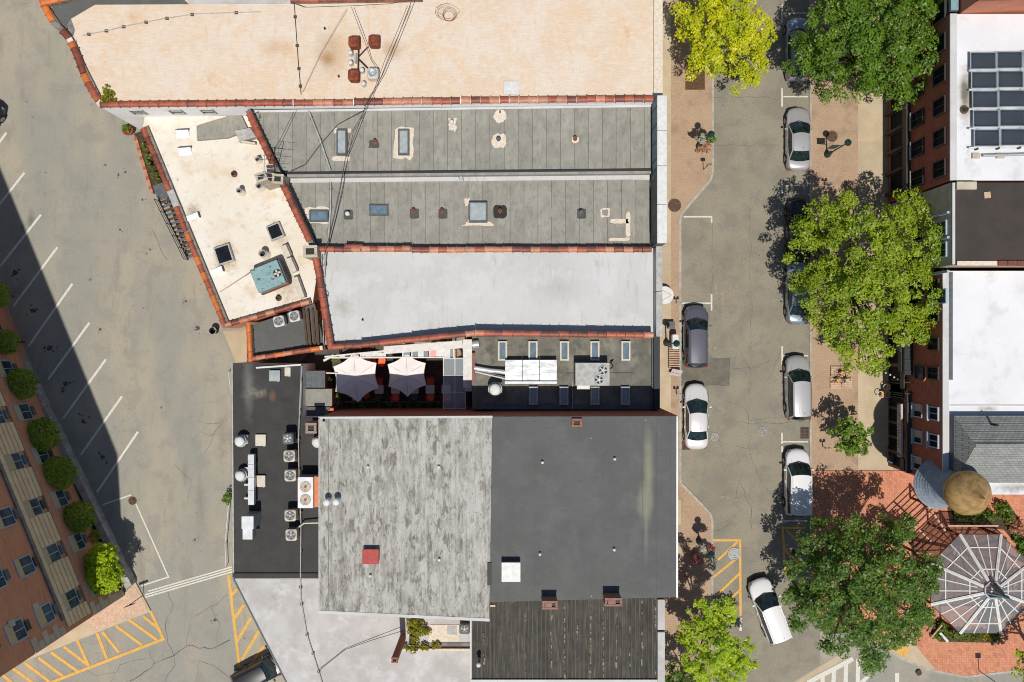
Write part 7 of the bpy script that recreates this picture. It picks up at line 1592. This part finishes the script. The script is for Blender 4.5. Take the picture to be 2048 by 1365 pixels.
    return t
car('silver sedan parked below the wide green tree on the east kerb', 1597, 279, 0, 'sedan', CP_silver)
car('dark grey SUV with red tail lights on the west kerb', 1392, 674, 0, 'hatch', CP_grey, 4.65, 1.85, 1.62)
car('white sedan on the west kerb beside the charcoal roof', 1393, 834, 0, 'sedan', CP_pearl, 4.85)
car('silver SUV with ribbed roof on the east kerb', 1596, 777, R(1), 'suv', CP_silver, 4.85, 1.86, 1.72, rails=True)
car('white van like SUV dappled by tree shade on the east kerb', 1595, 966, 0, 'van', CP_white, 5.0, 1.88, 1.76)
car('white SUV turning across the street beside the deep green tree', 1539, 1222, R(20.5), 'suv', CP_white, 4.95, 1.92, 1.78)
car('pale car half hidden under the wide green tree', 1596, 98, 0, 'hatch', CP_blue, 4.7)
car('black car hidden under the upper edge of the lime green tree', 1598, 462, 0, 'sedan', CP_black, 4.7)
car('grey blue car with its tail showing under the lime green tree', 1597, 586, 0, 'sedan', CP_blue, 4.75)
car('black car parked nose to the pale low building in the bottom left', 521, 1344, R(-63), 'hatch', CP_black, 4.3, 1.8, 1.55)
car('dark car just entering at the left edge of the parking lot', -44, 254, R(-36), 'sedan', CP_black, 4.7)

# ------------------------------------------------------------------ street furniture
def lamp(base, label, banner=0, basket=None):
    p = W(*base); t = thing('street_lamp', label, 'street lamp', (p.x, p.y, KZ), 0, 'green street lamps')
    MB().lathe(0, 0, [(.24, 0), (.24, .25), (.16, .35), (.13, .8), (.08, .95), (.06, 1.1)], 16).build('base', M_lampgreen, t); MB().cyl(0, 0, 1.0, .055, 2.7, 12, .045).build('post', M_lampgreen, t)
    MB().lathe(0, 0, [(.06, 3.65), (.14, 3.75), (.2, 3.95), (.23, 4.1), (.17, 4.2)], 18).build('globe', M_bulb, t); MB().lathe(0, 0, [(.25, 4.1), (.24, 4.16), (.12, 4.3), (.05, 4.34), (.03, 4.45), (0, 4.47)], 18).build('cap', M_lampgreen, t)
    if banner:
        MB().box(banner * .42, .06, 2.0, .62, .02, 1.1).build('banner', M_lampgreen, t)
        for z in (2.0, 3.1): MB().tube([(0, 0, z), (banner * .75, .06, z)], .02, 5).build('banner_arm', M_lampgreen, t)
    if basket:
        for s_, m, nm in basket:
            MB().tube([(0, 0, 2.6), (s_ * .55, .05, 2.65)], .022, 5).build('basket_arm', M_lampgreen, t)
            b_ = MB().lathe(s_ * .5, .05, [(.05, 1.95), (.22, 2.1), (.28, 2.3), (.2, 2.31)], 14).build('hanging_basket', M_woodblk, t)
            me = crown_mesh([((s_ * .5, .05, 2.4), .36)], .13, 1.2, 130 + int(s_ * 3), clump=.18, fill=1); me.materials.append(m); link('flowers', me, b_)
    return t
LF_white = leafmat('white_flowers', (.10, .14, .03, 1), (.7, .68, .6, 1)); LF_pink = leafmat('pink_flowers', (.10, .13, .03, 1), (.5, .07, .14, 1))
lamp((1397, 295), 'green street lamp with hanging flower baskets on the upper west sidewalk', 0, ((-.8, LF_white, 'a'), (.6, LF_dark, 'b')))
lamp((1653, 311), 'green street lamp with banner beside the silver sedan', -1)
lamp((1332, 687), 'green street lamp beside the slatted bench', 0)
lamp((1397, 1082), 'green street lamp with white and pink baskets on the lower west sidewalk', 0, ((-.3, LF_white, 'a'), (.5, LF_pink, 'b')))
t = thing('flower_planter', 'round planter of mixed flowers at the foot of the upper west lamp', 'planter', tuple(W(1406, 300, KZ))); MB().lathe(0, 0, [(.25, 0), (.38, .4), (.42, .42), (.36, .44), (.3, .38), (0, .38)], 20).build('pot', M_conduit, t)
me = crown_mesh([((.1, 0, .55), .42), ((-.3, -.1, .4), .25)], .13, 1.1, 140, clump=.2, fill=1); me.materials.append(LF_flower); link('flowers', me, t)
t = thing('flower_planter', 'round planter of pink flowers in shade on the lower west sidewalk', 'planter', tuple(W(1390, 1115, KZ))); MB().lathe(0, 0, [(.25, 0), (.38, .4), (.42, .42), (.36, .44), (.3, .38), (0, .38)], 20).build('pot', M_conduit, t)
me = crown_mesh([((0, 0, .55), .4)], .13, 1.1, 141, clump=.2, fill=1); me.materials.append(LF_pink); link('flowers', me, t)
def signpost(base, label, h=2.4, w=.45, hh=.6, rz=0.0, m=M_signdark, face=None):
    p = W(*base); t = thing('sign_post', label, 'sign', (p.x, p.y, KZ), rz); MB().cyl(0, 0, 0, .03, h, 8).build('post', M_dkgrey, t); MB().box(0, -.04, h - hh, w, .025, hh).build('plate', m, t)
    MB().box(0, -.054, h - hh + .06, w - .1, .004, hh - .12).build('face', face or M_signface, t)
    return t
signpost((1406, 340), 'thin sign post near the kerb on the upper west sidewalk', 2.3, .35, .55)
signpost((288, 1190), 'sign post with wide dark board at the corner of the stone retaining wall', 2.6, .75, .45, R(20))
signpost((1956, 1340), 'tall post with rectangular board at the bottom right corner', 3.4, .42, .9)
signpost((1366, 1145), 'red sign in shade on the lower west sidewalk', 1.2, .5, .5, 0, M_red, M_red)
def meter(base, label):
    p = W(*base); t = thing('parking_meter', label, 'parking meter', (p.x, p.y, KZ), 0, 'parking meters'); MB().cyl(0, 0, 0, .04, 1.0, 8).build('post', M_conduit, t)
    for x in (-.13, .13): MB().bev(x, 0, .98, .18, .14, .32, .05).build('meter_head', M_galv, t)
    MB().box(0, 0, .96, .4, .06, .05).build('yoke', M_galv, t)
for b_, l_ in (((1352, 608), 'double parking meter above the dark grey SUV on the west sidewalk'), ((1352, 787), 'double parking meter between the two cars on the west sidewalk'), ((1644, 893), 'double parking meter beside the small young tree'), ((1648, 372), 'double parking meter below the silver sedan on the east sidewalk')): meter(b_, l_)
bn = thing('bench', 'slatted wooden bench on the west sidewalk beside the dark grey SUV', 'bench', tuple(W(1347, 720, KZ)))
for k in range(12): MB().box(0, .85 - k * .135, .42, .85, .07, .04).build('slat', M_pallet, bn)
for x in (-.36, .36):
    MB().box(x, .1, .36, .05, 1.6, .06).build('frame', M_dkgrey, bn)
    for y in (-.6, .75): MB().box(x, y, 0, .06, .06, .37).build('leg', M_dkgrey, bn)
t = thing('sandwich_board', 'white tilted notice board at the end of the slatted bench', 'sign', tuple(W(1349, 744, KZ)), R(-12)); MB().add([(-.4, -.25, .5), (.4, -.25, .5), (.45, .2, .85), (-.35, .2, .85), (-.4, -.28, .48), (.4, -.28, .48), (.45, .17, .83), (-.35, .17, .83)], [(0, 1, 2, 3), (7, 6, 5, 4), (0, 4, 5, 1), (1, 5, 6, 2), (2, 6, 7, 3), (3, 7, 4, 0)]).build('board', M_signface, t)
for x in (-.3, .3): MB().box(x, -.1, 0, .05, .05, .6).build('leg', M_dkgrey, t)
for x in (-.2, .02, .2): MB().add([(x - .06, -.12, .612), (x + .06, -.12, .612), (x + .06, -.06, .659), (x - .06, -.06, .659)], [(0, 1, 2, 3)]).build('printed_mark', M_red, t)
t = thing('newspaper_box', 'white newspaper box beside the lamp on the west sidewalk', 'newspaper box', tuple(W(1346, 684, KZ))); MB().bev(0, 0, .35, .5, 1.15, .75, .08).build('cabinet', M_whmetal, t); MB().box(-.26, 0, .5, .03, .9, .45).build('door', M_frameb, t)
for y in (-.4, .4): MB().box(0, y, 0, .3, .08, .36).build('leg', M_dkgrey, t)
t = thing('sign_shadow_block', 'dark block standing in for a sign shadow just above the newspaper box', 'cabinet', tuple(W(1340, 651, KZ))); MB().bev(0, 0, 0, .52, .5, .5, .03).build('cabinet', M_framed, t); MB().box(0, 0, .5, .56, .54, .03).build('lid', M_dkgrey, t)  # dark block added where a sign board's shadow falls on the sidewalk
t = thing('round_table', 'white round table half hidden under the front of the white roof', 'table', tuple(W(1326, 592, KZ)))
MB().cyl(0, 0, .7, .68, .04, 28).build('table_top', M_whmetal, t); MB().cyl(0, 0, 0, .05, .7, 10).build('stem', M_dkgrey, t)
for k in range(3): MB().tube([(.5 * math.cos(k * 2.09 + a), .5 * math.sin(k * 2.09 + a), .75) for a in (0, 2.09)], .012, 5).build('wire', M_dkgrey, t)
def manhole(px, py, r_, z, m, label, name='manhole_cover', rings=3):
    p = W(px, py, z); t = thing(name, label, 'manhole cover', (p.x, p.y, z)); MB().cyl(0, 0, 0, r_, .006, 28).build('frame', m, t)
    for k in range(rings): MB().ring(0, 0, .008, r_ * (.95 - .32 * k), .035, 26, 5).build('ring', M_conduit if m is M_iron else m, t)
    for k in range(6): MB().box(r_ * .48 * math.cos(k * PI / 3), r_ * .48 * math.sin(k * PI / 3), .006, .06, .05, .006, k * PI / 3).build('stud', m, t)
    return t
manhole(1525, 863, .34, .01, M_iron, 'round iron manhole cover in the middle of the street'); manhole(1429, 874, .3, .01, M_iron, 'round iron manhole cover beside the white sedan')
manhole(1468, 1108, .5, .03, M_conduit, 'large pale manhole cover in the yellow hatching'); manhole(265, 1002, .3, .01, M_rustiron, 'rusty manhole cover at the corner of the left parking lot'); manhole(1349, 411, .5, KZ + .008, M_rustiron, 'large brown round cover on the west sidewalk'); manhole(1664, 273, .42, KZ + .008, M_rustiron, 'brown round tree grate beside the banner lamp')
manhole(1560 + 27, 1105, .2, .01, M_rustiron, 'small round cover in the shaded yellow hatching')
manhole(1838, 1346, .2, KZ + .012, M_rustiron, 'small round cover on the bottom right corner pavement')
def drain(px, py, w, l_, label):
    p = W(px, py); t = thing('storm_drain', label, 'drain grate', (p.x, p.y, .006)); MB().box(0, 0, 0, w, l_, .006).build('pit', M_grilled, t)
    for k in range(8): MB().box(0, -l_ / 2 + l_ * (k + .5) / 8, .004, w, l_ / 17, .014).build('bar', M_rustiron, t)
    for x in (-.5, 0, .5): MB().box(x * w, 0, .004, .05, l_, .015).build('bar', M_rustiron, t)
drain(1609, 866, .6, .9, 'storm drain grate at the east kerb between silver and white SUVs'); drain(1372, 891, .55, .7, 'storm drain grate at the west kerb beside the white sedan')
# sidewalk seating and shop lamps by the corner building
pk = thing('seating_platform', 'pale slatted seating platform under the edge of the lime green tree', 'platform', tuple(W(1681, 757, KZ)))
for i, (x, y) in enumerate(((-.42, -.42), (.42, -.42), (-.38, .5), (.46, .5))):
    for k in range(5): MB().box(x, y - .32 + k * .165, .1, .82, .15, .05).build('board', M_pallet, pk)
    MB().box(x, y, 0, .7, .7, .1).build('frame', M_woodblk, pk)
for i, (px, py, l_) in enumerate(((1672, 760, 'left'), (1690, 760, 'right'), (1679, 746, 'upper'), (1691, 741, 'topmost'))):
    t = thing('folding_stool', 'black folding stool with crossed legs on the seating platform, %s one' % l_, 'stool', tuple(W(px, py, KZ + .15)), .4 * i, 'folding stools on the platform'); 
    for a in (.6, 2.4):
        for o_ in (-.12, .12): MB().tube([(-.35 * math.cos(a) + o_, -.35 * math.sin(a), 0), (.35 * math.cos(a) + o_, .35 * math.sin(a), .5)], .022, 5).build('leg', M_cable, t)
    MB().bev(0, 0, .46, .26, .2, .04, .03).build('seat', M_amber if i % 2 == 0 else M_tan, t)
for i, (px, py) in enumerate(((1776, 774), (1764, 789), (1779, 789))):
    t = thing('lounge_chair', 'amber cushioned chair with white loop frame outside the corner building, %s' % ('upper one', 'lower left one', 'lower right one')[i], 'chair', tuple(W(px, py, KZ)), R(-90), 'amber chairs outside the corner building')
    MB().bev(0, 0, .36, .5, .5, .12, .1).build('cushion', M_amber, t); MB().ring(0, -.32, .5, .24, .03, 18).build('back_loop', M_whmetal, t); MB().bev(0, .3, .2, .46, .2, .25, .06).build('side_box', M_conduit, t)
    for x in (-.2, .2):
        for y in (-.2, .2): MB().cyl(x, y, 0, .02, .37, 8).build('leg', M_whmetal, t)
t = thing('string_lights', 'string of five white globe bulbs outside the corner building', 'string lights', tuple(W(1790, 755, 2.6)))
bl = [W(1772, 746, 2.6), W(1781, 750, 2.55), W(1789, 755, 2.5), W(1797, 759, 2.6), W(1806, 763, 2.7)]
MB().tube([bl[0] + Vector((-1.0, .3, .4))] + bl + [Vector((XE - .1, bl[-1].y - .3, 3.0))], .012, 5).build('wire', M_cable, t, True)
for p in bl: MB().ball(p.x, p.y, p.z - .06, .075).build('bulb', M_bulb, t, True)
MB().tube([(bl[0].x - 1.0, bl[0].y + .3, KZ), bl[0] + Vector((-1.0, .3, .4))], .03).build('pole', M_dkgrey, t, True)
for i, y in enumerate((820.5, 871)):
    p = W(1800, y, 2.7); t = thing('wall_lamp', 'gold gooseneck wall lamp above the shop sign, %s one' % ('upper', 'lower')[i], 'wall lamp', tuple(p), 0, 'gold wall lamps'); MB().lathe(0, 0, [(.2, -.02), (.19, .04), (.08, .14), (.03, .2)], 18).build('shade', M_gold, t); MB().tube([(0, 0, .18), (.1, 0, .36), (XE - p.x - .1, 0, .3), (XE - p.x + .02, 0, .2)], .02, 6).build('arm', M_beigemetal, t)
t = thing('wall_clock', 'round grey clock standing at the corner of the brick entrance', 'clock', tuple(W(1772, 916, KZ))); MB().cyl(0, 0, 0, .04, .9, 8).build('post', M_framed, t); MB().cyl(0, 0, .9, .3, .08, 24).build('case', M_dkgrey, t)
MB().box(.05, .03, .98, .2, .03, .01, .9).build('hand', M_cable, t); MB().box(.06, -.04, .98, .22, .03, .012, -.6).build('hand', M_cable, t)
for nm_, px, py, l_ in (('clay_pot', 1797, 918, 'round clay pot inside the brick entrance bay'), ('black_planter', 1779, 894, 'black planter beside the brick entrance bay')):
    t = thing(nm_, l_, 'plant pot', tuple(W(px, py, .55 if px > 1790 else KZ))); MB().lathe(0, 0, [(.14, 0), (.22, .3), (.25, .31), (.2, .34), (.16, .2), (0, .2)], 18).build('pot', M_copper if px > 1790 else M_cable, t); me = crown_mesh([((0, 0, .36), .14)], .09, 1, 150, clump=.1, fill=1); me.materials.append(LF_dark); link('foliage', me, t)
# lettering on the shop fronts
rot = (PI / 2, 0, -PI / 2)
sgn = MB().box(XE - .63, W(1813, 672, 3.4).y, 3.3, .08, 5.2, .5).build('sign_panel', M_signdark, bQ, True)
text(sgn, 'RESTAURANT', (XE - .675, W(1813, 674, 3.5).y, 3.55), .36, rot, M_signface)
b = MB(); y = -4.75
for k in range(15):
    for j in range(3):
        if random.random() < .75: b.box(XE - .503, y - .05 - j * .05, 2.88 + random.choice((0, .12)), .006, .025, random.choice((.16, .3, .34)))
    b.box(XE - .503, y - .09, 2.86 + random.choice((.0, .16, .3)), .006, .12, .03); y -= .21
b.build('painted_mark', M_text, sg, True)
for y in (-4.85 + .25, -8.3): 
    m_ = MB()
    for dz_ in (2.93, 3.17): m_.tube([(XE - .505, y + .11 * math.cos(a), dz_ + .09 * math.sin(a)) for a in [2 * PI * i / 10 for i in range(11)]], .02, 4)
    m_.build('painted_mark', M_woodblk, sg, True)
